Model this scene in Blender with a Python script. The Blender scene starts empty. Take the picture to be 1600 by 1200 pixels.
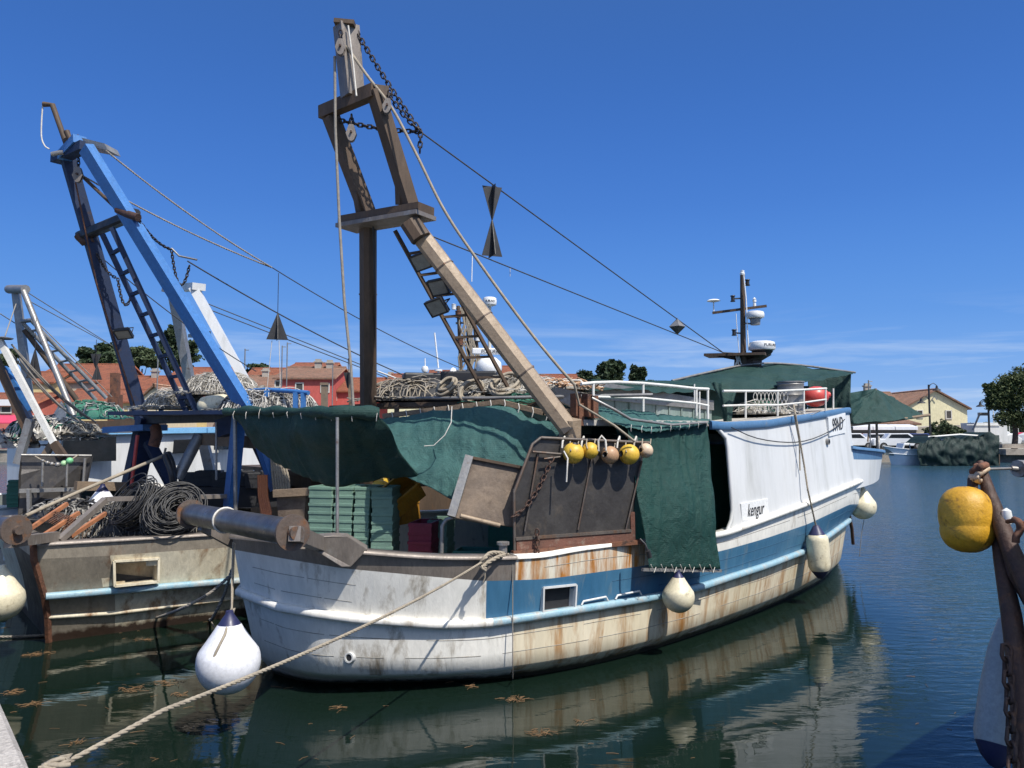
import bpy, bmesh, math, random
from mathutils import Vector as V, Matrix, noise as mnoise
random.seed(7)
R = math.radians
scene = bpy.context.scene
COL = scene.collection
# ------------------------------------------------------------------ camera
F, CX, CY, HZ, HC = 1200.0, 800.0, 600.0, 675.0, 2.7
TH = math.atan((HZ - CY) / F)
cam = bpy.data.cameras.new('camera'); camo = bpy.data.objects.new('camera', cam); COL.objects.link(camo)
cam.sensor_width = 36; cam.lens = F / 1600 * 36; cam.clip_start = .05; cam.clip_end = 6000
camo.location = (0, 0, HC); camo.rotation_euler = (math.pi / 2 + TH, 0, 0)
scene.camera = camo
# ------------------------------------------------------------------ sky and sun
SUN = V((.67, -.742, 0)).normalized(); EL = R(55)
SUN = V((SUN.x * math.cos(EL), SUN.y * math.cos(EL), math.sin(EL)))
world = bpy.data.worlds.new('World'); scene.world = world; world.use_nodes = True
wn, wl = world.node_tree.nodes, world.node_tree.links
wn.clear()
sky = wn.new('ShaderNodeTexSky'); sky.sky_type = 'NISHITA'; sky.sun_disc = False
sky.sun_elevation = EL; sky.sun_rotation = math.atan2(SUN.x, SUN.y)
sky.air_density = 1.0; sky.dust_density = .35; sky.ozone_density = 3.0
# the blue of the sky by height above the horizon, blended with the sky model
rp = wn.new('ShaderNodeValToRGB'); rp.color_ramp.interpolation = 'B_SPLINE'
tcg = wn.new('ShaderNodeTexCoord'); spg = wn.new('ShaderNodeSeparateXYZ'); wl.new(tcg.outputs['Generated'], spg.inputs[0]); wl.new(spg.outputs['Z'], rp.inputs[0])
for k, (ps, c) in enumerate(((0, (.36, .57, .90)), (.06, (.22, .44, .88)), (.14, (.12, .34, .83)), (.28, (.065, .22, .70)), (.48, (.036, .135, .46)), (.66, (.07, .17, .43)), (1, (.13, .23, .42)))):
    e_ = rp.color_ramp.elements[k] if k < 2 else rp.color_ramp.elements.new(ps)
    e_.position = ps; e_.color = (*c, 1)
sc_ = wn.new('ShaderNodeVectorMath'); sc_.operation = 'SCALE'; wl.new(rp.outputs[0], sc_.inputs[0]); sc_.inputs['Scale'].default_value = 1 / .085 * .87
sm_ = wn.new('ShaderNodeMix'); sm_.data_type = 'RGBA'; sm_.inputs[0].default_value = .94
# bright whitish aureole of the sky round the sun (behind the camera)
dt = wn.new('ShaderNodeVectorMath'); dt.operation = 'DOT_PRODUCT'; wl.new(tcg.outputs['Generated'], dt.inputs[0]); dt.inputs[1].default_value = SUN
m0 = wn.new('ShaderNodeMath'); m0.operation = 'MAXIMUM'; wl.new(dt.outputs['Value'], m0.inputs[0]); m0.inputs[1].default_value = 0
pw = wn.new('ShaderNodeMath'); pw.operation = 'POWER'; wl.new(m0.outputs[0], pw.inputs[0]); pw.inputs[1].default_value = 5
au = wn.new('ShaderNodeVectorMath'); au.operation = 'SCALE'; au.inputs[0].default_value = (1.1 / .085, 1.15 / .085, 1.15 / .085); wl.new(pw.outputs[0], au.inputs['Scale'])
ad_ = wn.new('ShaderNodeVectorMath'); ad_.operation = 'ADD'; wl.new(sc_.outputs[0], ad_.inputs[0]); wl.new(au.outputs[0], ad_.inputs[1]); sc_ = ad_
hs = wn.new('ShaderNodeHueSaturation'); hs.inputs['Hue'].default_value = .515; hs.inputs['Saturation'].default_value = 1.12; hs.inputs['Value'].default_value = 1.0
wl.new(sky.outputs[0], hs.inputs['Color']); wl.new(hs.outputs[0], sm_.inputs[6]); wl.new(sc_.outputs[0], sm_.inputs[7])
tc = wn.new('ShaderNodeTexCoord'); mp = wn.new('ShaderNodeMapping'); mp.inputs['Scale'].default_value = (3, 3, 34)
wl.new(tc.outputs['Generated'], mp.inputs[0])
nz = wn.new('ShaderNodeTexNoise'); nz.inputs['Scale'].default_value = 1.3; nz.inputs['Detail'].default_value = 7; nz.inputs['Roughness'].default_value = .6
nz.inputs['Distortion'].default_value = .4
wl.new(mp.outputs[0], nz.inputs['Vector'])
cr = wn.new('ShaderNodeMapRange'); cr.inputs[1].default_value = .46; cr.inputs[2].default_value = .82; wl.new(nz.outputs['Fac'], cr.inputs[0])
sp = wn.new('ShaderNodeSeparateXYZ'); wl.new(tc.outputs['Generated'], sp.inputs[0])
el = wn.new('ShaderNodeMapRange'); el.interpolation_type = 'SMOOTHSTEP'; el.inputs[1].default_value = .17; el.inputs[2].default_value = .06; wl.new(sp.outputs['Z'], el.inputs[0])
mu = wn.new('ShaderNodeMath'); mu.operation = 'MULTIPLY'; wl.new(cr.outputs[0], mu.inputs[0]); wl.new(el.outputs[0], mu.inputs[1])
mu2 = wn.new('ShaderNodeMath'); mu2.operation = 'MULTIPLY'; wl.new(mu.outputs[0], mu2.inputs[0]); mu2.inputs[1].default_value = .9
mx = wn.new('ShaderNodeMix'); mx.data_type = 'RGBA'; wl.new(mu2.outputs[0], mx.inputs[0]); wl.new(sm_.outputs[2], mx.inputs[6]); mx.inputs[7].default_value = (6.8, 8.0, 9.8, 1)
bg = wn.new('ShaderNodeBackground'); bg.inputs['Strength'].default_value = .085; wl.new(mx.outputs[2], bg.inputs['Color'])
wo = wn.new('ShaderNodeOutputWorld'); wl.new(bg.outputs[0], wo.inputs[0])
sl = bpy.data.lights.new('sun', 'SUN'); sl.energy = 4.9; sl.angle = R(.5); sl.color = (1, .95, .87)
so = bpy.data.objects.new('sun', sl); COL.objects.link(so); so.rotation_euler = SUN.to_track_quat('Z', 'Y').to_euler()
scene.view_settings.view_transform = 'Standard'; scene.view_settings.look = 'None'; scene.view_settings.exposure = .18; scene.view_settings.gamma = 1
scene.cycles.max_bounces = 8; scene.cycles.diffuse_bounces = 3; scene.cycles.glossy_bounces = 4; scene.cycles.transparent_max_bounces = 12
scene.cycles.caustics_reflective = False; scene.cycles.caustics_refractive = False
# ------------------------------------------------------------------ measuring helpers (reference picture 1600x1200 -> world)
def ray(px, py):
    cx, cy = (px - CX) / F, (CY - py) / F
    return V((cx, math.cos(TH) - cy * math.sin(TH), math.sin(TH) + cy * math.cos(TH)))
CAM = V((0, 0, HC))
def P(px, py, d):
    r = ray(px, py); return CAM + r * (d / r.y)
def PZ(px, py, z=0.0):
    r = ray(px, py); return CAM + r * ((z - HC) / r.z)
def proj(p):
    d = V(p) - CAM; f = V((0, math.cos(TH), math.sin(TH))); u = V((0, -math.sin(TH), math.cos(TH)))
    k = d.dot(f); return CX + F * d.x / k, CY - F * d.dot(u) / k
def zfor(x, y, py):
    r = ray(0, py)
    cy = (CY - py) / F
    return HC + y * (math.sin(TH) + cy * math.cos(TH)) / (math.cos(TH) - cy * math.sin(TH))
class Frame:
    def __init__(s, x, y, ang):
        s.o = V((x, y, 0)); s.a = V((math.cos(R(ang)), math.sin(R(ang)), 0)); s.n = V((-s.a.y, s.a.x, 0)); s.ang = R(ang)
    def W(s, u, v, z): return s.o + s.a * u + s.n * v + V((0, 0, z))
    def pv(s, px, py, v):      # on the plane v = const
        r = ray(px, py); t = (v - (CAM - s.o).dot(s.n)) / r.dot(s.n); return CAM + r * t
    def pu(s, px, py, u):
        r = ray(px, py); t = (u - (CAM - s.o).dot(s.a)) / r.dot(s.a); return CAM + r * t
def interp(x, pts):
    if x <= pts[0][0]: return pts[0][1]
    for (a, b), (c, d) in zip(pts, pts[1:]):
        if x <= c: return b + (d - b) * (x - a) / (c - a)
    return pts[-1][1]
def catmull(pts, n):
    pts = [V(p) for p in pts]; m = len(pts) - 1; out = []
    for i in range(n + 1):
        t = i / n * m; k = min(int(t), m - 1); f = t - k
        p0 = pts[k - 1] if k > 0 else pts[0] * 2 - pts[1]; p3 = pts[k + 2] if k + 2 <= m else pts[m] * 2 - pts[m - 1]
        p1, p2 = pts[k], pts[k + 1]
        out.append(.5 * ((2 * p1) + (p2 - p0) * f + (2 * p0 - 5 * p1 + 4 * p2 - p3) * f * f + (3 * p1 - p0 - 3 * p2 + p3) * f ** 3))
    return out
# ------------------------------------------------------------------ mesh builder
class MB:
    def __init__(s): s.v = []; s.f = []; s.m = []; s.sm = []
    def add(s, vs, fs, m=0, smooth=False):
        b = len(s.v); s.v += [V(p) for p in vs]
        for f in fs: s.f.append([b + i for i in f]); s.m.append(m); s.sm.append(smooth)
        return s
    def quad(s, a, b, c, d, m=0): return s.add([a, b, c, d], [(0, 1, 2, 3)], m)
    def box(s, c, size, rz=0, m=0, M=None):
        hx, hy, hz = size[0] / 2, size[1] / 2, size[2] / 2
        vs = [V((x, y, z)) for z in (-hz, hz) for x, y in ((-hx, -hy), (hx, -hy), (hx, hy), (-hx, hy))]
        T = M if M is not None else Matrix.Rotation(rz, 4, 'Z')
        vs = [T @ p + V(c) for p in vs]
        return s.add(vs, [(3, 2, 1, 0), (4, 5, 6, 7), (0, 1, 5, 4), (1, 2, 6, 5), (2, 3, 7, 6), (3, 0, 4, 7)], m)
    def bar(s, p, q, w, h=None, side=None, m=0, ch=0, w2=None, h2=None):   # w along side, h across; ch chamfers the edges
        p, q = V(p), V(q); h = w if h is None else h
        w2 = w if w2 is None else w2; h2 = h if h2 is None else h2
        d = (q - p).normalized(); sd = V(side) if side is not None else (V((0, 0, 1)) if abs(d.z) < .9 else V((1, 0, 0)))
        sd = (sd - d * sd.dot(d)).normalized(); t = d.cross(sd)
        rings = []
        for c, ww, hh in ((p, w, h), (q, w2, h2)):
            x, y = ww / 2, hh / 2
            if ch: k = ch; pr = [(x - k, -y), (x, -y + k), (x, y - k), (x - k, y), (-x + k, y), (-x, y - k), (-x, -y + k), (-x + k, -y)]
            else: pr = [(x, -y), (x, y), (-x, y), (-x, -y)]
            rings.append([c + sd * a + t * b for a, b in pr])
        n = len(rings[0])
        return s.add(rings[0] + rings[1], [(i, (i + 1) % n, n + (i + 1) % n, n + i) for i in range(n)] + [tuple(range(n))[::-1], tuple(range(n, 2 * n))], m)
    def tube(s, pts, r, n=8, m=0, cap=True, closed=False, smooth=True):
        pts = [V(p) for p in pts]; N = len(pts)
        rs = r if isinstance(r, (list, tuple)) else [r] * N
        vs = []; up = None
        for i, p in enumerate(pts):
            if closed: d = pts[(i + 1) % N] - pts[i - 1]
            else: d = pts[min(i + 1, N - 1)] - pts[max(i - 1, 0)]
            d = d.normalized() if d.length > 1e-9 else V((0, 0, 1))
            if up is None: up = V((0, 0, 1)) if abs(d.z) < .9 else V((1, 0, 0))
            up = up - d * up.dot(d)
            up = up.normalized() if up.length > 1e-6 else d.orthogonal().normalized()
            t = d.cross(up)
            for k in range(n):
                a = 2 * math.pi * k / n; vs.append(p + (up * math.cos(a) + t * math.sin(a)) * rs[i])
        fs = [(i * n + k, i * n + (k + 1) % n, (i + 1) * n + (k + 1) % n, (i + 1) * n + k) for i in range(N - 1) for k in range(n)]
        if closed: fs += [((N - 1) * n + k, (N - 1) * n + (k + 1) % n, (k + 1) % n, k) for k in range(n)]
        s.add(vs, fs, m, smooth)
        if cap and not closed: s.add([vs[k] for k in range(n)], [tuple(range(n))[::-1]], m); s.add(vs[-n:], [tuple(range(n))], m)
        return s
    def rope(s, pts, r, pitch=None, m=0, n=5):      # three twisted strands
        pts = densify(pts, max(r * 1.6, .02)); pitch = pitch or r * 9; N = len(pts); L = 0; fr = []; up = None
        for i, p in enumerate(pts):
            d = (pts[min(i + 1, N - 1)] - pts[max(i - 1, 0)]).normalized()
            if up is None: up = V((0, 0, 1)) if abs(d.z) < .9 else V((1, 0, 0))
            up = (up - d * up.dot(d)).normalized(); fr.append((p, up.copy(), d.cross(up), L))
            if i < N - 1: L += (pts[i + 1] - p).length
        for k in range(3):
            s.tube([p + (a * math.cos(2 * math.pi * (l / pitch + k / 3)) + b * math.sin(2 * math.pi * (l / pitch + k / 3))) * r * .5 for p, a, b, l in fr], r * .56, n, m)
        return s
    def chain(s, pts, link=.07, w=.042, r=.008, m=0, n=5, seg=8):
        pts = densify(pts, link * .72, exact=True); 
        for i in range(len(pts) - 1):
            a, b = pts[i], pts[i + 1]; c = (a + b) / 2; d = (b - a).normalized()
            sd = d.orthogonal().normalized(); sd = Matrix.Rotation(R(45 + 90 * (i % 2)), 3, d) @ sd
            hl, hw = link / 2 - w / 2, w / 2; ring = []
            for k in range(seg):
                t = 2 * math.pi * k / seg; x = math.cos(t) * hw + (hl if math.cos(t) > 0 else -hl); ring.append(c + d * x + sd * math.sin(t) * hw)
            s.tube(ring, r, n, m, closed=True)
        return s
    def lathe(s, c, prof, n=24, axis=(0, 0, 1), m=0, mats=None, smooth=True):  # prof: (radius, height)
        ax = V(axis).normalized(); sd = ax.orthogonal().normalized(); t = ax.cross(sd); c = V(c)
        ring = lambda r0, h0: [c + ax * h0 + (sd * math.cos(2 * math.pi * k / n) + t * math.sin(2 * math.pi * k / n)) * r0 for k in range(n)]
        last = None; pd = None
        for j in range(len(prof) - 1):      # neighbouring bands share their ring of vertices unless the profile has a corner there
            (r0, h0), (r1, h1) = prof[j], prof[j + 1]; d = V((r1 - r0, h1 - h0, 0)); d = d.normalized() if d.length > 1e-9 else V((1, 0, 0))
            if last is None or not smooth or pd.dot(d) < .72: a0 = len(s.v); s.v += ring(r0, h0)
            else: a0 = last
            b0 = len(s.v); s.v += ring(r1, h1)
            for k in range(n): s.f.append([a0 + k, a0 + (k + 1) % n, b0 + (k + 1) % n, b0 + k]); s.m.append(mats[j] if mats else m); s.sm.append(smooth)
            last = b0; pd = d
        return s
    def disc(s, c, r, axis, n=24, m=0, h=.02): return s.lathe(c, [(0.0005, -h / 2), (r, -h / 2), (r, h / 2), (0.0005, h / 2)], n, axis, m, smooth=False)
    def grid(s, rows, m=0, smooth=True, mf=None):
        R_, C_ = len(rows), len(rows[0]); vs = [p for r in rows for p in r]
        b = len(s.v); s.v += [V(p) for p in vs]
        for i in range(R_ - 1):
            for j in range(C_ - 1):
                mm = mf(i, j) if mf else m
                if mm is None: continue
                s.f.append([b + i * C_ + j, b + i * C_ + j + 1, b + (i + 1) * C_ + j + 1, b + (i + 1) * C_ + j]); s.m.append(mm); s.sm.append(smooth)
        return s
    def prism(s, pts, h, axis=None, m=0):      # polygon extruded by vector h
        n = len(pts); h = V(h); A = [V(p) for p in pts]; B = [p + h for p in A]
        return s.add(A + B, [tuple(range(n))[::-1], tuple(range(n, 2 * n))] + [(i, (i + 1) % n, n + (i + 1) % n, n + i) for i in range(n)], m)
def densify(pts, step, exact=False):
    pts = [V(p) for p in pts]; out = [pts[0].copy()]
    L = sum((b - a).length for a, b in zip(pts, pts[1:])); n = max(1, int(round(L / step))); st = L / n; need = st
    for a, b in zip(pts, pts[1:]):
        l = (b - a).length; pos = 0
        while l - pos >= need - 1e-9:
            pos += need; out.append(a + (b - a) * (pos / l)); need = st
        need -= (l - pos)
    if (out[-1] - pts[-1]).length > st * .3: out.append(pts[-1].copy())
    return out
def sag(p, q, s, n=16):
    p, q = V(p), V(q); return [p.lerp(q, i / n) - V((0, 0, 4 * s * (i / n) * (1 - i / n))) for i in range(n + 1)]
def weld(mb, dist):
    pass
def tagit(o, label, cat, group=None, kind=None):
    if label: o['label'] = label
    if cat: o['category'] = cat
    if group: o['group'] = group
    if kind: o['kind'] = kind
def root(name, loc, label, cat, group=None, rz=0):
    o = bpy.data.objects.new(name, None); o.location = loc; o.rotation_euler = (0, 0, rz); o.empty_display_size = .1; COL.objects.link(o)
    tagit(o, label, cat, group); return o
def obj(name, mb, mats, parent=None, label=None, cat=None, group=None, kind=None, origin=None, local=False, bevel=0, solid=0):
    mats = mats if isinstance(mats, (list, tuple)) else [mats]
    if parent is not None:
        r = parent
        while r.parent: r = r.parent
        off = V((0, 0, 0)) if local else V(r.location)
    else:
        if origin is None:
            xs = [p.x for p in mb.v]; ys = [p.y for p in mb.v]; zs = [p.z for p in mb.v]
            origin = V(((min(xs) + max(xs)) / 2, (min(ys) + max(ys)) / 2, min(zs)))
        off = V(origin)
    me = bpy.data.meshes.new(name)
    me.from_pydata([tuple(p - off) for p in mb.v], [], mb.f)
    for k in mats: me.materials.append(k)
    me.polygons.foreach_set('material_index', mb.m); me.polygons.foreach_set('use_smooth', mb.sm)
    me.update()
    o = bpy.data.objects.new(name, me); COL.objects.link(o)
    if parent is not None: o.parent = parent
    else: o.location = (0, 0, 0) if local else off
    tagit(o, label, cat, group, kind)
    if solid: md = o.modifiers.new('solid', 'SOLIDIFY'); md.thickness = solid
    if bevel: md = o.modifiers.new('bevel', 'BEVEL'); md.width = bevel; md.segments = 2; md.limit_method = 'ANGLE'; md.angle_limit = R(40)
    return o
def copytree(o, parent=None, loc=None, rz=None, label=None):
    c = o.copy(); COL.objects.link(c)
    if parent is not None: c.parent = parent
    if loc is not None: c.location = loc
    if rz is not None: c.rotation_euler = (0, 0, rz)
    if label: c['label'] = label
    for ch in o.children: copytree(ch, c)
    return c
# ------------------------------------------------------------------ materials
def pm(name, c1, c2=None, scale=3.0, rough=.6, metal=0.0, bump=0.0, bscale=20.0, c3=None, c3amt=.35, c3scale=2.0, stretch=1.0, fine=.15, spec=.5, trans=0.0, c3soft=.08, low=None, lowz=.1, lowsoft=.12, distort=.3):
    """two mixed tones, a third colour in patches (rust, dirt), an optional colour band near a height (fouling), bump"""
    m = bpy.data.materials.new(name); m.use_nodes = True; nt = m.node_tree; n, l = nt.nodes, nt.links
    b = n['Principled BSDF']; c2 = c2 or tuple(x * .8 for x in c1)
    co = n.new('ShaderNodeNewGeometry'); mp = n.new('ShaderNodeMapping'); mp.inputs['Scale'].default_value = (1, 1, 1 / stretch); l.new(co.outputs['Position'], mp.inputs[0])
    def noise(sc, det=6, ro=.6, vec=None, dist=distort):
        t = n.new('ShaderNodeTexNoise'); t.inputs['Scale'].default_value = sc; t.inputs['Detail'].default_value = det; t.inputs['Roughness'].default_value = ro; t.inputs['Distortion'].default_value = dist
        l.new(vec or mp.outputs[0], t.inputs['Vector']); return t.outputs['Fac']
    def rng(v, a, b_, t0=0, t1=1):
        t = n.new('ShaderNodeMapRange'); t.inputs[1].default_value = a; t.inputs[2].default_value = b_; t.inputs[3].default_value = t0; t.inputs[4].default_value = t1; l.new(v, t.inputs[0]); return t.outputs[0]
    def mix(f, a, b_):
        t = n.new('ShaderNodeMix'); t.data_type = 'RGBA'
        l.new(f, t.inputs[0])
        for k, x in ((6, a), (7, b_)):
            if isinstance(x, tuple): t.inputs[k].default_value = (*x, 1)
            else: l.new(x, t.inputs[k])
        return t.outputs[2]
    col = mix(rng(noise(scale), .32, .68), c1, c2)
    if fine:
        f2 = rng(noise(scale * 9, 4, .7), .3, .7, 1 - fine, 1 + fine)
        t = n.new('ShaderNodeVectorMath'); t.operation = 'SCALE'; l.new(col, t.inputs[0]); l.new(f2, t.inputs['Scale']); col = t.outputs[0]
    if c3:
        a = noise(c3scale, 8, .68); f = rng(a, 1 - c3amt * 1.0 - c3soft, 1 - c3amt * 1.0 + c3soft)
        cc = mix(rng(noise(c3scale * 5), .3, .7), c3, tuple(x * .55 for x in c3)); col = mix(f, col, cc)
    if low:
        s = n.new('ShaderNodeSeparateXYZ'); l.new(co.outputs['Position'], s.inputs[0])
        ad = n.new('ShaderNodeMath'); ad.operation = 'MULTIPLY_ADD'; l.new(noise(4.5, 5, .65), ad.inputs[0]); ad.inputs[1].default_value = -lowsoft * 2; l.new(s.outputs['Z'], ad.inputs[2])
        col = mix(rng(ad.outputs[0], lowz - lowsoft - .03, lowz - lowsoft + .03, 1, 0), col, low)
    l.new(col, b.inputs['Base Color'])
    l.new(rng(noise(scale * 3), .3, .7, max(rough - .1, .03), min(rough + .1, 1)), b.inputs['Roughness'])
    b.inputs['Metallic'].default_value = metal; b.inputs['Specular IOR Level'].default_value = spec
    if bump:
        bp = n.new('ShaderNodeBump'); bp.inputs['Strength'].default_value = min(1, bump); bp.inputs['Distance'].default_value = .02
        l.new(noise(bscale, 6, .65), bp.inputs['Height']); l.new(bp.outputs[0], b.inputs['Normal'])
    if trans:
        tr = n.new('ShaderNodeBsdfTranslucent'); l.new(col, tr.inputs['Color']); ms = n.new('ShaderNodeMixShader'); ms.inputs[0].default_value = trans
        l.new(b.outputs[0], ms.inputs[1]); l.new(tr.outputs[0], ms.inputs[2]); l.new(ms.outputs[0], n['Material Output'].inputs[0])
    return m
RUST = (.22, .075, .02)
M = {}
M['hullwhite'] = pm('hull_white_paint', (.84, .81, .74), (.74, .72, .66), 1.3, .55, bump=.5, bscale=6, c3=(.38, .32, .24), c3amt=.37, c3scale=4.2, stretch=3, fine=.09, low=(.035, .04, .025), lowz=.07, lowsoft=.06)
M['huldirty'] = pm('hull_stained_paint', (.74, .66, .50), (.60, .52, .36), 1.7, .6, bump=.45, bscale=4, c3=(.44, .21, .06), c3amt=.43, c3scale=5.0, stretch=6, fine=.08, low=(.03, .03, .02), lowz=.09, lowsoft=.07, c3soft=.1)
M['rusty_white'] = pm('rust_streaked_white_paint', (.72, .69, .60), (.60, .53, .38), 2.5, .6, bump=.3, bscale=6, c3=(.52, .21, .04), c3amt=.48, c3scale=6, stretch=7, c3soft=.09)
M['hullblue'] = pm('hull_blue_paint', (.032, .125, .235), (.065, .18, .29), 1.8, .45, bump=.3, bscale=5, c3=(.22, .28, .30), c3amt=.36, c3scale=5, stretch=5, fine=.08)
M['railblue'] = pm('rail_pale_blue_paint', (.20, .38, .47), (.34, .46, .52), 4, .5, bump=.3, bscale=9, c3=(.5, .5, .46), c3amt=.42, c3scale=6)
M['bandblue'] = pm('band_blue_paint', (.06, .15, .28), (.09, .18, .31), 3, .45, bump=.2, c3=(.3, .3, .3), c3amt=.3, c3scale=5)
M['white'] = pm('white_paint', (.66, .66, .65), (.58, .585, .58), 1.4, .45, bump=.15, bscale=5, c3=(.48, .48, .44), c3amt=.33, c3scale=2.5, stretch=6, fine=.03, c3soft=.2)
M['whitemetal'] = pm('chipped_white_paint', (.72, .71, .67), (.6, .58, .52), 7, .5, c3=RUST, c3amt=.30, c3scale=14)
M['steel'] = pm('weathered_steel', (.16, .135, .115), (.10, .085, .075), 3, .5, .35, bump=.25, bscale=18, c3=(.20, .10, .05), c3amt=.42, c3scale=3.5, stretch=3)
M['capsteel'] = pm('worn_steel_plate', (.25, .215, .185), (.17, .145, .125), 3.5, .5, .3, bump=.3, bscale=14, c3=(.38, .36, .33), c3amt=.34, c3scale=6, stretch=3)
M['legbeige'] = pm('bare_brown_steel_tube', (.33, .25, .17), (.25, .185, .125), 3, .55, .05, bump=.25, bscale=26, c3=(.16, .10, .07), c3amt=.33, c3scale=9)
M['legbrown'] = pm('dark_brown_steel', (.115, .078, .052), (.07, .05, .036), 3, .62, .05, spec=.3, bump=.25, bscale=20, c3=(.16, .09, .05), c3amt=.36, c3scale=5, stretch=4)
M['roller'] = pm('polished_roller_steel', (.17, .16, .155), (.085, .08, .08), 3, .36, .7, bump=.05, bscale=9, c3=(.3, .3, .3), c3amt=.3, c3scale=7)
M['rust'] = pm('rusty_steel', (.20, .085, .045), (.12, .055, .035), 6, .8, .1, bump=.6, bscale=22, c3=(.05, .035, .03), c3amt=.42, c3scale=8)
M['rustdark'] = pm('dark_rusted_iron', (.085, .04, .026), (.045, .028, .022), 5, .6, .2, bump=.7, bscale=16, c3=(.26, .11, .045), c3amt=.36, c3scale=6)
M['chain'] = pm('dark_chain_iron', (.045, .035, .033), (.03, .026, .025), 8, .55, .4)
M['flange'] = pm('rusty_flange_plate', (.14, .105, .085), (.10, .075, .06), 7, .6, .3, bump=.3, bscale=20, c3=(.27, .12, .05), c3amt=.4, c3scale=9)
M['wirem'] = pm('wire_steel', (.09, .09, .09), (.06, .06, .06), 10, .5, .3)
M['darkpanel'] = pm('dark_steel_panel', (.085, .078, .072), (.055, .05, .048), 3, .42, .4, bump=.2, bscale=10, c3=(.17, .14, .11), c3amt=.36, c3scale=4)
M['plank'] = pm('worn_red_brown_wood', (.17, .07, .045), (.10, .05, .035), 5, .75, bump=.4, c3=(.3, .24, .18), c3amt=.36, c3scale=7)
M['board'] = pm('worn_board_face', (.21, .155, .11), (.12, .09, .068), 3.2, .7, .1, bump=.4, bscale=14, c3=(.09, .06, .045), c3amt=.42, c3scale=3)
M['wood'] = pm('grey_brown_timber', (.24, .17, .11), (.17, .125, .085), 5, .8, bump=.4, bscale=24)
M['tarp'] = None
M['foam'] = pm('pale_green_foam', (.17, .28, .215), (.13, .22, .175), 3, .75, bump=.25, bscale=70, c3=(.14, .2, .19), c3amt=.3, c3scale=5, fine=.05)
M['yellow'] = pm('yellow_float_plastic', (.66, .43, .05), (.60, .37, .04), 5, .45, bump=.15, c3=(.35, .18, .05), c3amt=.36, c3scale=9)
M['oldyellow'] = pm('weathered_yellow_plastic', (.60, .33, .02), (.50, .26, .02), 9, .5, bump=.4, bscale=14, c3=(.07, .035, .02), c3amt=.36, c3scale=12)
M['tan'] = pm('tan_float_plastic', (.46, .28, .15), (.38, .22, .12), 8, .5, c3=(.2, .12, .08), c3amt=.36, c3scale=14)
M['palefloat'] = pm('pale_float_plastic', (.62, .47, .32), (.5, .38, .27), 8, .5, c3=(.3, .2, .12), c3amt=.36, c3scale=12)
M['cream'] = pm('cream_fender_vinyl', (.70, .64, .47), (.62, .55, .38), 4, .4, bump=.1, c3=(.34, .27, .16), c3amt=.36, c3scale=9)
M['fwhite'] = pm('white_fender_vinyl', (.78, .78, .80), (.72, .72, .75), 3, .3, bump=.05, c3=(.5, .48, .44), c3amt=.27, c3scale=14)
M['navy'] = pm('navy_fender_end', (.018, .02, .07), (.03, .032, .085), 6, .45)
M['ropem'] = pm('pale_rope_fibre', (.36, .31, .235), (.25, .21, .16), 14, .9, bump=.3, bscale=90)
M['ropegrey'] = pm('grey_rope_fibre', (.30, .27, .23), (.2, .18, .155), 14, .9, bump=.3, bscale=90)
M['ropewhite'] = pm('white_rope_fibre', (.66, .63, .57), (.5, .47, .42), 14, .9)
M['black'] = pm('black_paint', (.018, .018, .02), (.03, .03, .032), 5, .5)
M['rubber'] = pm('black_net_twine', (.02, .02, .022), (.05, .048, .046), 14, .55, c3=(.16, .15, .13), c3amt=.33, c3scale=30)
M['blue'] = pm('gantry_blue_paint', (.05, .17, .42), (.04, .14, .36), 2.5, .38, bump=.1, c3=(.10, .22, .45), c3amt=.3, c3scale=5)
M['darkblue'] = pm('dark_blue_paint', (.010, .026, .075), (.009, .019, .05), 4, .7, bump=.15, c3=(.08, .045, .03), c3amt=.33, c3scale=7)
M['red'] = pm('red_plastic', (.60, .075, .06), (.5, .06, .05), 4, .4)
M['maroon'] = pm('dark_red_crate_plastic', (.24, .02, .045), (.18, .018, .035), 5, .5)
M['greencrate'] = pm('green_crate_plastic', (.03, .16, .11), (.025, .12, .085), 5, .5)
M['orangecrate'] = pm('amber_crate_plastic', (.55, .27, .03), (.45, .2, .02), 5, .5)
M['lamp_glass'] = pm('lamp_glass', (.22, .21, .18), (.3, .29, .25), 8, .12)
M['greynet'] = pm('pale_net_twine', (.34, .31, .26), (.17, .155, .13), 25, .9, bump=.5, bscale=60)
M['greennet'] = pm('green_net_twine', (.03, .17, .11), (.05, .13, .10), 25, .9, bump=.5, bscale=60)
M['mixnet'] = pm('mixed_net_twine', (.07, .065, .06), (.4, .38, .34), 22, .9, bump=.5, bscale=60)
M['orangehose'] = pm('orange_hose', (.50, .16, .05), (.4, .12, .04), 9, .5)
M['panelgreen'] = pm('green_grey_panel', (.14, .20, .175), (.22, .27, .25), 2.2, .55, bump=.15, c3=(.34, .37, .37), c3amt=.4, c3scale=3, stretch=6)
M['deck'] = pm('worn_deck_paint', (.20, .22, .20), (.13, .14, .13), 3, .7, bump=.3)
M['roofdeck'] = pm('flaking_white_deck_paint', (.58, .55, .5), (.35, .33, .3), 7, .7, bump=.4, c3=(.2, .16, .12), c3amt=.4, c3scale=6)
M['glass'] = pm('dark_window_glass', (.012, .015, .018), (.02, .022, .026), 3, .12)
M['galv'] = pm('grey_galvanised_steel', (.33, .32, .30), (.22, .21, .2), 5, .45, .5, bump=.15, c3=(.2, .12, .08), c3amt=.34, c3scale=8)
M['whiteplastic'] = pm('white_radome_plastic', (.78, .78, .77), (.72, .72, .7), 4, .35)
M['quay'] = pm('pale_quay_stone', (.50, .46, .42), (.36, .33, .30), 6, .85, bump=.8, bscale=30, c3=(.22, .19, .17), c3amt=.38, c3scale=22, fine=.3)
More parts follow.
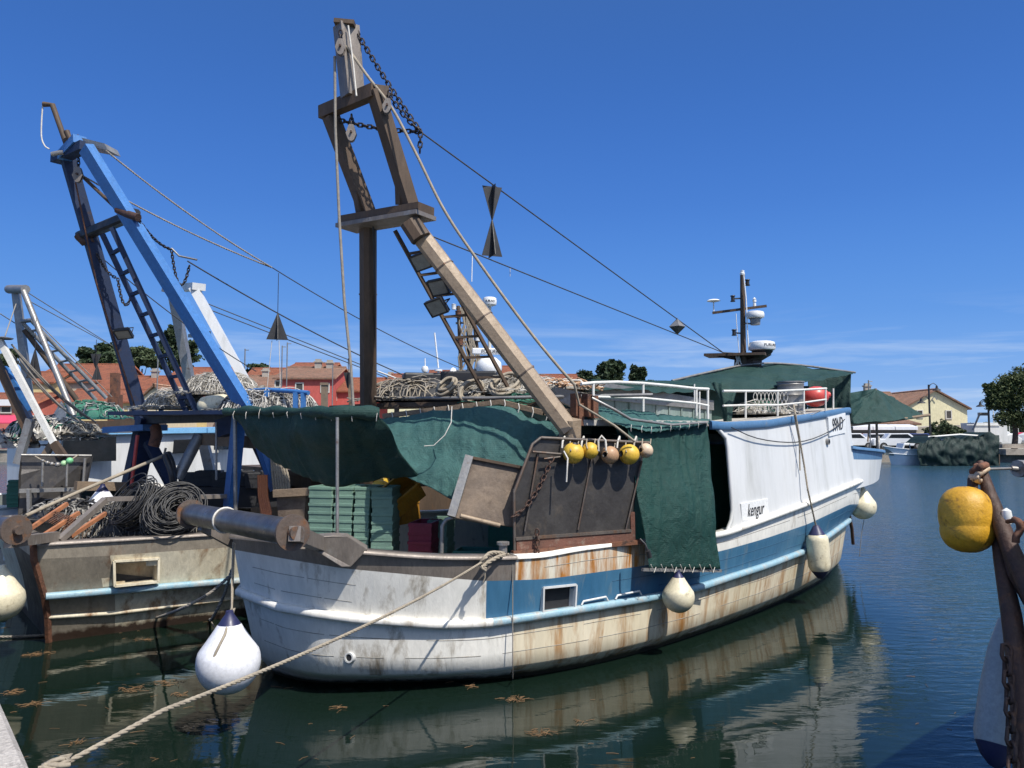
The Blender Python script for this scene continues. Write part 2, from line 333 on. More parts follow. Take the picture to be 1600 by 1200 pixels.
def tarp_mat(name, c, c2, trans=.25, wscale=150):
    m = pm(name, c, c2, 2.0, .62, bump=0, fine=.12, trans=trans, c3=tuple(min(1, x * 1.7 + .01) for x in c), c3amt=.36, c3scale=14, c3soft=.15)
    n, l = m.node_tree.nodes, m.node_tree.links
    g = n.new('ShaderNodeNewGeometry'); w = n.new('ShaderNodeTexNoise'); w.inputs['Scale'].default_value = wscale; w.inputs['Detail'].default_value = 2
    w2 = n.new('ShaderNodeTexNoise'); w2.inputs['Scale'].default_value = 9; w2.inputs['Detail'].default_value = 5; w2.inputs['Distortion'].default_value = 1.2
    l.new(g.outputs['Position'], w.inputs['Vector']); l.new(g.outputs['Position'], w2.inputs['Vector'])
    ad = n.new('ShaderNodeMath'); ad.operation = 'MULTIPLY_ADD'; l.new(w.outputs['Fac'], ad.inputs[0]); ad.inputs[1].default_value = .25; l.new(w2.outputs['Fac'], ad.inputs[2])
    wv = n.new('ShaderNodeTexWave'); wv.bands_direction = 'Z'; wv.inputs['Scale'].default_value = 14; wv.inputs['Distortion'].default_value = 1.5; wv.inputs['Detail'].default_value = 2; l.new(g.outputs['Position'], wv.inputs['Vector'])
    ad2 = n.new('ShaderNodeMath'); ad2.operation = 'MULTIPLY_ADD'; l.new(wv.outputs['Fac'], ad2.inputs[0]); ad2.inputs[1].default_value = .025; l.new(ad.outputs[0], ad2.inputs[2]); ad = ad2
    w2.inputs['Scale'].default_value = 5; w2.inputs['Detail'].default_value = 8; w2.inputs['Roughness'].default_value = .6
    bp = n.new('ShaderNodeBump'); bp.inputs['Strength'].default_value = .8; bp.inputs['Distance'].default_value = .05; l.new(ad.outputs[0], bp.inputs['Height']); l.new(bp.outputs[0], n['Principled BSDF'].inputs['Normal'])
    return m
M['tarp'] = tarp_mat('green_shade_cloth', (.010, .047, .039), (.015, .060, .050), .2)
M['tarplight'] = tarp_mat('faded_green_shade_cloth', (.05, .145, .135), (.04, .125, .115), .25)
M['tarpcurtain'] = tarp_mat('green_curtain_cloth', (.006, .050, .040), (.008, .062, .050), .2)
def tile_mat(name, c1, c2, c3, sc=3.2):
    m = pm(name, c1, c2, .8, .85, c3=c3, c3amt=.42, c3scale=2.5, fine=.3)
    n, l = m.node_tree.nodes, m.node_tree.links
    g = n.new('ShaderNodeTexCoord'); w = n.new('ShaderNodeTexWave'); w.bands_direction = 'X'; w.inputs['Scale'].default_value = sc; l.new(g.outputs['Object'], w.inputs['Vector'])
    w2 = n.new('ShaderNodeTexWave'); w2.bands_direction = 'Y'; w2.inputs['Scale'].default_value = sc * .5; w2.wave_profile = 'SAW'; l.new(g.outputs['Object'], w2.inputs['Vector'])
    ad = n.new('ShaderNodeMath'); ad.operation = 'MULTIPLY_ADD'; l.new(w2.outputs['Fac'], ad.inputs[0]); ad.inputs[1].default_value = .5; l.new(w.outputs['Fac'], ad.inputs[2])
    bp = n.new('ShaderNodeBump'); bp.inputs['Strength'].default_value = 1; bp.inputs['Distance'].default_value = .12; l.new(ad.outputs[0], bp.inputs['Height']); l.new(bp.outputs[0], n['Principled BSDF'].inputs['Normal'])
    return m
M['tiles'] = tile_mat('terracotta_tiles', (.50, .17, .085), (.40, .13, .065), (.30, .13, .08))
M['oldtiles'] = tile_mat('faded_terracotta_tiles', (.48, .27, .18), (.36, .19, .12), (.30, .22, .16))
# water
def water_mat():
    m = bpy.data.materials.new('harbour_water'); m.use_nodes = True; n, l = m.node_tree.nodes, m.node_tree.links; b = n['Principled BSDF']
    b.inputs['Roughness'].default_value = .03; b.inputs['IOR'].default_value = 1.333
    g = n.new('ShaderNodeNewGeometry')
    def noise(sc, scale3, det=3, dist=.3):
        mp = n.new('ShaderNodeMapping'); mp.inputs['Scale'].default_value = scale3; mp.inputs['Rotation'].default_value = (0, 0, R(-12)); l.new(g.outputs['Position'], mp.inputs[0])
        t = n.new('ShaderNodeTexNoise'); t.inputs['Scale'].default_value = sc; t.inputs['Detail'].default_value = det; t.inputs['Distortion'].default_value = dist; l.new(mp.outputs[0], t.inputs['Vector']); return t.outputs['Fac']
    s = n.new('ShaderNodeSeparateXYZ'); l.new(g.outputs['Position'], s.inputs[0])
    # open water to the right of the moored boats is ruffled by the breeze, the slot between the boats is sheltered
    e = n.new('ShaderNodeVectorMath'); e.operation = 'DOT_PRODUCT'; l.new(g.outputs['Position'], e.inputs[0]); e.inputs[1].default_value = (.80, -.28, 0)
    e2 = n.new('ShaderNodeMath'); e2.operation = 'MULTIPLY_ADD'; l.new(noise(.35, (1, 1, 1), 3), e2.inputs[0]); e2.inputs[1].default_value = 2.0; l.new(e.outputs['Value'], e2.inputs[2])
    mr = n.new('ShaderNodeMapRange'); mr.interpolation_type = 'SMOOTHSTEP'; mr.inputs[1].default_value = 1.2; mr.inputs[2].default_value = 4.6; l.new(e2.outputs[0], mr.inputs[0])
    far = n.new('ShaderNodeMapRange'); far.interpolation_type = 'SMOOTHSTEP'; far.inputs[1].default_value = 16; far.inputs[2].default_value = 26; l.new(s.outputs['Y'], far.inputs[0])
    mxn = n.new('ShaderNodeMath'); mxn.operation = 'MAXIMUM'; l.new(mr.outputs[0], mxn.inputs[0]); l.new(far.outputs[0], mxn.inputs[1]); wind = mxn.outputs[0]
    b1 = n.new('ShaderNodeBump'); b1.inputs['Distance'].default_value = .035; l.new(noise(1.0, (.8, 1.9, 1), 3, .8), b1.inputs['Height'])
    st1 = n.new('ShaderNodeMapRange'); st1.inputs[3].default_value = .16; st1.inputs[4].default_value = .5; l.new(wind, st1.inputs[0]); l.new(st1.outputs[0], b1.inputs['Strength'])
    b2 = n.new('ShaderNodeBump'); b2.inputs['Distance'].default_value = .05; l.new(noise(4.0, (.7, 2.0, 1), 4, .6), b2.inputs['Height'])
    st2 = n.new('ShaderNodeMapRange'); st2.inputs[3].default_value = .025; st2.inputs[4].default_value = 1.0; l.new(wind, st2.inputs[0]); l.new(st2.outputs[0], b2.inputs['Strength'])
    l.new(b1.outputs[0], b2.inputs['Normal']); l.new(b2.outputs[0], b.inputs['Normal'])
    mc = n.new('ShaderNodeMix'); mc.data_type = 'RGBA'; l.new(wind, mc.inputs[0]); mc.inputs[6].default_value = (.0052, .0125, .0085, 1); mc.inputs[7].default_value = (.026, .065, .09, 1)  # ruffled water gets a lighter, bluer base standing in for reflected sky
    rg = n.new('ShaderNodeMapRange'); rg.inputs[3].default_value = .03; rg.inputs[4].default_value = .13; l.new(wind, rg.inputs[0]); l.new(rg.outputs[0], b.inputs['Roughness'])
    l.new(mc.outputs[2], b.inputs['Base Color'])
    return m
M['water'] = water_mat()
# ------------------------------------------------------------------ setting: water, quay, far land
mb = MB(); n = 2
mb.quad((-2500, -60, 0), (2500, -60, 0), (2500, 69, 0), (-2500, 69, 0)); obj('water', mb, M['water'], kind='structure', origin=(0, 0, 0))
mb = MB()
e1, e2 = V((-2.27, 3.62, 0)), V((-3.27, 4.92, 0)); d = (e2 - e1).normalized()
e1, e2 = PZ(50, 1200, 1.1), PZ(-2, 1068, 1.1); e1.z = e2.z = 0; d = (e2 - e1).normalized(); a, b = e1 - d * 7.5, e1 + d * 9
nrm = V((-d.y, d.x, 0)); nrm = nrm if nrm.x < 0 else -nrm
segs = 24; rows_ = []
pts = [a.lerp(b, i / segs) + nrm * random.uniform(0, .03) for i in range(segs + 1)]
for i in range(segs):
    p, q = pts[i], pts[i + 1]; T = V((0, 0, 1.1)); far_ = nrm * 14
    mb.quad(p + T - V((0, 0, .03)), q + T - V((0, 0, .03)), q + nrm * .03 + T, p + nrm * .03 + T); mb.quad(p + nrm * .03 + T, q + nrm * .03 + T, q + far_ + T, p + far_ + T)
    mb.quad(p - V((0, 0, .6)), q - V((0, 0, .6)), q + T - V((0, 0, .03)), p + T - V((0, 0, .03)))
mb.quad(pts[0] - V((0, 0, .6)), pts[0] + V((0, 0, 1.07)), pts[0] + nrm * 14 + V((0, 0, 1.07)), pts[0] + nrm * 14 - V((0, 0, .6)))
obj('quay', mb, M['quay'], kind='structure', origin=(0, 0, 0))
# far shore: land behind a stone quay wall
M['farstone'] = pm('quay_wall_stone', (.36, .31, .25), (.27, .23, .19), .8, .9, bump=.6, bscale=3, c3=(.15, .13, .1), c3amt=.4, c3scale=.8)
M['land'] = pm('far_ground', (.30, .28, .25), (.18, .19, .13), .05, .95)
mb = MB(); mb.quad((-2500, 69.3, 1.05), (2500, 69.3, 1.05), (2500, 3500, 1.05), (-2500, 3500, 1.05)); obj('ground', mb, M['land'], kind='structure', origin=(0, 69, 0))
mb = MB()
mb.box((0, 69.15, -.1), (5000, .3, 2.3)); mb.box((0, 69.2, 1.12), (5000, .7, .1)); obj('quay_edge', mb, M['farstone'], kind='structure', origin=(0, 69, 0))
# ================================================================== MAIN BOAT
B = Frame(6.275, 16.27, 40)
def resamp(ctrl, n): return catmull([(u, v, 0) for u, v in ctrl], n)
def level(fr, ctrl, prof, n, z=None, sheer=0):
    pl = resamp(ctrl, n); pts = []; ok = []
    for p in pl:
        w = fr.W(p.x, p.y, 0)
        if z is not None: pts.append(w + V((0, 0, z))); ok.append(True); continue
        px = CX + F * w.x / w.y; zz = zfor(w.x, w.y, interp(px, prof))
        pts.append(w + V((0, 0, zz))); ok.append(prof[0][0] - 12 <= px <= prof[-1][0] + 30)
    if z is None:
        idx = [i for i, k in enumerate(ok) if k]
        for i, k in enumerate(ok):
            if not k:
                j = min(idx, key=lambda q: abs(q - i)); pts[i].z = pts[j].z + sheer * (i - j) / n
        zs = [p.z for p in pts]
        for it in range(3): zs = [(zs[max(i - 1, 0)] + zs[i] + zs[min(i + 1, n)]) / 3 for i in range(n + 1)]
        for p, q in zip(pts, zs): p.z = q
    return pts
def mirror(fr, p):
    v = (p - fr.o).dot(fr.n); u = (p - fr.o).dot(fr.a); q = p - fr.n * (2 * v)
    if fr is B and u < -9.5: q = q + fr.a * (.42 * min(1, (-9.5 - u) / 1.5) * min(1, max(0, -v) / 1.1))      # the port quarter is rounder
    return q
def between(A, C, k, bulge=0, fr=None):
    out = []
    for i in range(1, k):
        t = i / k; out.append([a.lerp(c, t) for a, c in zip(A, C)])
    return out
N = 220
WL = level(B, [(-11.65, 0), (-11.58, -.3), (-11.42, -.6), (-11.1, -.88), (-10.3, -1.45), (-9.36, -1.92), (-7.8, -2.08), (-5.4, -1.88), (-3.5, -1.55), (-1.83, -1.18), (-.3, -.6), (1.0, 0)], None, N, z=0)
UW = [B.o + (p - B.o) * .96 + V((0, 0, -.7)) for p in WL]
LOWC = [(-11.88, 0), (-11.82, -.45), (-11.7, -.9), (-11.42, -1.19), (-10.55, -1.71), (-9.4, -2.11), (-7.8, -2.25), (-5.4, -2.08), (-3.5, -1.8), (-1.65, -1.38), (-.15, -.72), (1.15, 0)]
RAILC = [(-12.05, 0), (-11.98, -.5), (-11.84, -.95), (-11.52, -1.26), (-10.6, -1.74), (-9.4, -2.13), (-7.8, -2.29), (-5.4, -2.18), (-3.5, -1.92), (-1.6, -1.5), (0, -.78), (1.4, 0)]
KNC = [(-12.17, 0), (-12.08, -.6), (-11.95, -1.1), (-11.64, -1.44), (-10.7, -1.85), (-9.4, -2.2), (-7.8, -2.36), (-5.4, -2.29), (-3.5, -2.08), (-1.6, -1.74), (.3, -.97), (1.95, 0)]
RAILP = [(365, 916), (393, 929), (442, 948), (497, 958), (560, 967), (687, 976), (760, 974), (897, 953), (1005, 935), (1090, 917), (1124, 905), (1190, 884), (1258, 858), (1321, 812)]
KNP = [(362, 838), (455, 846), (545, 860), (640, 868), (700, 871), (795, 871), (850, 868), (900, 858), (985, 847), (1003, 849), (1124, 836), (1190, 812), (1258, 787), (1340, 752)]
BLP = [(365, 858), (455, 874), (539, 888), (687, 902), (760, 908), (853, 905), (925, 895), (1003, 884), (1124, 861), (1190, 842), (1258, 819), (1324, 788)]
RL = level(B, RAILC, RAILP, N, sheer=.3)
KN = level(B, KNC, KNP, N, sheer=.3)
mid = [tuple((a * .25 + b * .75) for a, b in zip(p, q)) for p, q in zip(RAILC, KNC)]
BL = level(B, mid, BLP, N, sheer=.3)
for i in range(N + 1):      # keep the order of the levels
    BL[i].z = min(max(BL[i].z, RL[i].z + .08), KN[i].z - .05)
LW = level(B, LOWC, None, N, z=0)
for p, q in zip(LW, RL): p.z = q.z * .28
rows = [UW, WL] + between(WL, LW, 3) + [LW] + between(LW, RL, 3) + [RL] + between(RL, BL, 8) + [BL] + between(BL, KN, 3) + [KN]
iRL = rows.index(RL); iBL = rows.index(BL)
def hullmat(i, j):
    c = (rows[i][j] + rows[i + 1][j + 1]) / 2; px, py = proj(c); vis = (c - B.o).dot(B.n) < .2 and (c - B.o).dot(B.a) < 6
    if i >= iBL: return 2 if px < 806 else (3 if px < 1010 else 0)
    if i >= iRL:
        if vis and 849 < px < 896 and 917 < py < 953: return None
        return 1 if px > 763 else 0
    return 4 if px > 800 else 0
hull = MB(); hull.grid(rows, mf=hullmat)
kb = [v for v in range(len(hull.f))]
prows = [[mirror(B, p) for p in r] for r in rows]
hull.grid([r[::-1] for r in prows], mf=lambda i, j: 2 if i >= iBL and j > N * .75 else (1 if i >= iRL and i < iBL and j < N * .7 else 0))
boat = root('fishing_boat', B.W(-5.5, 0, 0), 'white wooden trawler with blue side band, tall brown stern gantry and green tarpaulins', 'fishing boat', 'fishing boats moored in the harbour')
obj('hull', hull, [M['hullwhite'], M['hullblue'], M['capsteel'], M['rusty_white'], M['huldirty']], boat)
def strip(line, prof, m=0, i0=0, i1=None, fr=B):      # sweep a small cross-section (outward, up) along a level
    mb = MB(); i1 = len(line) - 1 if i1 is None else i1; rws = [[] for _ in prof]
    for i in range(i0, i1 + 1):
        d = (line[min(i + 1, len(line) - 1)] - line[max(i - 1, 0)]); d.z = 0; d.normalize(); o = V((d.y, -d.x, 0))
        for k, (a, h) in enumerate(prof): rws[k].append(line[i] + o * a + V((0, 0, h)))
    mb.grid([r for r in rws][::-1] if False else rws, m)
    n = len(prof); mb.add([r[0] for r in rws], [tuple(range(n))], m); mb.add([r[-1] for r in rws], [tuple(range(n))[::-1]], m)
    return mb
def both(mb, fr=B):      # add the port-side mirror image
    n = len(mb.v); vs = [mirror(fr, p) for p in mb.v]; fs = [f[::-1] for f in mb.f]; ms = list(mb.m); sm = list(mb.sm)
    mb.v += vs; mb.f += [tuple(n + i for i in f) for f in fs]; mb.m += ms; mb.sm += sm; return mb
sq = lambda w, h0, h1, c=.02: [(-.01, h0), (w - c, h0), (w, h0 + c), (w, h1 - c), (w - c, h1), (-.01, h1), (-.01, h0)]
cut = next(i for i in range(N) if proj(RL[i])[0] > 765 and i > 20)
obj('rub_rail', both(strip(RL, sq(.075, -.035, .05), 0, 0, cut)), M['hullwhite'], boat)
obj('rub_rail', both(strip(RL, sq(.08, -.035, .05), 0, cut, N)), M['railblue'], boat, label='worn pale blue rub rail')
kc = next(i for i in range(N) if proj(KN[i])[0] > 1085 and i > 20)
obj('knuckle_rail', both(strip(KN, sq(.06, -.03, .045), 0, kc, N - 2)), M['hullwhite'], boat)
# plank seams, proud caulking lines that follow the run of the planks
M['seam'] = pm('caulked_seam', (.20, .185, .155), (.40, .38, .33), 9, .8, c3=(.25, .17, .1), c3amt=.4, c3scale=6)
M['seamblue'] = pm('caulked_seam_blue', (.022, .085, .16), (.05, .13, .21), 9, .8)
rsm = random.Random(4)
for t, lo, hi, mt in ((.33, RL, BL, 'seamblue'), (.68, RL, BL, 'seamblue'), (.5, BL, KN, 'seam'), (.30, LW, RL, 'seam'), (.66, LW, RL, 'seam'), (.55, WL, LW, 'seam')):
    ln = [a.lerp(b, t) + V((0, 0, .006 * mnoise.noise(a * 1.5))) for a, b in zip(lo, hi)]; j = 12
    while j < N - 12:
        L_ = rsm.randrange(8, 34)
        if proj(ln[j])[0] > 770 or (mt == 'seam' and lo is not BL) or rsm.random() < .6:
            if not (lo is RL and any(835 < proj(ln[q])[0] < 905 for q in range(j, min(N, j + L_ + 1)))) and not (lo is BL and proj(ln[j])[0] < 820): obj('plank_seam', strip(ln, [(-.002, -.004), (.002, -.003), (.002, .003), (-.002, .004)], 0, j, min(j + L_, N - 6)), M[mt if (lo is not RL or proj(ln[j])[0] > 765) else 'seam'], boat)
        j += L_ + rsm.randrange(1, 6)
# steel gunwale cap on the stern and its flat top
kc2 = next(i for i in range(N) if proj(KN[i])[0] > 806 and i > 20)
obj('gunwale_cap', both(strip(KN, [(.035, -.02), (.035, .012), (-.2, .012), (-.2, -.02), (.035, -.02)], 0, 0, kc2)), M['capsteel'], boat)
obj('gunwale_cap', both(strip(KN, [(.02, -.02), (.02, .02), (-.16, .02), (-.16, -.02), (.02, -.02)], 0, kc2, N - 1)), M['hullwhite'], boat, label='white wooden gunwale cap')
# inner bulwark and deck
def inset(L, k, z=None):
    o = []
    for i in range(len(L)):
        d = L[min(i + 1, len(L) - 1)] - L[max(i - 1, 0)]; d.z = 0; d.normalize(); q = L[i] - V((d.y, -d.x, 0)) * k
        if z is not None: q.z = z
        o.append(q)
    return o
mb = MB(); inn = inset(KN, .1); deckl = inset(LW, .08, .62)
mb.grid([inn, [a.lerp(b, .5) for a, b in zip(inn, deckl)], deckl]); both(mb)
obj('bulwark_lining', mb, M['hullwhite'], boat)
mb = MB(); 
for i in range(N): mb.quad(deckl[i], deckl[i + 1], mirror(B, deckl[i + 1]), mirror(B, deckl[i]))
obj('deck', mb, M['deck'], boat)
# freeing port frame with a white lining
def hp(px, py, off=0):      # point on the starboard topside at a pixel, moved outward
    best = min(range(N), key=lambda i: abs(proj(RL[i].lerp(BL[i], .5))[0] - px) + (0 if i > 15 else 1e3)); c = RL[best].lerp(BL[best], .5)
    d = RL[best + 2] - RL[best - 2]; d.z = 0; d.normalize(); o = V((d.y, -d.x, 0)); r = ray(px, py); t = (c - CAM).dot(o) / r.dot(o); return CAM + r * t + o * off
mb = MB(); cs = [(847, 918), (898, 913), (896, 949), (846, 956)]
for k in range(4):
    p, q = hp(*cs[k], .02), hp(*cs[(k + 1) % 4], .02); inb = B.n * .2
    mb.quad(p, q, q + inb, p + inb); mb.bar(p, q, .04, .022, side=B.n)
obj('freeing_port_frame', mb, M['white'], boat)
mb = MB(); mb.quad(*[hp(*c, -.07) for c in cs]); obj('port_shade', mb, M['black'], boat)  # black sheet stands in for the shade inside the freeing port
mb = MB(); mb.bar(hp(838, 952, .05), hp(905, 942, .05), .02)
# two small scuppers over the rail, exhaust port low at the stern
for px0, px1, y0, y1 in ((907, 948, 945, 938), (960, 1000, 936, 929)):
    mb = MB(); mb.tube([hp(px0, y0, .02), hp(px0 + 3, y0 - 6, .02), hp(px1 - 3, y1 - 6, .02), hp(px1, y1, .02)], .012); obj('scupper_frame', mb, M['white'], boat)
ep = min((p for p in LW if p.y < 12), key=lambda p: abs(proj(p)[0] - 547)); ep = P(547, 1027, ep.y - .03)
mb = MB(); o_ = V((-.35, -1, .1)).normalized(); mb.lathe(ep, [(.03, -.15), (.036, .03), (.052, .03), (.058, -.05)], 20, o_); mb2 = MB(); mb2.disc(ep + o_ * .01, .03, o_)
e_ = obj('exhaust_outlet', mb, M['white'], boat); obj('pipe_mouth', mb2, M['black'], e_)
# ---- stern roller
rr = B.pu(456, 832, -12.42); rl = B.pu(299, 803, -12.42); ax = (rl - rr).normalized(); Lr = (rl - rr).length
ro = MB(); ro.lathe(rr, [(.118, .0), (.118, Lr)], 40, ax)
rp = obj('stern_roller', ro, M['roller'], boat)
mb = MB(); mb.lathe(rr, [(.02, -.03), (.155, -.03), (.155, .0), (.118, .0)], 36, ax, smooth=False); mb.disc(rr - ax * .06, .06, ax, h=.1); obj('flange', mb, M['flange'], rp)
mb = MB(); mb.lathe(rr, [(.118, Lr), (.16, Lr), (.16, Lr + .03), (.02, Lr + .03)], 36, ax, smooth=False); obj('flange', mb, M['flange'], rp)
mb = MB()
for t in (.60,): mb.tube([rr + ax * Lr * t + Matrix.Rotation(R(a), 3, ax) @ (ax.orthogonal().normalized()) * .124 for a in range(0, 360, 15)], .012, 6, closed=True)
obj('rope_lashing', mb, M['ropewhite'], rp)
# roller bracket and stern corner plate (angular steel casting)
mb = MB()
zt = KN[30].z
c0 = P(470, 842, 7.42); 
front = [(468, 843), (497, 842), (545, 858), (600, 866), (548, 886), (535, 882), (493, 858), (497, 862), (470, 862)]
plate = [(468, 841), (520, 837), (542, 838), (575, 858), (548, 886), (534, 886), (492, 860), (468, 858)]
dd = [7.45, 7.55, 7.6, 7.75, 7.68, 7.62, 7.5, 7.42]
A_ = [P(x, y, d - .03) for (x, y), d in zip(plate, dd)]
mb.prism(A_, B.a * .12 + B.n * .22)
obj('corner_plate', mb, M['capsteel'], boat, bevel=.008)
mb = MB(); mb.bar(rr - ax * .1 + B.a * -.02, P(500, 850, 7.55), .13, .1); obj('roller_bracket', mb, M['capsteel'], boat); mb = MB(); mb.bar(rl + ax * .06, rl + ax * .02 + B.a * .7 - V((0, 0, .1)), .13, .1); obj('roller_bracket', mb, M['capsteel'], boat); mb = MB()
mb.bar(rl - ax * .35 - V((0, 0, .1)), rl - ax * .1 + B.a * .6 - V((0, 0, .45)), .12, .06)
obj('roller_bracket', mb, M['capsteel'], boat)
# bollard on the rail
bo = P(786, 868, 8.35); mb = MB(); mb.lathe(bo - V((0, 0, .03)), [(.045, 0), (.045, .14), (.068, .145), (.068, .175), (.001, .178)], 24); obj('bollard', mb, M['galv'], boat)
# ---- fixed legs of the gantry
g = bpy.data.objects.new('gantry', None); COL.objects.link(g); g.parent = boat
sd = B.n
def gb(name, p, q, w, h, mat, side=None, ch=0, par=None, **k):
    mb = MB(); mb.bar(p, q, w, h, side=side if side is not None else sd, ch=ch, **k); return obj(name, mb, mat, par or g)
gb('leg', P(890, 672, 8.85), P(641, 347, 9.0), .20, .24, M['legbeige'], ch=.07)
gb('leg_foot', P(891, 655, 8.86), P(886, 850, 9.15), .22, .2, M['legbeige'], ch=.03)
gb('leg', P(576, 880, 11.0), P(575, 352, 9.55), .21, .19, M['legbrown'], ch=.05)
gb('crossbeam', P(541, 350, 9.62), P(666, 329, 8.92), .14, .3, M['legbrown'], side=(0, 0, 1))
mb = MB(); mb.bar(P(541, 357, 9.62), P(666, 336, 8.92), .05, .38, side=(0, 0, 1)); obj('beam_flange', mb, M['capsteel'], g)
gb('upper_leg', P(577, 340, 9.5), P(517, 182, 9.22), .16, .16, M['legbrown'])
gb('upper_leg', P(641, 322, 9.02), P(586, 142, 8.78), .165, .15, M['legbrown'])
gb('leg_gusset', P(563, 340, 9.45), P(556, 300, 9.36), .1, .05, M['legbrown'])
gb('leg_gusset', P(624, 320, 9.05), P(623, 285, 8.98), .1, .05, M['legbrown'])
gb('crossbeam', P(503, 177, 9.28), P(586, 142, 8.75), .16, .12, M['legbrown'], side=(0, 0, 1))
gb('beam_end', P(584, 141, 8.76), P(606, 144, 8.85), .11, .1, M['legbrown'], side=(0, 0, 1))
gb('top_post', P(551, 152, 9.0), P(541, 41, 8.95), .22, .2, M['capsteel'], side=B.a, w2=.25)
mb = MB(); mb.bar(P(525, 39, 8.93), P(556, 42, 8.93), .05, .24, side=(0, 0, 1)); obj('post_cap', mb, M['legbrown'], g)
mb = MB()
for t in (.12, .3, .5, .7, .88):
    c = P(541, 352, 9.5).lerp(P(666, 331, 8.8), t); mb.lathe(c + V((0, -.0, .05)), [(.02, -.03), (.02, .03), (.001, .03)], 6, (0, 0, 1))
obj('bolt_heads', mb, M['rustdark'], g)
for a_, b_ in ((P(641, 347, 8.9), P(658, 373, 8.89)),):
    mb = MB(); mb.bar(a_, b_, .215, .255, side=B.n, ch=.07); obj('weld_plate', mb, M['legbrown'], g)
for t in (.27, .53, .78):
    c = P(890, 672, 8.85).lerp(P(641, 347, 9.0), t); dl = (P(641, 347, 9.0) - P(890, 672, 8.85)).normalized(); mb = MB(); mb.bar(c - dl * .008, c + dl * .008, .212, .252, side=B.n, ch=.07); obj('weld_seam', mb, M['flange'], g)
c = P(575, 460, 9.9); mb = MB(); mb.bar(c + V((0, 0, .008)), c - V((0, 0, .008)), .222, .202, side=B.n, ch=.05); obj('weld_seam', mb, M['flange'], g)
mb = MB(); mb.tube([P(583, 352, 9.4), P(586, 480, 9.8), P(585, 640, 10.3)], .012, 5); obj('leg_cable', mb, M['black'], g)
# ladder between the legs
mb = MB(); l0, l1 = P(617, 360, 9.15), P(764, 628, 9.9); r0, r1 = P(655, 352, 9.1), P(806, 628, 9.9)
mb.bar(l0, l1, .04); obj('ladder_rail', mb, M['legbrown'], g)
mb = MB(); mb.bar(r0, r1, .04); obj('ladder_rail', mb, M['legbrown'], g)
for k in range(8):
    t = .13 + k * .12; mb = MB(); mb.bar(l0.lerp(l1, t), r0.lerp(r1, t), .03); obj('rung', mb, M['legbrown'], g)
def floodlight(c, w, h, nrm, par, roll=0, name='floodlight'):
    nrm = V(nrm).normalized(); x = nrm.cross(V((0, 0, 1))).normalized(); x = Matrix.Rotation(R(roll), 3, nrm) @ x; y = x.cross(nrm)
    T = Matrix((x, y, nrm)).transposed().to_4x4()
    mb = MB(); mb.box(c, (w, h, .05), M=T); mb.box(V(c) - nrm * .045, (w * .7, h * .7, .05), M=T)
    for s in (-1, 1): mb.box(V(c) + x * s * w * .47 + nrm * .025, (.02, h, .02), M=T); mb.box(V(c) + y * s * h * .47 + nrm * .025, (w, .02, .02), M=T)
    mb.tube([V(c) + x * w * .52, V(c) + x * w * .52 - nrm * .12, V(c) - x * w * .52 - nrm * .12, V(c) - x * w * .52], .009, 6)
    f = obj(name, mb, M['black'], par); m2 = MB(); m2.box(V(c) + nrm * .027, (w * .86, h * .86, .006), M=T); obj('lamp_glass', m2, M['lamp_glass'], f) if par.parent is None else obj('lamp_glass', m2, M['lamp_glass'], f)
    return f
for x, y, d, rl_ in ((659, 408, 9.05, 12), (686, 448, 9.1, 6), (683, 479, 9.0, 14)):
    floodlight(P(x, y, d), .25, .2, (-.35, -.75, -.62), boat, rl_)
# ---- mast with radars
mD = 14.7
def pm_(x, y, dd=0): return P(x, y, mD + dd)
ms = bpy.data.objects.new('mast', None); COL.objects.link(ms); ms.parent = boat
mb = MB(); mb.tube([pm_(1162, 600), pm_(1161, 520), pm_(1160, 428)], [.06, .052, .045], 14); obj('mast_pole', mb, M['legbrown'], ms)
mb = MB(); mb.prism([pm_(1146, 585), pm_(1175, 585), pm_(1178, 552), pm_(1148, 552)], B.a * .3); obj('mast_base', mb, M['rustdark'], ms)
mb = MB(); mb.bar(pm_(1104, 556, .3), pm_(1198, 554, -.2), .05, .5, side=(0, 0, 1)); mb.prism([pm_(1118, 557), pm_(1195, 553), pm_(1180, 562), pm_(1150, 563)], B.a * .25); obj('mast_platform', mb, M['legbrown'], ms)
mb = MB(); mb.bar(pm_(1113, 489, .2), pm_(1198, 478, -.1), .045, .05); obj('crosstree', mb, M['legbrown'], ms)
mb = MB(); mb.lathe(pm_(1115, 472), [(.012, -.18), (.012, 0), (.05, 0), (.13, .02), (.10, .045), (.001, .06)], 20); obj('gps_dome', mb, M['whiteplastic'], ms)
mb = MB(); mb.lathe(pm_(1179, 479), [(.03, 0), (.03, .06), (.02, .06), (.02, .09), (.035, .09), (.035, .13), (.02, .13), (.02, .15), (.035, .15), (.001, .18)], 16); obj('antenna', mb, M['whiteplastic'], ms)
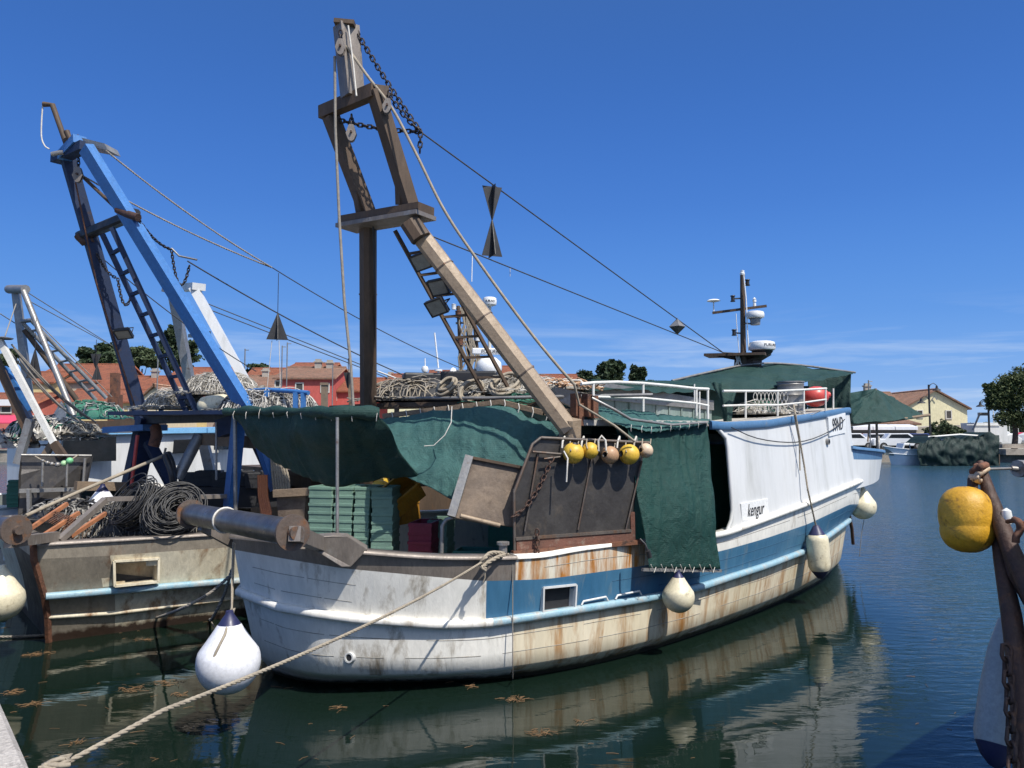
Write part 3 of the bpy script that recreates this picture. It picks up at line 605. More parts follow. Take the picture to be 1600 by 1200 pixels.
def text(s, size, p, xdir, ydir, mat, par, ext=.002, name='lettering', width=None, italic=0, align='CENTER', font=None):
    c = bpy.data.curves.new(name, 'FONT'); c.body = s; c.size = size; c.extrude = ext; c.align_x = align; c.align_y = 'CENTER'; c.shear = italic; c.resolution_u = 3
    o = bpy.data.objects.new(name, c); COL.objects.link(o); c.materials.append(mat)
    x = V(xdir).normalized(); z = x.cross(V(ydir)).normalized(); y = z.cross(x); T = Matrix((x, y, z)).transposed().to_4x4()
    if width: bpy.context.view_layer.update(); k = width / max(o.dimensions.x, .001); T = T @ Matrix.Diagonal((k, 1, 1, 1))
    r = par
    while r.parent: r = r.parent
    T.translation = V(p) - V(r.location)
    bpy.context.view_layer.update(); me = bpy.data.meshes.new_from_object(o.evaluated_get(bpy.context.evaluated_depsgraph_get())); me.transform(T); bpy.data.objects.remove(o)
    q = bpy.data.objects.new(name, me); COL.objects.link(q); q.parent = par; return q
def radome(c, r, h, par, letters=None, name='radar_dome'):
    mb = MB(); mb.lathe(c, [(.001, 0), (r * .6, 0), (r * .93, h * .12), (r, h * .3), (r, h * .62), (r * .93, h * .9), (r * .7, h), (.001, h * 1.02)], 36)
    o = obj(name, mb, M['whiteplastic'], par)
    if letters:
        # lettering wraps the dome, one character at a time, facing the quay
        n = len(letters); a0 = math.atan2(-V(c).y, -V(c).x) if True else 0
        for k, ch in enumerate(letters):
            a = a0 + (k - (n - 1) / 2) * (.115 * .34 / r); nn = V((math.cos(a), math.sin(a), 0))
            text(ch, h * .42, V(c) + nn * (r + .002) + V((0, 0, h * .48)), V((-nn.y, nn.x, 0)), (0, 0, 1), M['black'], o)
    return o
# the lettering sits on the right of the dome: rotate by giving it its own arc
radome(pm_(1191, 549, -.1), .245, .19, ms)
dm = [o for o in ms.children if o.name.startswith('radar_dome')][0]
cc = pm_(1191, 549, -.1)
for k, ch in enumerate('FURUNO'):
    a = math.atan2(-cc.y, -cc.x) + .22 + k * .20; nn = V((math.cos(a), math.sin(a), 0)); text(ch, .075, cc + nn * .247 + V((0, 0, .1)), V((-nn.y, nn.x, 0)), (0, 0, 1), M['black'], dm)
mb = MB(); mb.lathe(cc, [(.15, -.07), (.2, 0)], 24); mb.lathe(cc, [(.001, -.07), (.15, -.07)], 24); obj('radar_mount', mb, M['black'], ms)
c2_ = pm_(1180, 498, -.1); radome(c2_, .17, .14, ms)
mb = MB(); mb.lathe(c2_, [(.001, -.13), (.09, -.12), (.1, -.0), (.12, .0)], 20); mb.bar(c2_ - V((.05, 0, .1)), pm_(1163, 505), .03); obj('loudhailer', mb, M['galv'], ms)
for x, y, x2, y2 in ((1145, 467, 1160, 466), (1147, 520, 1161, 521), (1168, 442, 1160, 444)):
    mb = MB(); mb.lathe(pm_(x, y) - V((0, 0, .055)), [(.001, 0), (.045, 0), (.05, .015), (.035, .02), (.035, .1), (.05, .105), (.045, .12), (.001, .125)], 14); mb.bar(pm_(x, y), pm_(x2, y2), .025); obj('mast_light', mb, M['black'], ms)
mb = MB(); mb.lathe(pm_(1160, 430), [(.045, 0), (.05, .04), (.035, .05), (.04, .09), (.001, .1)], 14); obj('mast_light', mb, M['whiteplastic'], ms)
mb = MB(); mb.tube([pm_(1162, 430, -.1), pm_(1166, 470, -.1), pm_(1168, 520, -.12), pm_(1170, 548, -.1)], .012, 6); mb.tube([pm_(1150, 490), pm_(1152, 520), pm_(1155, 552)], .008, 5); obj('mast_cable', mb, M['whiteplastic'], ms)
mb = MB()
for k in range(9): mb.tube([pm_(1147 + random.uniform(-3, 6), 584, -.1), pm_(1152 + random.uniform(-6, 8), 570, -.12), pm_(1153 + random.uniform(-4, 4), 556, -.1)], .01, 5)
obj('rope_lashing', mb, M['ropewhite'], ms)
# ---- forward raised topside wall
iA = next(i for i in range(N) if proj(KN[i])[0] > 1139 and i > 30); iB = max(i for i in range(N) if (KN[i] - B.o).dot(B.a) < -1.35)
WTOP = [(1100, 665), (1131, 668), (1200, 664), (1260, 654), (1323, 643)]
def wallpt(i, t):
    k = KN[i]; tp = k + B.n * .10; w = V((tp.x, tp.y, 0)); px = CX + F * w.x / w.y; z = zfor(w.x, w.y, interp(px, WTOP)); return k.lerp(V((w.x, w.y, z)), t)
wall = MB(); rws = [[wallpt(i, t) for i in range(iA, iB + 1)] for t in [k / 10 for k in range(11)]]
# curved leading edge at the side doorway
for r_, t in zip(rws, [k / 10 for k in range(11)]):
    ex = .10 if t < .12 else (.0 if t < .9 else .25 * (t - .9) / .1)
    r_[0] = r_[0] - B.a * ((.16 * max(0, 1 - t / .22) ** 2) + (.22 * max(0, (t - .86) / .14) ** 1.6))
wall.grid(rws)
frontS = [r_[-1] for r_ in rws]; frontP = [mirror(B, p) for p in frontS]
wall.grid([frontS, frontP][::1]); prt = [[mirror(B, p) for p in r_][::-1] for r_ in rws]; wall.grid(prt)
obj('forecastle_wall', wall, M['white'], boat)
edge = MB(); edge.tube([r_[0] for r_ in rws], .03, 8); obj('doorway_trim', edge, M['white'], boat)
topl = [wallpt(i, 1) for i in range(iA - 3, iB + 1)]
rb = strip(topl, sq(.035, -.045, .075)); obj('roof_band', both(rb), M['bandblue'], boat)
mb = MB(); a_ = [p + V((0, 0, .07)) for p in topl]
for i in range(len(a_) - 1): mb.quad(a_[i], a_[i + 1], mirror(B, a_[i + 1]), mirror(B, a_[i]))
obj('upper_deck', mb, M['roofdeck'], boat)
# aft part of the upper deck, above the side doorway and the curtain
mb = MB(); zt = topl[0].z
q0, q1 = B.pv(925, 652, -1.9), topl[0]
for (p, q) in ((B.W(-9.0, -1.75, q1.z + .02), q1 + V((0, 0, .05))),):
    pass
u1 = (q1 - B.o).dot(B.a); v1 = (q1 - B.o).dot(B.n)
mb.prism([B.W(-8.9, v1 + .35, q1.z + .0), B.W(-8.0, v1 + .12, q1.z), B.W(u1 + .05, v1 + .02, q1.z), B.W(u1 + .05, -v1, q1.z), B.W(-8.9, -v1, q1.z)], (0, 0, .07)); obj('upper_deck', mb, M['roofdeck'], boat, label='aft end of the flaking white upper deck')
# deck house: dark inside, with green-grey panelled bulwark above
mb = MB(); mb.box(B.W(-4.6, .05, 1.55), (5.6, 3.0, 1.9), rz=B.ang); obj('deckhouse', mb, M['greencrate'], boat)
mb = MB(); 
pa, pb, pc, pd = B.pv(930, 612, -1.2), B.pv(1112, 628, -1.2), B.pv(1112, 668, -1.2), B.pv(930, 655, -1.2)
mb.prism([pa, pb, pc, pd], B.n * .05)
for k in range(9):
    t = k / 9 + .04; mb.bar(pa.lerp(pb, t) - B.n * .012, pd.lerp(pc, t) - B.n * .012, .02)
obj('wheelhouse_side', mb, M['panelgreen'], boat)
mb = MB(); mb.prism([pa + V((0, 0, .14)), pb + V((0, 0, .02)), pb + V((0, 0, -.13)), pa - V((0, 0, .1))], -B.n * .04)
obj('wheelhouse_fascia', mb, M['galv'], boat)
mb = MB(); mb.box(B.W(-5.6, .35, 3.05), (4.2, 2.9, .75), rz=B.ang); obj('wheelhouse', mb, M['tarp'], boat)
# name board and registration board
def wl(px, py, off):
    best = min(range(iA, iB), key=lambda i: abs(proj(wallpt(i, .5))[0] - px)); d = KN[best + 1] - KN[best - 1]; d.z = 0; d.normalize(); o = V((d.y, -d.x, 0))
    c = wallpt(best, .5 if py < 760 and py > 700 else (.15 if py > 760 else .93)); r = ray(px, py); t = (c + o * off - CAM).dot(o) / r.dot(o); return CAM + r * t, d, o
def board(cs, name, letters, size, italic, w, dy=0):
    ps = [wl(*c, .045 if name[0] == 'r' else .012)[0] for c in cs]; _, d, o = wl(sum(c[0] for c in cs) / 4, sum(c[1] for c in cs) / 4, 0)
    mb = MB(); mb.prism(ps, -o * (.05 if name[0] == 'r' else .015)); b_ = obj(name, mb, M['whiteplastic'], boat)
    c = sum(ps, V()) / 4 + o * .004 + V((0, 0, dy)); xd = (ps[1] - ps[0] + ps[2] - ps[3]).normalized()
    text(letters, size, c, xd, V((0, 0, 1)), M['black'], b_, width=w, italic=italic)
board([(1158, 787), (1200, 779), (1201, 806), (1160, 814)], 'name_board', 'kengur', .25, .35, .46)
board([(1294, 652), (1321, 645), (1322, 676), (1296, 682)], 'registration_board', '99ND', .33, .08, .56)
# hawse fitting, gaff patch
hc, hd, ho = wl(1291, 690, .02); mb = MB(); mb.lathe(hc, [(.03, 0), (.055, 0), (.05, .05), (.03, .05)], 16, ho); obj('hawse_pipe', mb, M['galv'], boat)
mb = MB(); ps = [wl(*c, .012)[0] for c in ((1294, 753), (1327, 741), (1331, 758), (1299, 773))]; mb.prism(ps, -wl(1310, 755, 0)[2] * .01); obj('patch_plate', mb, M['galv'], boat)
def resl0(pts, n):
    L = [0]
    for a, b in zip(pts, pts[1:]): L.append(L[-1] + (b - a).length)
    out = []
    for i in range(n + 1):
        t = L[-1] * i / n; k = 0
        while k < len(pts) - 2 and L[k + 1] < t: k += 1
        out.append(pts[k].lerp(pts[k + 1], (t - L[k]) / max(1e-9, L[k + 1] - L[k])))
    return out
# bow: flared bulwark forward of the wall
bt = level(B, [(-3.5, -2.1), (-1.6, -1.68), (.0, -1.40), (1.3, -.95), (2.25, -.42), (2.85, 0)], [(1280, 690), (1330, 682), (1385, 712)], 40, sheer=.05)
bb = level(B, [(-3.5, -2.1), (-1.6, -1.72), (0, -1.34), (1.25, -.88), (2.1, -.40), (2.62, 0)], [(1258, 787), (1340, 752), (1380, 735)], 40)
bbz = [V((p.x, p.y, KN[min(N, int(N * .8 + i / 40 * N * .2))].z)) for i, p in enumerate(bb)]
k0 = 8
bt = bt[k0:]; bb = [V((p.x, p.y, 1.66 + .2 * (i / 40) ** 2)) for i, p in enumerate(bb)][k0:]
for i_, p in enumerate(bt): p.z = 2.42 - .26 * (i_ / len(bt)) ** .8
m1 = [a.lerp(b, .72) for a, b in zip(bb, bt)]
kk_ = [p for p in KN if (p - B.o).dot(B.a) > (bb[0] - B.o).dot(B.a) and (p - B.o).dot(B.n) < .01]; kk_ = resl0(kk_, len(bb) - 1)
mb = MB(); mb.grid([kk_, bb]); both(mb); obj('bow_underside', mb, M['white'], boat)
mb = MB(); mb.grid([bb, [a.lerp(b, .4) for a, b in zip(bb, bt)], m1, bt], mf=lambda i, j: 1 if i == 2 else 0); both(mb); obj('bow_bulwark', mb, [M['white'], M['bandblue']], boat)
obj('bow_rail_cap', both(strip(bt, [(.05, -.02), (.05, .03), (-.16, .03), (-.16, -.02), (.05, -.02)])), M['bandblue'], boat)
mb = MB()
for i in range(len(bb) - 1): mb.quad(bb[i], bb[i + 1], mirror(B, bb[i + 1]), mirror(B, bb[i]))
obj('foredeck', mb, M['white'], boat)
mb = MB(); mb.tube([bt[10] , bt[10] + V((0, 0, .28)), bt[24] + V((0, 0, .38)), bt[24]], .02, 8); both(mb); obj('pulpit_rail', mb, M['galv'], boat)
# ---- white guard rails of the upper deck
def railv(x, y, v=-2.02): return B.pv(x, y, v)
mb = MB(); tops = [(908, 600), (930, 598), (965, 597), (1005, 599), (1050, 603), (1086, 607), (1107, 608)]
mb.tube([railv(*p) for p in tops], .02, 8)
mb.tube([railv(x, y) for x, y in ((927, 620), (1005, 622), (1086, 630), (1107, 634))], .016, 8)
for x, y0, y1 in ((1005, 599, 643), (1088, 607, 650), (1106, 608, 655), (927, 598, 640)): mb.tube([railv(x, y0), railv(x, y1)], .017, 8)
obj('guard_rail', mb, M['whitemetal'], boat)
mb = MB(); mb.tube([railv(*p, -1.95) for p in ((1130, 611), (1165, 611), (1215, 611), (1256, 609), (1291, 607))], .018, 8); mb.tube([railv(*p, -1.95) for p in ((1130, 634), (1165, 633), (1215, 633), (1256, 629), (1291, 624))], .015, 8)
for x, y0, y1 in ((1165, 611, 653), (1215, 611, 650), (1256, 609, 646), (1290, 606, 642)): mb.tube([railv(x, y0, -1.95), railv(x, y1, -1.95)], .016, 8)
mb.tube([railv(1302, 607, -1.7), railv(1302, 640, -1.7)], .016, 8); mb.tube([railv(1085, 600), railv(1085, 632)], .01, 6); mb.tube([railv(1093, 612), railv(1093, 655)], .012, 6)
obj('guard_rail', mb, M['whitemetal'], boat)
# net shelf frame over the working deck
mb = MB(); sA, sB = P(590, 622, 10.4), P(920, 620, 9.2)
mb.tube([P(588, 622, 10.4), P(760, 622, 9.6), P(1020, 617, 9.3)], .022, 8); obj('shelf_rail', mb, M['galv'], boat)
mb = MB(); mb.bar(P(600, 650, 10.0), P(783, 628, 9.45), .06, .09); mb.bar(P(783, 628, 9.45), P(850, 645, 9.25), .06, .09); mb.bar(P(850, 645, 9.25), P(930, 640, 9.3), .06, .09); obj('awning_beam', mb, M['wood'], boat)
mb = MB(); mb.prism([P(600, 636, 10.3), P(905, 632, 9.4), P(905, 632, 9.4) + B.n * 2.0, P(600, 636, 10.3) + B.n * 1.6], (0, 0, .06)); obj('net_shelf', mb, M['legbrown'], boat)
for x, d in ((620, 10.2), (905, 9.35)):
    mb = MB(); mb.bar(P(x, 632, d), V((*P(x, 632, d).xy, .62)), .06, .06); obj('shelf_post', mb, M['legbrown'], boat)
mb = MB(); 
for x0, x1, y0, y1 in ((893, 906, 615, 650), (913, 922, 622, 645), (922, 931, 620, 652), (899, 910, 640, 655)): mb.box((P((x0 + x1) / 2, (y0 + y1) / 2, 9.2)), (.085, .1, .27), rz=B.ang)
obj('hanging_block', mb, M['rust'], boat)
mb = MB(); mb.prism([P(867, 605, 9.5), P(905, 612, 9.3), P(905, 640, 9.3), P(872, 625, 9.5)], B.n * .06); obj('shelf_plate', mb, M['galv'], boat)
# thin awning pole at the stern
mb = MB(); mb.tube([P(527, 840, 7.75), P(527, 652, 7.75)], .017, 8); obj('awning_pole', mb, M['galv'], boat)
# ---- steel side screen that carries the floats
v0 = -2.32
S_ = lambda x, y, off=0: P(x, y, interp(x, [(700, 8.4), (805, 8.45), (1010, 9.2)]) + off)
mb = MB(); mb.prism([S_(845, 684), S_(1012, 692), S_(1002, 725), S_(985, 830), S_(805, 845), S_(803, 768), S_(832, 700)], B.n * .03)
obj('side_screen', mb, M['darkpanel'], boat)
mb = MB(); mb.tube([S_(845, 684, -.02), S_(1015, 692, -.02)], .018, 8); mb.tube([S_(845, 684, -.02), S_(832, 694, -.02), S_(803, 770, -.02)], .018, 8); mb.tube([S_(803, 765, -.02), S_(804, 868, -.02)], .016, 8)
mb.tube([S_(841, 706, -.03), S_(820, 830, -.03)], .012, 6); mb.tube([S_(925, 714, -.03), S_(903, 828, -.03)], .012, 6); mb.tube([S_(1003, 720, -.03), S_(978, 828, -.03)], .012, 6)
mb.bar(S_(805, 842, -.02), S_(985, 829, -.02), .03, .05); mb.tube([S_(832, 706, -.06), S_(880, 710, -.06)], .014, 8); mb.tube([S_(850, 717, -.1), S_(875, 714, -.1)], .01, 8)
obj('screen_frame', mb, M['steel'], boat)
mb = MB(); mb.bar(S_(806, 853, -.01), S_(988, 836, -.01), .11, .04, side=(0, 0, 1)); mb.bar(S_(988, 800, 0), S_(989, 845, 0), .05, .05); obj('worn_plank', mb, M['plank'], boat)
mb = MB(); mb.bar(S_(800, 864, -.02), S_(1003, 846, -.02), .05, .08, side=(0, 0, 1)); obj('screen_sill', mb, M['rust'], boat)
mb = MB(); mb.chain(sag(S_(863, 715, -.1), S_(800, 808, -.08), .12, 12), .075, .045, .009); obj('screen_chain', mb, M['rustdark'], boat); mb = MB(); mb.chain([S_(839, 828, -.1), S_(840, 855, -.1), S_(838, 875, -.12)], .075, .045, .009); obj('screen_chain', mb, M['rustdark'], boat)
# hoist pipe beside the bulwark
mb = MB(); mb.tube([P(690, 866, 8.5), P(691, 822, 8.5), P(697, 812, 8.5), P(710, 808, 8.5), P(766, 816, 8.45)], .022, 8); obj('grab_rail', mb, M['galv'], boat)
# ---- rigging
def wire(name, pts, r, mat, par=boat): mb = MB(); mb.tube(pts, r, 6); return obj(name, mb, mat, par)
K = P(657, 206, 9.0)
mastf = P(1130, 551, 14.5)
wire('rigging_wire', [K, mastf], .010, M['wirem']); wire('rigging_wire', [P(672, 368, 9.1), mastf], .009, M['wirem'])
wire('rigging_wire', [mastf, pm_(1150, 552)], .012, M['wirem'])
for pts in ([P(556, 48, 8.95), K], [P(606, 146, 8.85), K], [P(531, 188, 9.2), P(590, 197, 9.1), K], [K, P(656, 238, 9.0)]):
    mb = MB(); mb.chain(sag(pts[0], pts[-1], .03, 8), .085, .052, .010); obj('rigging_chain', mb, M['chain'], boat)
mb = MB(); mb.tube([P(523, 88, 8.85), P(524, 200, 8.85), P(530, 340, 8.8), P(538, 470, 8.75), P(548, 570, 8.7), P(553, 650, 8.7)], .017, 6); obj('hoist_rope', mb, M['ropegrey'], boat)
mb = MB(); mb.tube([P(x, y, d) for x, y, d in catmull([(541, 72, 8.85), (575, 120, 8.75), (613, 170, 8.7), (650, 240, 8.65), (695, 330, 8.6), (752, 415, 8.6), (820, 508, 8.55), (870, 570, 8.5), (897, 600, 8.5)], 60)], .017, 6); obj('hoist_rope', mb, M['ropem'], boat)
mb = MB(); mb.tube([P(544, 40, 8.8), P(552, 100, 8.8), P(557, 150, 8.7)], .01, 6); obj('thin_line', mb, M['ropewhite'], boat)
mb = MB(); mb.tube([P(897, 600, 8.5), P(905, 632, 8.6), P(960, 665, 8.75), P(992, 690, 8.8)], .014, 6); obj('thin_line', mb, M['ropem'], boat)
mb = MB(); mb.tube([P(706, 635, 8.9), P(705, 660, 8.85), P(695, 680, 8.8), P(678, 696, 8.8), P(663, 697, 8.8)], .006, 5); obj('thin_line', mb, M['ropewhite'], boat)
mb = MB(); mb.tube([wl(x, y, .05)[0] for x, y in catmull([(1143, 668, 0), (1180, 684, 0), (1225, 691, 0), (1262, 688, 0), (1300, 672, 0), (1320, 655, 0)], 24) for _ in [0]] if False else [wl(p.x, p.y, .06)[0] for p in catmull([(1143, 668, 0), (1180, 684, 0), (1225, 691, 0), (1262, 688, 0), (1300, 672, 0), (1320, 655, 0)], 14)], .008, 6); obj('side_cable', mb, M['black'], boat)
mb = MB(); mb.tube([P(801, 868, 8.3), P(801, 1010, 8.28), P(801, 1058, 8.27), PZ(801, 1063, -.1)], .006, 5); obj('hanging_line', mb, M['ropegrey'], boat)
# ================================================================== TARPAULINS, FENDERS AND GEAR ON THE MAIN BOAT
def resl(pts, n): 
    pts = [V(p) for p in pts]; L = [0]
    for a, b in zip(pts, pts[1:]): L.append(L[-1] + (b - a).length)
    out = []
    for i in range(n + 1):
        t = L[-1] * i / n; k = 0
        while k < len(pts) - 2 and L[k + 1] < t: k += 1
        out.append(pts[k].lerp(pts[k + 1], (t - L[k]) / max(1e-9, L[k + 1] - L[k])))
    return out
def smoothl(pts, n): return resl(catmull(pts, 60), n)
def cloth(lines, nu, nv, amp=.03, fold=0, folds=6, seed=0, fdir=None, sm=True):
    """surface through several edge lines, with wrinkles along its normal"""
    L = [smoothl(l, nu) if len(l) > 2 else resl(l, nu) for l in lines]; rows_ = []
    for j in range(nv + 1):
        t = j / nv * (len(L) - 1); k = min(int(t), len(L) - 2); f = t - k
        if sm: rows_.append(None)
        else: rows_.append([a.lerp(b, f) for a, b in zip(L[k], L[k + 1])])
    if sm:
        cols = [catmull([l[i] for l in L], nv) if len(L) > 2 else resl([l[i] for l in L], nv) for i in range(nu + 1)]
        rows_ = [[cols[i][j] for i in range(nu + 1)] for j in range(nv + 1)]
    out = []
    for j, r_ in enumerate(rows_):
        o_ = []
        for i, p in enumerate(r_):
            du = r_[min(i + 1, nu)] - r_[max(i - 1, 0)]; dv = rows_[min(j + 1, nv)][i] - rows_[max(j - 1, 0)][i]; nn = du.cross(dv); nn = nn.normalized() if nn.length > 1e-9 else V((0, 1, 0))
            w = mnoise.noise(V((p.x * 2.2 + seed, p.y * 2.2, p.z * 2.2))) * amp + mnoise.noise(V((p.x * 7 + seed, p.y * 7, p.z * 5))) * amp * .35
            if fold: x = i / nu * folds + .6 * mnoise.noise(V((i / nu * 3 + seed, j / nv * 1.5, seed))); w += fold * 2.6 * (abs(mnoise.noise(V((x * 1.7 + j / nv * 1.6, j / nv * .9, seed)))) - .25)
            o_.append(p + nn * w)
        out.append(o_)
    return out
def tarp(name, lines, mat, label, nu=60, nv=24, parent=None, cat='tarpaulin', group='green tarpaulins rigged on the trawler', **k):
    mb = MB(); mb.grid(cloth(lines, nu, nv, **k)); o = obj(name, mb, mat, parent, label, cat, group); o.modifiers.new('solid', 'SOLIDIFY').thickness = .004; return o
# hanging dark hammock of cloth over the stern
stA = [[P(360, 646, 9.3), P(440, 642, 8.7), P(527, 648, 8.1), P(590, 648, 8.2)],
       [P(372, 664, 9.25), P(430, 672, 8.75), P(520, 674, 8.2), P(610, 670, 8.35)],
       [P(395, 690, 9.3), P(440, 704, 8.85), P(520, 712, 8.45), P(625, 706, 8.7)],
       [P(415, 708, 9.35), P(450, 734, 8.95), P(520, 757, 8.75), P(575, 750, 8.9), P(655, 742, 9.0)]]
t1 = tarp('stern_tarpaulin', stA, M['tarp'], 'dark green shade cloth hung like a hammock over the stern left of the crates', nu=90, nv=34, amp=.05, fold=.018, folds=7, seed=3)
mb = MB(); rl_ = smoothl([P(352, 643, 9.35), P(400, 642, 9.0), P(470, 643, 8.45), P(527, 645, 8.05), P(592, 645, 8.15)], 60)
mb.tube([p + V((0, 0, .02 * mnoise.noise(p * 5))) for p in rl_], [.05 + .028 * mnoise.noise(p * 6) + (.02 if i > 40 else 0) for i, p in enumerate(rl_)], 12); obj('rolled_hem', mb, M['tarp'], None, 'rolled upper edge of the dark green stern cloth', 'tarpaulin roll', 'green tarpaulins rigged on the trawler')
# lighter cloth hung from the awning beam, sagging over the work deck
stB = [[P(590, 655, 9.9), P(700, 642, 9.5), P(785, 636, 9.35), P(840, 652, 9.3), P(880, 655, 9.3)],
       [P(588, 672, 9.6), P(700, 664, 9.3), P(785, 660, 9.15), P(880, 664, 9.1)],
       [P(586, 695, 9.35), P(690, 708, 9.1), P(780, 712, 9.0), P(880, 700, 9.1)],
       [P(600, 715, 9.1), P(680, 738, 8.95), P(760, 744, 8.9), P(880, 735, 9.0)],
       [P(612, 735, 9.0), P(672, 762, 8.9), P(716, 784, 8.85), P(790, 790, 8.85), P(880, 780, 8.95)]]
tarp('awning_tarpaulin', stB, M['tarplight'], 'faded green shade cloth tied to the wooden beam under the heap of nets', nu=90, nv=44, amp=.045, fold=.016, folds=9, seed=8)
for k in range(12):
    x = 612 + k * 22; y = interp(x, [(600, 652), (783, 630), (850, 648), (930, 642)]); d = interp(x, [(600, 10.0), (783, 9.42), (850, 9.22)]) - .05
    mb = MB() if k == 0 else mb; mb.tube([P(x, y - 7, d), P(x + 1.5, y, d - .02), P(x - 1, y + 9, d)], .007, 5)
obj('tie_cords', mb, M['ropewhite'], None, 'row of short white cords tying the faded cloth to the beam', 'cords', kind='stuff')
# side curtain over the bulwark
cv = -2.5
c0 = -2.24
CT = [[B.pv(978, 666, c0), B.pv(1020, 670, c0), B.pv(1060, 664, c0), B.pv(1106, 662, c0)],
      [B.pv(986, 715, c0 - .07), B.pv(1050, 715, c0 - .1), B.pv(1110, 712, c0 - .1)], [B.pv(1000, 800, cv + .04), B.pv(1060, 800, cv - .06), B.pv(1117, 798, cv - .05)],
      [B.pv(1014, 888, cv - .06), B.pv(1065, 889, cv - .07), B.pv(1123, 889, cv - .06)]]
cu = tarp('side_curtain', CT, M['tarpcurtain'], 'green shade cloth curtain hanging down over the side of the trawler beside the doorway', nu=70, nv=50, amp=.03, fold=.02, folds=5, seed=1)
mb = MB(); mb.bar(B.pv(1003, 890, cv - .06), B.pv(1127, 892, cv - .06), .035, .02); 
hb = obj('hem_batten', mb, M['galv'], None, 'grey batten laced along the bottom of the green side curtain', 'batten')
mb = MB()
for x in (1020, 1036, 1052, 1066, 1080, 1096, 1112): mb.tube([B.pv(x - 3, 882, cv - .1), B.pv(x + 2, 895, cv - .1), B.pv(x + 5, 886, cv - .1)], .005, 5)
obj('lacing_cord', mb, M['ropewhite'], None, 'white lacing cord along the bottom hem of the side curtain', 'cord', kind='stuff')
# corrugated strip of awning over the curtain
tarp('awning_strip', [[B.pv(925, 638, -1.7), B.pv(1000, 643, -1.75), B.pv(1050, 650, -1.9), B.pv(1110, 656, -2.05)], [B.pv(940, 652, -2.1), B.pv(1000, 662, -2.2), B.pv(1055, 662, -2.25), B.pv(1108, 662, -2.25)], [B.pv(950, 660, -2.2), B.pv(1010, 674, -2.34), B.pv(1060, 670, -2.34), B.pv(1108, 664, -2.34)]], M['tarplight'], 'narrow rippled strip of faded green cloth above the side curtain', nu=90, nv=10, amp=.02, fold=.02, folds=14, seed=5)
tarp('cloth_flap', [[B.pv(958, 660, -2.0), B.pv(985, 664, -2.05)], [B.pv(965, 680, -2.0), B.pv(982, 676, -2.05)], [B.pv(968, 692, -2.0), B.pv(972, 690, -2.0)]], M['tarplight'], 'small torn flap of faded green cloth left of the side curtain', nu=10, nv=10, amp=.015)
mb = MB(); mb.tube([B.pv(925, 622, -2.1), B.pv(960, 640, -2.3), B.pv(985, 655, -2.3), B.pv(1050, 664, -2.36), B.pv(1105, 660, -2.36)], .018, 8); obj('awning_rail', mb, M['galv'], boat)
# upper deck canopy
def mD_(x, y, d): return P(x, y, d)
can = [[P(905, 603, 11.2), P(1000, 598, 12.6), P(1050, 596, 13.4), P(1110, 583, 14.2), P(1170, 571, 14.8), P(1240, 571, 15.3), P(1334, 583, 16.0)],
       [P(905, 606, 10.4), P(1000, 603, 11.3), P(1060, 601, 12.2), P(1120, 594, 12.9), P(1180, 588, 13.5), P(1250, 586, 14.2), P(1330, 585, 15.3)],
       [P(900, 613, 9.9), P(1000, 610, 10.5), P(1060, 612, 11.3), P(1130, 611, 12.0), P(1200, 609, 12.6), P(1262, 598, 13.4), P(1318, 589, 14.6)]]
tarp('deck_canopy', can, M['tarp'], 'long dark green canopy stretched over the upper deck in front of the mast', nu=90, nv=24, amp=.045, fold=.02, folds=8, seed=12)
mb = MB(); mb.tube(smoothl([P(1050, 595, 13.3), P(1110, 581, 14.1), P(1175, 569, 14.7), P(1240, 569.5, 15.2), P(1336, 582, 16.0)], 30), .022, 8); obj('canopy_pole', mb, M['galv'], boat)
tarp('end_curtain', [[P(1262, 590, 16.2), P(1300, 584, 16.1), P(1330, 583, 16.0)], [P(1262, 620, 16.1), P(1300, 620, 16.1), P(1329, 620, 15.9)], [P(1262, 660, 16.1), P(1300, 662, 16.1), P(1334, 662, 15.9)]], M['tarp'], 'dark green cloth hanging at the forward end of the upper deck behind the red buoy', nu=24, nv=24, amp=.05, fold=.02, folds=3, seed=4)
tarp('twisted_cloth', [[P(1110, 598, 11.6), P(1130, 600, 11.5), P(1150, 610, 11.6)], [P(1124, 622, 11.4), P(1134, 622, 11.3), P(1147, 624, 11.4)], [P(1130, 650, 11.3), P(1137, 650, 11.2), P(1143, 650, 11.3)], [P(1131, 668, 11.2), P(1136, 668, 11.15), P(1142, 666, 11.2)], [P(1138, 684, 11.2), P(1140, 686, 11.15), P(1142, 684, 11.2)]], M['tarp'], 'narrow twisted end of dark green cloth hanging over the white rail', nu=20, nv=30, amp=.04, fold=.02, folds=3, seed=9)
# inner drape under the canopy
tarp('inner_drape', [[P(940, 606, 11.4), P(1110, 606, 13.2), P(1262, 603, 15.0)], [P(940, 640, 11.4), P(1110, 640, 13.2), P(1262, 644, 15.0)]], M['tarp'], 'dark green cloth wall hanging under the long canopy behind the white rail', nu=50, nv=14, amp=.05, fold=.03, folds=7, seed=31)
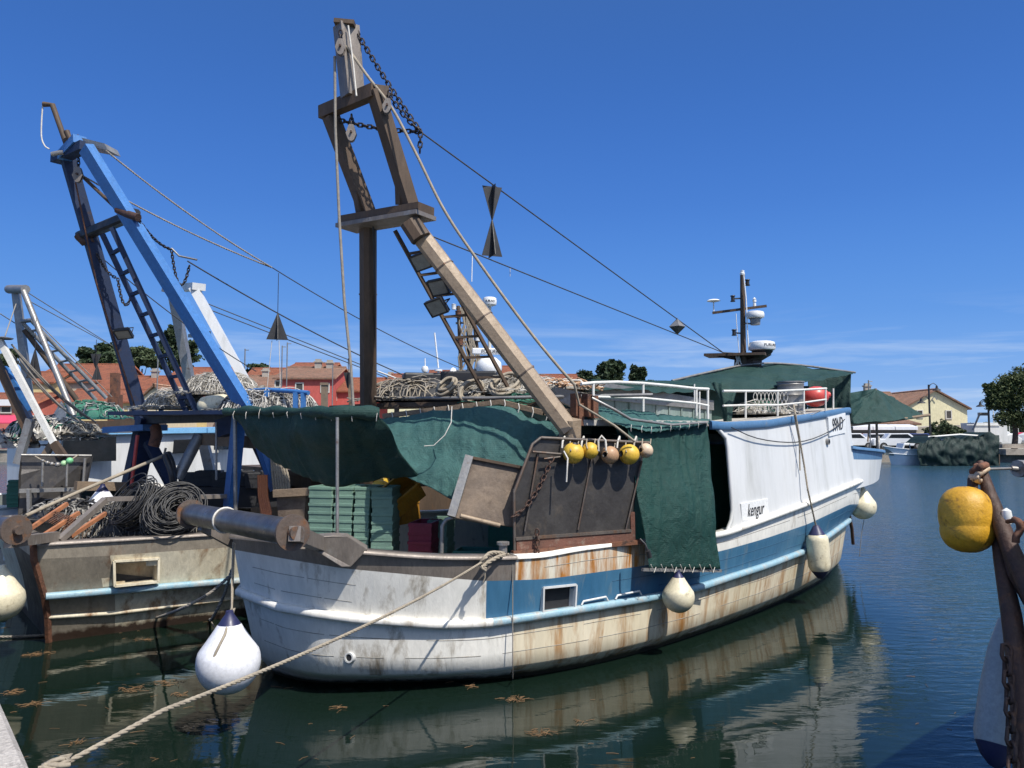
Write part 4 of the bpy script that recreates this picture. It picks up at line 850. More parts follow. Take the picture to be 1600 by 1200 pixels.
# tent over the bow
mb = MB()
ap, lf, tip, bl, bm, bk = P(1368, 607, 18.2), P(1327, 614, 17.6), P(1447, 650, 18.6), P(1326, 662, 17.4), P(1398, 657, 17.6), P(1420, 640, 20.5)
def facet(a, b, c, seed, n=14):
    rws_ = []
    for i in range(n + 1):
        p, q = a.lerp(b, i / n), a.lerp(c, i / n); rws_.append([p.lerp(q, j / n) for j in range(n + 1)])
    nn = (b - a).cross(c - a).normalized()
    return [[p + nn * (mnoise.noise(p * 2.5 + V((seed, 0, 0))) * .1 * math.sin(math.pi * i / n) * math.sin(math.pi * j / n) * 1.5 + math.sin(math.pi * j / n) * .10 * mnoise.noise(V((j / n * 5 + i / n * 1.5, i / n * 1.2, seed * 7))) * i / n) for j, p in enumerate(r_)] for i, r_ in enumerate(rws_)]
mb.grid(facet(ap, lf, bl, 1)); mb.grid(facet(ap, bl, bm, 2)); mb.grid(facet(ap, bm, tip, 3)); mb.grid(facet(ap, tip, bk, 4))
bt_ = obj('bow_tarpaulin', mb, M['tarp'], None, 'peaked dark green tent of cloth over the bow of the trawler', 'tarpaulin', 'green tarpaulins rigged on the trawler')
mb = MB(); mb.tube([P(1330, 664, 17.5), P(1400, 656, 17.9), P(1452, 648.5, 18.6)], .035, 8); obj('tent_boom', mb, M['wood'], boat)
mb = MB(); mb.tube([ap, V((ap.x, ap.y, 2.1))], .03, 8); mb.tube([P(1358, 661, 17.8), P(1356, 690, 17.7)], .02, 6); obj('tent_prop', mb, M['wood'], boat)
# -------- barrel, red buoy, nets and odds on the upper deck
bc = P(1236, 650, 12.7); mb = MB(); hgt = .53
mb.lathe(bc, [(.001, 0), (.185, 0), (.2, .02)] + [(.2 + (.012 if k % 6 == 5 else 0) + .006 * (k / 18), .02 + hgt * k / 18) for k in range(19)] + [(.225, hgt + .02), (.225, hgt + .04), (.205, hgt + .04), (.2, hgt - .1), (.001, hgt - .1)], 28)
obj('barrel', mb, M['galv'], None, 'dark grey barrel standing behind the white rail of the upper deck', 'barrel')
mb = MB(); c = P(1273, 622, 13.2); mb.lathe(c - V((.2, .05, 0)), [(.001, -.02), (.05, 0), (.12, .04), (.165, .12), (.18, .2), (.165, .3), (.12, .38), (.06, .42), (.001, .43)], 24, (1, .1, .12)); mb.lathe(c + V((.2, 0, .05)), [(.06, -.03), (.05, .06), (.001, .07)], 16, (1, .1, .12))
obj('mooring_buoy', mb, M['red'], None, 'bright red buoy lying beside the barrel on the upper deck', 'buoy')
def netheap(name, c, size, mats, label, n=220, seed=0, r=.012, par=None, cat='net heap', flat=.5, base=True):
    rnd = random.Random(seed); mb = MB(); c = V(c); sx, sy, sz = size
    if base:
        rws_ = []
        for j in range(15):
            f = j / 14 * math.pi / 2; rws_.append([c + V((math.cos(a) * sx * math.cos(f) * (1 + .25 * mnoise.noise(V((math.cos(a) * 2 + seed, math.sin(a) * 2, f)))), math.sin(a) * sy * math.cos(f) * (1 + .2 * mnoise.noise(V((seed, math.cos(a) * 2, f)))), sz * math.sin(f) * (.85 + .5 * mnoise.noise(V((math.cos(a) * math.cos(f) * 3 + seed, math.sin(a) * 3, seed)))))) for a in [2 * math.pi * k / 28 for k in range(29)]])
        mb.grid(rws_, 0)
    for k in range(n):
        a = rnd.uniform(0, 6.28); rr_ = rnd.random() ** .6; f = math.acos(min(1, rr_)); p0 = c + V((math.cos(a) * sx * rr_, math.sin(a) * sy * rr_, sz * (.25 + .75 * math.sin(f)) * rnd.uniform(.6, 1.05)))
        L = rnd.uniform(.15, .5); a2 = rnd.uniform(0, 6.28); pts = [p0]
        for q in range(6):
            a2 += rnd.uniform(-.9, .9); p1 = pts[-1] + V((math.cos(a2), math.sin(a2) * .8, rnd.uniform(-.45, .4))) * L / 6
            dx, dy = (p1.x - c.x) / sx, (p1.y - c.y) / sy; hh = sz * math.sqrt(max(0, 1 - dx * dx - dy * dy)); p1.z = min(max(p1.z, c.z), c.z + hh * 1.08 + .05); pts.append(p1)
        mb.tube(pts, r * rnd.uniform(.6, 1.3), 5, rnd.randrange(1, len(mats)) if len(mats) > 1 else 0, cap=False)
    return obj(name, mb, mats, par, label if par is None else None, cat if par is None else None)
G_ = 'nets heaped on the shelf of the trawler'
def nh(*a, **k): o = netheap(*a, **k); o['group'] = G_; return o
nh('net_heap', P(665, 628, 10.7), (.85, .5, .32), [M['rubber'], M['ropem'], M['ropegrey']], 'black net heap with loops of thick pale rope at the left end of the shelf', n=520, seed=2, r=.008)
nh('net_heap', P(745, 628, 10.5), (.75, .5, .26), [M['rubber'], M['ropem'], M['greynet']], 'black and pale net heap behind the coiled ropes mid shelf', n=600, seed=3, r=.007)
nh('net_heap', P(818, 618, 10.3), (.75, .5, .24), [M['greynet'], M['greynet'], M['ropewhite']], 'pale grey net heap right of the mast of the boat behind', n=1000, seed=4, r=.004)
nh('net_heap', P(815, 634, 9.9), (.55, .25, .16), [M['greennet'], M['greennet']], 'bright green net bundle under the pale nets', n=120, seed=5, r=.008)
nh('net_heap', P(880, 610, 10.0), (.35, .4, .13), [M['greynet'], M['tan'], M['ropewhite']], 'small tangle of pale net at the right end of the shelf', n=110, seed=6, r=.01)
def coil(name, c, r, n, tr, mat, label, tilt=(0, 0, 1), par=None, sy=1, cat='rope coil', jitter=.04, seed=1):
    rnd = random.Random(seed); ax = V(tilt).normalized(); a = ax.orthogonal().normalized(); b = ax.cross(a); mb = MB()
    for k in range(n):
        rr_ = r * rnd.uniform(1 - jitter * 4, 1); off = ax * (k * tr * .9) + V((rnd.uniform(-1, 1), rnd.uniform(-1, 1), rnd.uniform(-1, 1))) * jitter * r
        mb.tube([V(c) + off + (a * math.cos(t) + b * math.sin(t) * sy) * rr_ + ax * .02 * mnoise.noise(V((t, k, seed))) for t in [2 * math.pi * q / 28 for q in range(28)]], tr, 6, closed=True)
    return obj(name, mb, mat, par, label, cat)
for k, (x, y, d, r_, tl, lb) in enumerate(((735, 612, 9.9, .2, (.3, -1, .5), 'loop of thick pale rope lying on the black nets, left of the pale heap'), (700, 606, 10.0, .17, (-.3, -1, .9), 'thick pale rope loop on the left end of the net shelf'), (790, 603, 9.9, .28, (.1, -.7, .9), 'wide flat coil of tan hose on top of the net shelf beside the inclined leg'))):
    coil('rope_coil', P(x, y, d), r_, 4, .022, M['ropem'], lb, tl, sy=.6, jitter=.08, seed=k + 3)
mb = MB(); mb.box(P(690, 591, 10.9), (1.1, .5, .12), rz=.2); mb.box(P(735, 590, 10.8), (.8, .4, .16), rz=-.1); obj('folded_cover', mb, M['black'], None, 'folded black cover lying on top of the nets', 'cover', bevel=.03)
nh('net_heap', P(1190, 648, 12.6), (.5, .35, .2), [M['greynet'], M['greennet'], M['ropewhite']], 'small heap of mixed nets behind the white rail of the upper deck', n=160, seed=9, r=.007)
# chicken-wire like hanging net on the upper deck
mb = MB()
for i in range(9):
    for s_ in (1, -1):
        pts = [P(1180 + i * 6 + s_ * 3 * math.sin(t * .8), 612 + t * 4.2, 12.2) for t in range(9)]; mb.tube(pts, .006, 4, cap=False)
obj('hanging_net', mb, M['ropewhite'], None, 'white mesh netting hanging behind the rail beside the barrel', 'net')
# -------- floats along the screen
def ball(name, c, r, mat, label, cat, group=None, sq_=1.0, hole=True, hdir=(-.5, -.9, .1), n=28):
    mb = MB(); prof = [(max(.0006, r * math.sin(t)), -r * math.cos(t) * sq_) for t in [math.pi * k / 20 for k in range(21)]]
    if hole: prof = [(.02, -r * .80 * sq_)] + [q for q in prof if q[0] > r * .16 or q[1] > 0]; prof = [q for q in prof if q[0] > r * .16 or q[1] < 0] + [(.02, r * .8 * sq_)]
    mb.lathe(c, prof, n, hdir, mats=[1] + [0] * (len(prof) - 3) + [1] if hole else None); return obj(name, mb, [mat, M['black']], None, label, cat, group)
GF = 'floats hung along the steel side screen'
for x, y, dia, mt, hd, lb in ((896, 708, 33, 'yellow', (.2, -.3, 1), 'large yellow float, leftmost of the five on the side screen'), (922, 704, 26, 'yellow', (.9, -.3, .2), 'smaller yellow float between the large yellow and the brown one'), (953, 711, 28, 'tan', (-.75, -.8, .1), 'brown tan float in the middle of the row on the side screen'), (983, 710, 32, 'yellow', (-.95, -.5, .1), 'yellow float between the brown and the pale float'), (1009, 704, 23, 'palefloat', (-.9, -.6, .1), 'small pale float, rightmost on the side screen')):
    d = S_(x, y).y - .18; f = ball('float', P(x, y, d), dia / 2 * d / 1200, M[mt], lb, 'float', GF, hdir=hd)
    mb = MB(); mb.tube([P(x - 5, y - 18, d + .05), P(x - 6, y - dia * .35, d - .05), P(x - 4, y - dia * .1, d - dia / 2 * d / 1200)], .008, 5); mb.tube([P(x + 8, y - 18, d + .08), P(x + 7, y - dia * .42, d)], .008, 5)
    tagit(obj('float_cord', mb, M['ropem'], f), None, None)
mb = MB(); mb.tube([P(881, 705, 8.5), P(887, 716, 8.45), P(886, 735, 8.45), P(885, 753, 8.45)], .01, 5); mb.tube([P(935, 705, 8.75), P(935, 688, 8.75), P(940, 681, 8.75), P(946, 688, 8.75), P(947, 705, 8.75)], .012, 6)
for x in (878, 908, 964, 990): mb.tube([P(x, 700, S_(x, 700).y - .06), P(x + 1, 690, S_(x, 700).y - .05), P(x + 4, 682, S_(x, 700).y + .02), P(x + 4, 700, S_(x, 700).y + .05)], .012, 5)
obj('knotted_cord', mb, M['ropewhite'], boat)
# -------- tilted trawl board
mb = MB(); q = [P(733, 714, 8.6), P(815, 730, 8.7), P(806, 824, 8.55), P(705, 808, 8.4)]; nn = (q[1] - q[0]).cross(q[3] - q[0]).normalized(); nn = nn if nn.y < 0 else -nn
mb.prism(q, -nn * .04); tb = root('trawl_board', (q[0] + q[2]) / 2, 'brown rust-stained trawl board propped open beside the steel screen', 'trawl board')
obj('board_face', mb, M['board'], tb)
mb = MB(); mb.bar(q[0] + nn * .03, q[3] + nn * .03, .09, .09); obj('board_edge', mb, M['galv'], tb, label='pale worn steel edge'); mb = MB(); mb.bar(q[0], q[1], .03, .1); obj('top_edge', mb, M['legbrown'], tb)
mb = MB(); mb.tube([q[3] + V((.1, -.05, .02)), q[3].lerp(q[2], .75) + V((0, -.06, 0))], .025, 8); obj('board_pipe', mb, M['legbeige'], tb)
# -------- crates
def crate_mb(w, d, h, slat=False):
    mb = MB(); t = .018; k = .008; W, D_ = w - 2 * k, d - 2 * k
    for sx, sy, cx_, cy_ in ((W, t, 0, -D_ / 2 + t / 2), (W, t, 0, D_ / 2 - t / 2), (t, D_ - 2 * t, -W / 2 + t / 2, 0), (t, D_ - 2 * t, W / 2 - t / 2, 0)): mb.box((cx_, cy_, h / 2), (sx, sy, h))
    mb.box((0, 0, .012), (W - 2 * t, D_ - 2 * t, .018))
    z1 = h * .62 if not slat else h - .03; hh = h - z1
    for s in (-1, 1): mb.box((0, s * (d / 2 - k / 2), z1 + hh / 2 - .003), (w, k, hh - .008)); mb.box((s * (w / 2 - k / 2), 0, z1 + hh / 2 - .003), (k, d - 2 * k - .002, hh - .008))
    if slat:
        for q in range(7):
            for s in (-1, 1): mb.box((-w / 2 + w * (q + .5) / 7, s * (D_ / 2 + .004), h * .42), (.014, .014, h * .7))
    return mb
def stack(name, p, w, d, h, n, rz, mat, lab, cat, group, slat=False, jit=.012, zs=.62, seed=0):
    rnd = random.Random(seed); o = obj(name, crate_mb(w, d, h, slat), mat, None, lab(0, n), cat, group, origin=(0, 0, 0), bevel=.004)
    for k in range(n):
        c = o if k == 0 else o.copy()
        if k: COL.objects.link(c); c['label'] = lab(k, n)
        c.location = (p[0] + rnd.uniform(-jit, jit), p[1] + rnd.uniform(-jit, jit), zs + k * (h - .012)); c.rotation_euler = (0, 0, rz + rnd.uniform(-.03, .03))
ORD = ['bottom', 'second', 'third', 'fourth', 'fifth', 'sixth', 'seventh', 'eighth', 'ninth', 'tenth', 'eleventh', 'twelfth', 'thirteenth', 'fourteenth', 'fifteenth']
def lab(where): return lambda k, n: ('top' if k == n - 1 else ORD[k] + (' from the bottom' if k else '')) + ' ' + where
for k, (x, w_, d, rz_, lb) in enumerate(((507, .32, 9.5, -14, 'pale green crate, leftmost stack by the pole'), (541, .24, 9.45, -9, 'pale green crate, stack just right of the pole'), (568, .20, 9.4, -6, 'pale green crate, narrow third stack from the left'), (598, .265, 9.3, -3, 'pale green crate, right stack with stamped fronts'))):
    stack('fish_crate', V((P(x, 800, d).x, d + .25))[:2] if False else (P(x, 800, d).x, d + .25), w_, .50, .112, 14, R(rz_), M['foam'], lab(lb), 'fish crate', 'pale green fish crates stacked on the stern deck', seed=k, jit=.007)
stack('fish_crate', P(664, 800, 9.6)[:2], .30, .5, .12, 9, R(-10), M['maroon'], lab('dark red crate of the stack left of the trawl board'), 'fish crate', 'dark red crates on the deck', seed=4)
stack('fish_crate', P(690, 800, 9.9)[:2], .26, .5, .12, 9, R(-6), M['foam'], lab('pale crate between dark red crates and trawl board'), 'fish crate', 'pale green fish crates stacked on the stern deck', seed=5)
stack('fish_crate', P(640, 800, 10.2)[:2], .42, .5, .2, 2, R(-8), M['greencrate'], lab('dark green slatted crate beside the dark red stack'), 'fish crate', 'dark green crates on the deck', slat=True, seed=6)
stack('fish_crate', P(750, 840, 9.2)[:2], .55, .4, .24, 3, R(-8), M['greencrate'], lab('dark green slatted crate under the trawl board'), 'fish crate', 'dark green crates on the deck', slat=True, seed=7)
for x, y, d, rx, lb in ((632, 782, 9.9, 38, 'amber plastic crate tipped up beside the pale green stack'), (625, 815, 10.3, 8, 'amber plastic crate standing low behind the pale green stack')):
    o = obj('fish_crate', crate_mb(.5, .35, .28, True), M['orangecrate'], None, lb, 'fish crate', 'amber crates on the deck', origin=(0, 0, 0), bevel=.004); o.location = P(x, y, d); o.rotation_euler = (R(rx), R(-rx), R(20))
ball('float', P(594, 768, 10.2), .15, M['yellow'], 'large dull yellow float behind the top of the pale green crates', 'float', hole=False)
ball('float', P(596, 752, 10.6), .11, M['yellow'], 'small yellow float under the edge of the dark stern cloth', 'float', hole=False)
mb = MB(); mb.prism([P(432, 775, 10.6), P(478, 772, 10.6), P(474, 826, 10.6), P(436, 824, 10.6)], (0.02, .05, 0)); o = obj('propped_board', mb, M['board'], None, 'stained beige board standing behind the stern roller', 'board')
mb = MB(); mb.bar(P(428, 771, 10.55), P(484, 768, 10.55), .1, .1); obj('board_edge', mb, M['wood'], o)
mb = MB(); 
for k in range(5): mb.tube([P(404 + k * 3, 742, 11.3), P(405 + k * 3, 775, 11.3), P(409 + k * 3.4, 800, 11.25), P(414 + k * 2, 812, 11.2)], .022, 6)
obj('orange_hose', mb, M['orangehose'], None, 'bundle of orange hoses hanging below the blue gantry leg', 'hose')
mb = MB()
for k in range(7): mb.rope(smoothl([P(424 + k * 3, 716, 11.4), P(426 + k * 4, 745, 11.35), P(430 + k * 3.6, 772, 11.35), P(438 + k * 1.5, 776, 11.3)], 20), .02)
obj('hanging_rope', mb, M['ropem'], None, 'thick hank of pale rope hanging beside the orange hoses', 'rope')
# -------- hanging blocks and day shapes
def block(c, s, label, tilt=0):
    r_ = root('pulley_block', c, label, 'pulley block'); mb = MB(); c = V(c); x, z = V((1, .1, 0)).normalized(), V((0, 0, 1)); T_ = Matrix.Rotation(R(tilt), 3, 'Y'); nn = V((.1, -1, 0))
    out = [(-.35, .55), (-.22, .85), (.22, .85), (.35, .55), (.55, -.1), (.3, -.75), (.1, -.9), (-.1, -.9), (-.3, -.75), (-.55, -.1)]
    f = [c + (T_ @ (x * a + z * b)) * s for a, b in out]
    for off in (-.035, .02): mb.prism([p + nn * off for p in f], nn * .012)
    obj('cheek_plate', mb, M['capsteel'], r_); mb = MB(); mb.lathe(c - nn * .02, [(s * .5, 0), (s * .42, .015), (s * .5, .03)], 20, nn); mb.disc(c + nn * -.0 + nn * .0, s * .12, nn, h=.12); obj('sheave', mb, M['rustdark'], r_)
    mb = MB(); mb.chain([c + (T_ @ z) * s * .8, c + (T_ @ z) * s * 1.9], .07, .045, .01); obj('shackle', mb, M['chain'], r_); return r_
block(P(532, 74, 8.78), .11, 'pale pulley block hanging at the very top of the brown gantry')
block(P(549, 208, 8.95), .115, 'pale pulley block hanging under the upper crossbeam of the brown gantry')
block(P(605, 166, 8.7), .10, 'dark pulley block at the right end of the upper crossbeam', 10)
def onray(a, b, px):
    lo, hi = 0, 1
    for _ in range(40):
        m_ = (lo + hi) / 2
        if proj(a.lerp(b, m_))[0] < px: lo = m_
        else: hi = m_
    return a.lerp(b, lo)
def dayshape(pts_z, c, label, mat, name='day_shape', cords=None):      # crossed plates; pts_z: (half width, height) outline
    mb = MB(); c = V(c)
    for a in (R(20), R(110)):
        x = V((math.cos(a), math.sin(a), 0)); y = V((-x.y, x.x, 0)) * .008
        for (w0, h0), (w1, h1) in zip(pts_z, pts_z[1:]): mb.prism([c + x * w0 + V((0, 0, h0)) - y / 2, c - x * w0 + V((0, 0, h0)) - y / 2, c - x * w1 + V((0, 0, h1)) - y / 2, c + x * w1 + V((0, 0, h1)) - y / 2], y)
    if cords: mb.tube([c + V((0, 0, cords[0])), c + V((0, 0, cords[1]))], .006, 5)
    return obj(name, mb, mat, None, label, 'day shape')
w1 = onray(K, mastf, 769); k_ = w1.y / 1200
dayshape([(.5 * 33 * k_, -4 * k_), (.008, -58 * k_), (.5 * 34 * k_, -116 * k_)], w1, 'black hourglass day shape of two cones hanging from the upper wire', M['black'], cords=(0, -.05))
w2 = onray(K, mastf, 1058); k_ = w2.y / 1200
mb = MB(); c = w2 - V((0, 0, 12 * k_)); s_ = 13 * k_
vs = [c + V((s_, 0, 0)), c + V((0, s_, 0)), c + V((-s_, 0, 0)), c + V((0, -s_, 0)), c + V((0, 0, s_)), c + V((0, 0, -s_))]
mb.add(vs, [(0, 1, 4), (1, 2, 4), (2, 3, 4), (3, 0, 4)], 0); mb.add(vs, [(1, 0, 5), (2, 1, 5), (3, 2, 5), (0, 3, 5)], 1); mb.tube([c + V((0, 0, s_)), w2 + V((0, 0, .02))], .01, 5)
obj('radar_reflector', mb, [M['galv'], M['steel']], None, 'small grey diamond shaped reflector hanging from the wire near the mast', 'reflector')
mb = MB(); mb.tube([P(797, 418, 10.2), P(797, 432, 10.2)], .004, 4); obj('loose_cord', mb, M['ropewhite'], None, 'short white cord end hanging from the lower wire', 'cord')
# -------- fenders
def teardrop(c, r, label, mat, cap=.9, rope=None, group='fenders hung around the trawler', rr_=.009, sq_=1.0, capm='navy'):
    """round fender; c is the centre of the ball"""
    f = root('fender', V(c) - V((0, 0, r)), label, 'fender', group); mb = MB(); c = V(c)
    pr = [(max(.001, r * math.sin(t)), -r * math.cos(t)) for t in [math.pi * k / 26 for k in range(17)]]
    x0, y0 = pr[-1]; pr += [(x0 * (1 - t) + r * .36 * t - (t * (1 - t)) * r * .05, y0 + (r * 1.2 - y0) * t) for t in (.15, .3, .45, .6, .75, .9, 1)]
    mb.lathe(c, pr, 40); obj('fender_body', mb, mat, f)
    mb = MB(); mb.lathe(c, [(r * .385, r * 1.13), (r * .35, r * 1.2), (r * .23, r * 1.38), (r * .13, r * 1.52), (r * .12, r * 1.62), (.001, r * 1.64)], 28); obj('fender_cap', mb, M[capm], f)
    if rope:
        mb = MB(); mb.tube([c + V((0, 0, r * 1.58))] + rope, rr_, 6); obj('fender_rope', mb, M['ropem'], f)
    return f
fc = P(357, 1034, 7.0)
f1 = teardrop(fc, .277, 'big clean white round fender with navy top hanging below the stern roller', M['fwhite'], rope=[P(362, 955, 7.05), P(362, 905, 7.4), P(364, 848, 8.0)], rr_=.008)
mb = MB(); mb.tube([P(366, 850, 8.0), P(362, 950, 7.1), P(352, 990, 6.85), P(337, 1020, 6.76), P(325, 1052, 6.78)], .012, 6); mb.tube([P(357, 958, 7.05), P(366, 951, 7.05), P(360, 966, 7.03)], .016, 6); obj('fender_rope', mb, M['ropem'], f1)
def side_pt(px, py, off): 
    best = min(range(20, N), key=lambda i: abs(proj(RL[i])[0] - px)); d = RL[best + 1] - RL[best - 1]; d.z = 0; d.normalize(); o = V((d.y, -d.x, 0)); r = ray(px, py); t = (RL[best] + o * off - CAM).dot(o) / r.dot(o); return CAM + r * t
f2 = side_pt(1060, 932, .27)
teardrop(f2, 24.5 * f2.y / 1200, 'round cream fender with navy top hanging under the green side curtain', M['cream'], rope=[side_pt(1054, 890, .2), side_pt(1052, 870, .15)])
f3 = P(1348, 791, 15.2)
teardrop(f3, 20 * f3.y / 1200, 'round cream fender hanging at the bow of the trawler', M['cream'], rope=[P(1341, 745, 15.3), P(1330, 722, 15.0), P(1325, 705, 14.9)], capm='cream')
mb = MB(); mb.tube([P(1350, 812, 15.2), P(1346, 835, 15.2), P(1343, 870, 15.2)], .006, 5); obj('trailing_line', mb, M['ropegrey'], None, 'thin line hanging into the water below the bow fender', 'line')
mb = MB(); mb.tube([P(1324, 705, 14.9), P(1334, 735, 15.0), P(1338, 760, 15.0), P(1327, 735, 14.9), P(1322, 715, 14.85)], .014, 6); obj('mooring_line', mb, M['ropem'], None, 'loop of pale rope over the bow corner of the white wall', 'rope')
mb = MB(); mb.tube([P(1326, 800, 15.6), P(1331, 826, 15.7), P(1333, 850, 15.8)], .035, 8); obj('iron_bar', mb, M['rustdark'], None, 'dark iron bar hanging into the water beside the bow', 'bar')
# long cylinder fender
ct = side_pt(1276, 832, .22); k_ = ct.y / 1200; cf = root('fender', ct - V((0, 0, 62 * k_)), 'long upright cream cylinder fender with navy ends below the name wall', 'fender', 'fenders hung around the trawler'); axf = V((-.06, 0, 1)).normalized(); rr_ = 16.5 * k_
b0 = ct - axf * 58 * k_
mb = MB(); mb.lathe(b0, [(rr_ * .8, 0), (rr_ * .97, 5 * k_), (rr_, 10 * k_), (rr_ * 1.02, 28 * k_), (rr_, 46 * k_), (rr_ * .95, 51 * k_), (rr_ * .75, 55 * k_)], 28, axf); obj('fender_body', mb, M['cream'], cf)
mb = MB(); mb.lathe(b0, [(rr_ * .8, 0), (rr_ * .5, -7 * k_), (rr_ * .25, -12 * k_), (.001, -13 * k_)], 24, axf); obj('fender_end', mb, M['navy'], cf)
mb = MB(); mb.lathe(b0, [(rr_ * .75, 55 * k_), (rr_ * .5, 62 * k_), (rr_ * .25, 69 * k_), (.001, 70 * k_)], 24, axf); obj('fender_end', mb, M['navy'], cf)
mb = MB(); mb.rope([b0 + axf * 66 * k_, wl(1262, 765, .12)[0], wl(1257, 730, .1)[0], wl(1243, 648, .1)[0], wl(1240, 632, 0)[0]], .015, n=5); mb.tube([wl(1250, 735, .08)[0], wl(1249, 690, .08)[0], wl(1241, 648, .08)[0]], .012, 6); obj('fender_rope', mb, M['ropem'], cf)
mb = MB(); mb.tube([B.pv(1000, 842, -2.6), B.pv(1008, 850, -2.66), B.pv(1013, 862, -2.68)], .012, 6); mb.tube([B.pv(1012, 860, -2.68), B.pv(1015, 871, -2.68)], .03, 8); obj('short_hose', mb, M['black'], None, 'short black hose end hanging over the rail beside the side curtain', 'hose')
# -------- mooring lines
mb = MB(); L1 = [P(795, 866, 8.33), P(770, 869, 8.15), P(757, 876, 8.0)] + sag(P(757, 876, 8.0), P(255, 1110, 4.0), .07, 18)[1:] + [P(105, 1191, 3.55), P(60, 1202, 3.45)]
mb.rope(L1, .0130, n=6); ml = obj('mooring_rope', mb, M['ropem'], None, 'thick twisted mooring rope running from the stern bollard to the quay', 'mooring rope', 'mooring lines')
mb = MB(); mb.rope(catmull([P(750, 882, 7.95), P(757, 872, 7.93), P(768, 864, 8.1), P(790, 866, 8.3), P(775, 872, 8.1), P(752, 886, 7.92), P(760, 890, 7.9)], 40), .024); mb.tube([P(757, 884, 7.9), P(758, 902, 7.9), P(755, 910, 7.9)], .008, 5); obj('rope_bight', mb, M['ropem'], ml)
mb = MB(); mb.rope(catmull([P(104, 1190, 3.5), P(112, 1184, 3.52), P(96, 1186, 3.5), P(80, 1194, 3.48), P(62, 1200, 3.45), P(90, 1198, 3.47), P(108, 1192, 3.5)], 40), .02); obj('rope_knot', mb, M['ropem'], ml)
mb = MB(); mb.rope(catmull([P(364, 895, 8.6), P(330, 925, 8.7), P(285, 950, 8.4), PZ(235, 968, .03), PZ(160, 986, .02), PZ(80, 992, .02), PZ(0, 995, .02), PZ(-60, 992, .02)], 60), .018); obj('mooring_rope', mb, M['ropegrey'], None, 'slack grey rope drooping to the water across the left boat stern', 'mooring rope', 'mooring lines')
mb = MB(); mb.rope(catmull([P(362, 890, 9.0), P(350, 930, 9.3), P(332, 966, 9.6), PZ(328, 968, .0)], 20), .02); mb.tube([PZ(328, 968, .0), P(338, 985, 9.6)], .01, 5); obj('mooring_rope', mb, M['ropegrey'], None, 'short grey rope dropping into the water between the two hulls', 'mooring rope', 'mooring lines')

# -------- lashings with eyelets that hold the stern cloth and the curtain
def lashing(pts, name, label, up=.05, n=14, par=None):
    mb = MB(); L_ = resl(pts, n)
    for i, p in enumerate(L_):
        j = V((random.uniform(-.012, .012), random.uniform(-.01, .0), 0)); mb.tube([p + j + V((0, -.015, -up)), p + V((0, -.045, 0)), p + j + V((.01, .0, up)), p + V((.012, .03, 0))], .004, 4)
    return obj(name, mb, M['ropewhite'], par, label, 'lashing', kind='stuff')
lashing([P(366, 648, 9.2), P(440, 645, 8.65), P(527, 650, 8.02), P(590, 650, 8.1)], 'lashing_cord', 'thin cords lashing the rolled edge of the stern cloth', .055, 9)
lashing([B.pv(985, 669, -2.36), B.pv(1020, 672, -2.36), B.pv(1060, 667, -2.36), B.pv(1104, 663, -2.36)], 'lashing_cord', 'thin cords lashing the top of the side curtain to its rail', .04, 8)
# ================================================================== LEFT BOAT WITH THE BLUE GANTRY
B2 = Frame(-7.03, 11.36, 40); N2 = 120
GB = 'fishing boats moored in the harbour'
bt2 = root('fishing_boat', B2.W(5, 0, 0), 'worn white and brown trawler with the blue gantry and black nets piled on its stern', 'fishing boat', GB)
def side2(d, tr, sw): return [(tr, 0), (tr, -1.0), (tr - .0, -1.68 - d), (2.5, -1.85 - d - sw), (5, -1.95 - d - sw), (8, -1.7 - d), (10.2, -.9), (11.3 + d * 3, 0)]
def lev2(ctrl, prof, z=None): # straight transom then side
    pl = [V((u, v, 0)) for u, v in ctrl[:3]]; a_ = resl(pl, 20); b_ = catmull([(u, v, 0) for u, v in ctrl[2:]], N2 - 20); full = a_ + b_[1:]
    pts = []; last = None
    for p in full:
        w = B2.W(p.x, p.y, 0); px = CX + F * w.x / w.y
        if z is not None: zz = z
        elif p.x < 4.2: zz = zfor(w.x, w.y, interp(px, prof)); last = zz
        else: zz = last + .5 * ((p.x - 4.2) / 7) ** 2
        pts.append(w + V((0, 0, zz)))
    for i in range(20): pts[i].z = pts[20].z if z is None else z
    return pts
w2_ = lev2(side2(0, 0, 0), None, 0); u2_ = [V((p.x, p.y, -.6)) for p in w2_]
l2_ = lev2(side2(.10, -.04, .03), [(88, 964), (187, 958), (377, 934)])
r2_ = lev2(side2(.20, -.10, .06), [(85, 931), (370, 907)])
c2l = lev2(side2(.34, -.25, .06), [(57, 874), (167, 869), (362, 855)])
t2_ = lev2(side2(.355, -.265, .06), [(55, 851), (335, 835), (365, 828)])
rows2 = [u2_, w2_, l2_] + between(l2_, r2_, 2) + [r2_] + between(r2_, c2l, 8) + [c2l, t2_]
def hm2(i, j):
    c = (rows2[i][j] + rows2[i + 1][j + 1]) / 2; px, py = proj(c)
    if j >= 20 and i >= 5 and 183 < px < 243 and 881 < py < 911: return None
    if i >= len(rows2) - 2: return 1
    if j < 20: return 2
    if px < (168 if i >= 5 else 186) and j < 80: return 1
    return 0
M['peel'] = pm('peeling_cream_paint', (.66, .60, .46), (.56, .49, .35), 2, .7, bump=.5, bscale=12, c3=(.28, .14, .06), c3amt=.40, c3scale=4, stretch=2.5, low=(.05, .03, .02), lowz=.12)
M['brownsteel'] = pm('brown_steel_plating', (.33, .285, .22), (.22, .19, .15), 2.2, .55, .3, bump=.4, bscale=12, c3=(.20, .10, .05), c3amt=.38, c3scale=3, stretch=2, low=(.05, .03, .02), lowz=.12)
M['darkstern'] = pm('dark_brown_stern_plating', (.055, .045, .036), (.035, .03, .026), 2, .6, .2, bump=.4, bscale=12, c3=(.1, .06, .035), c3amt=.36)
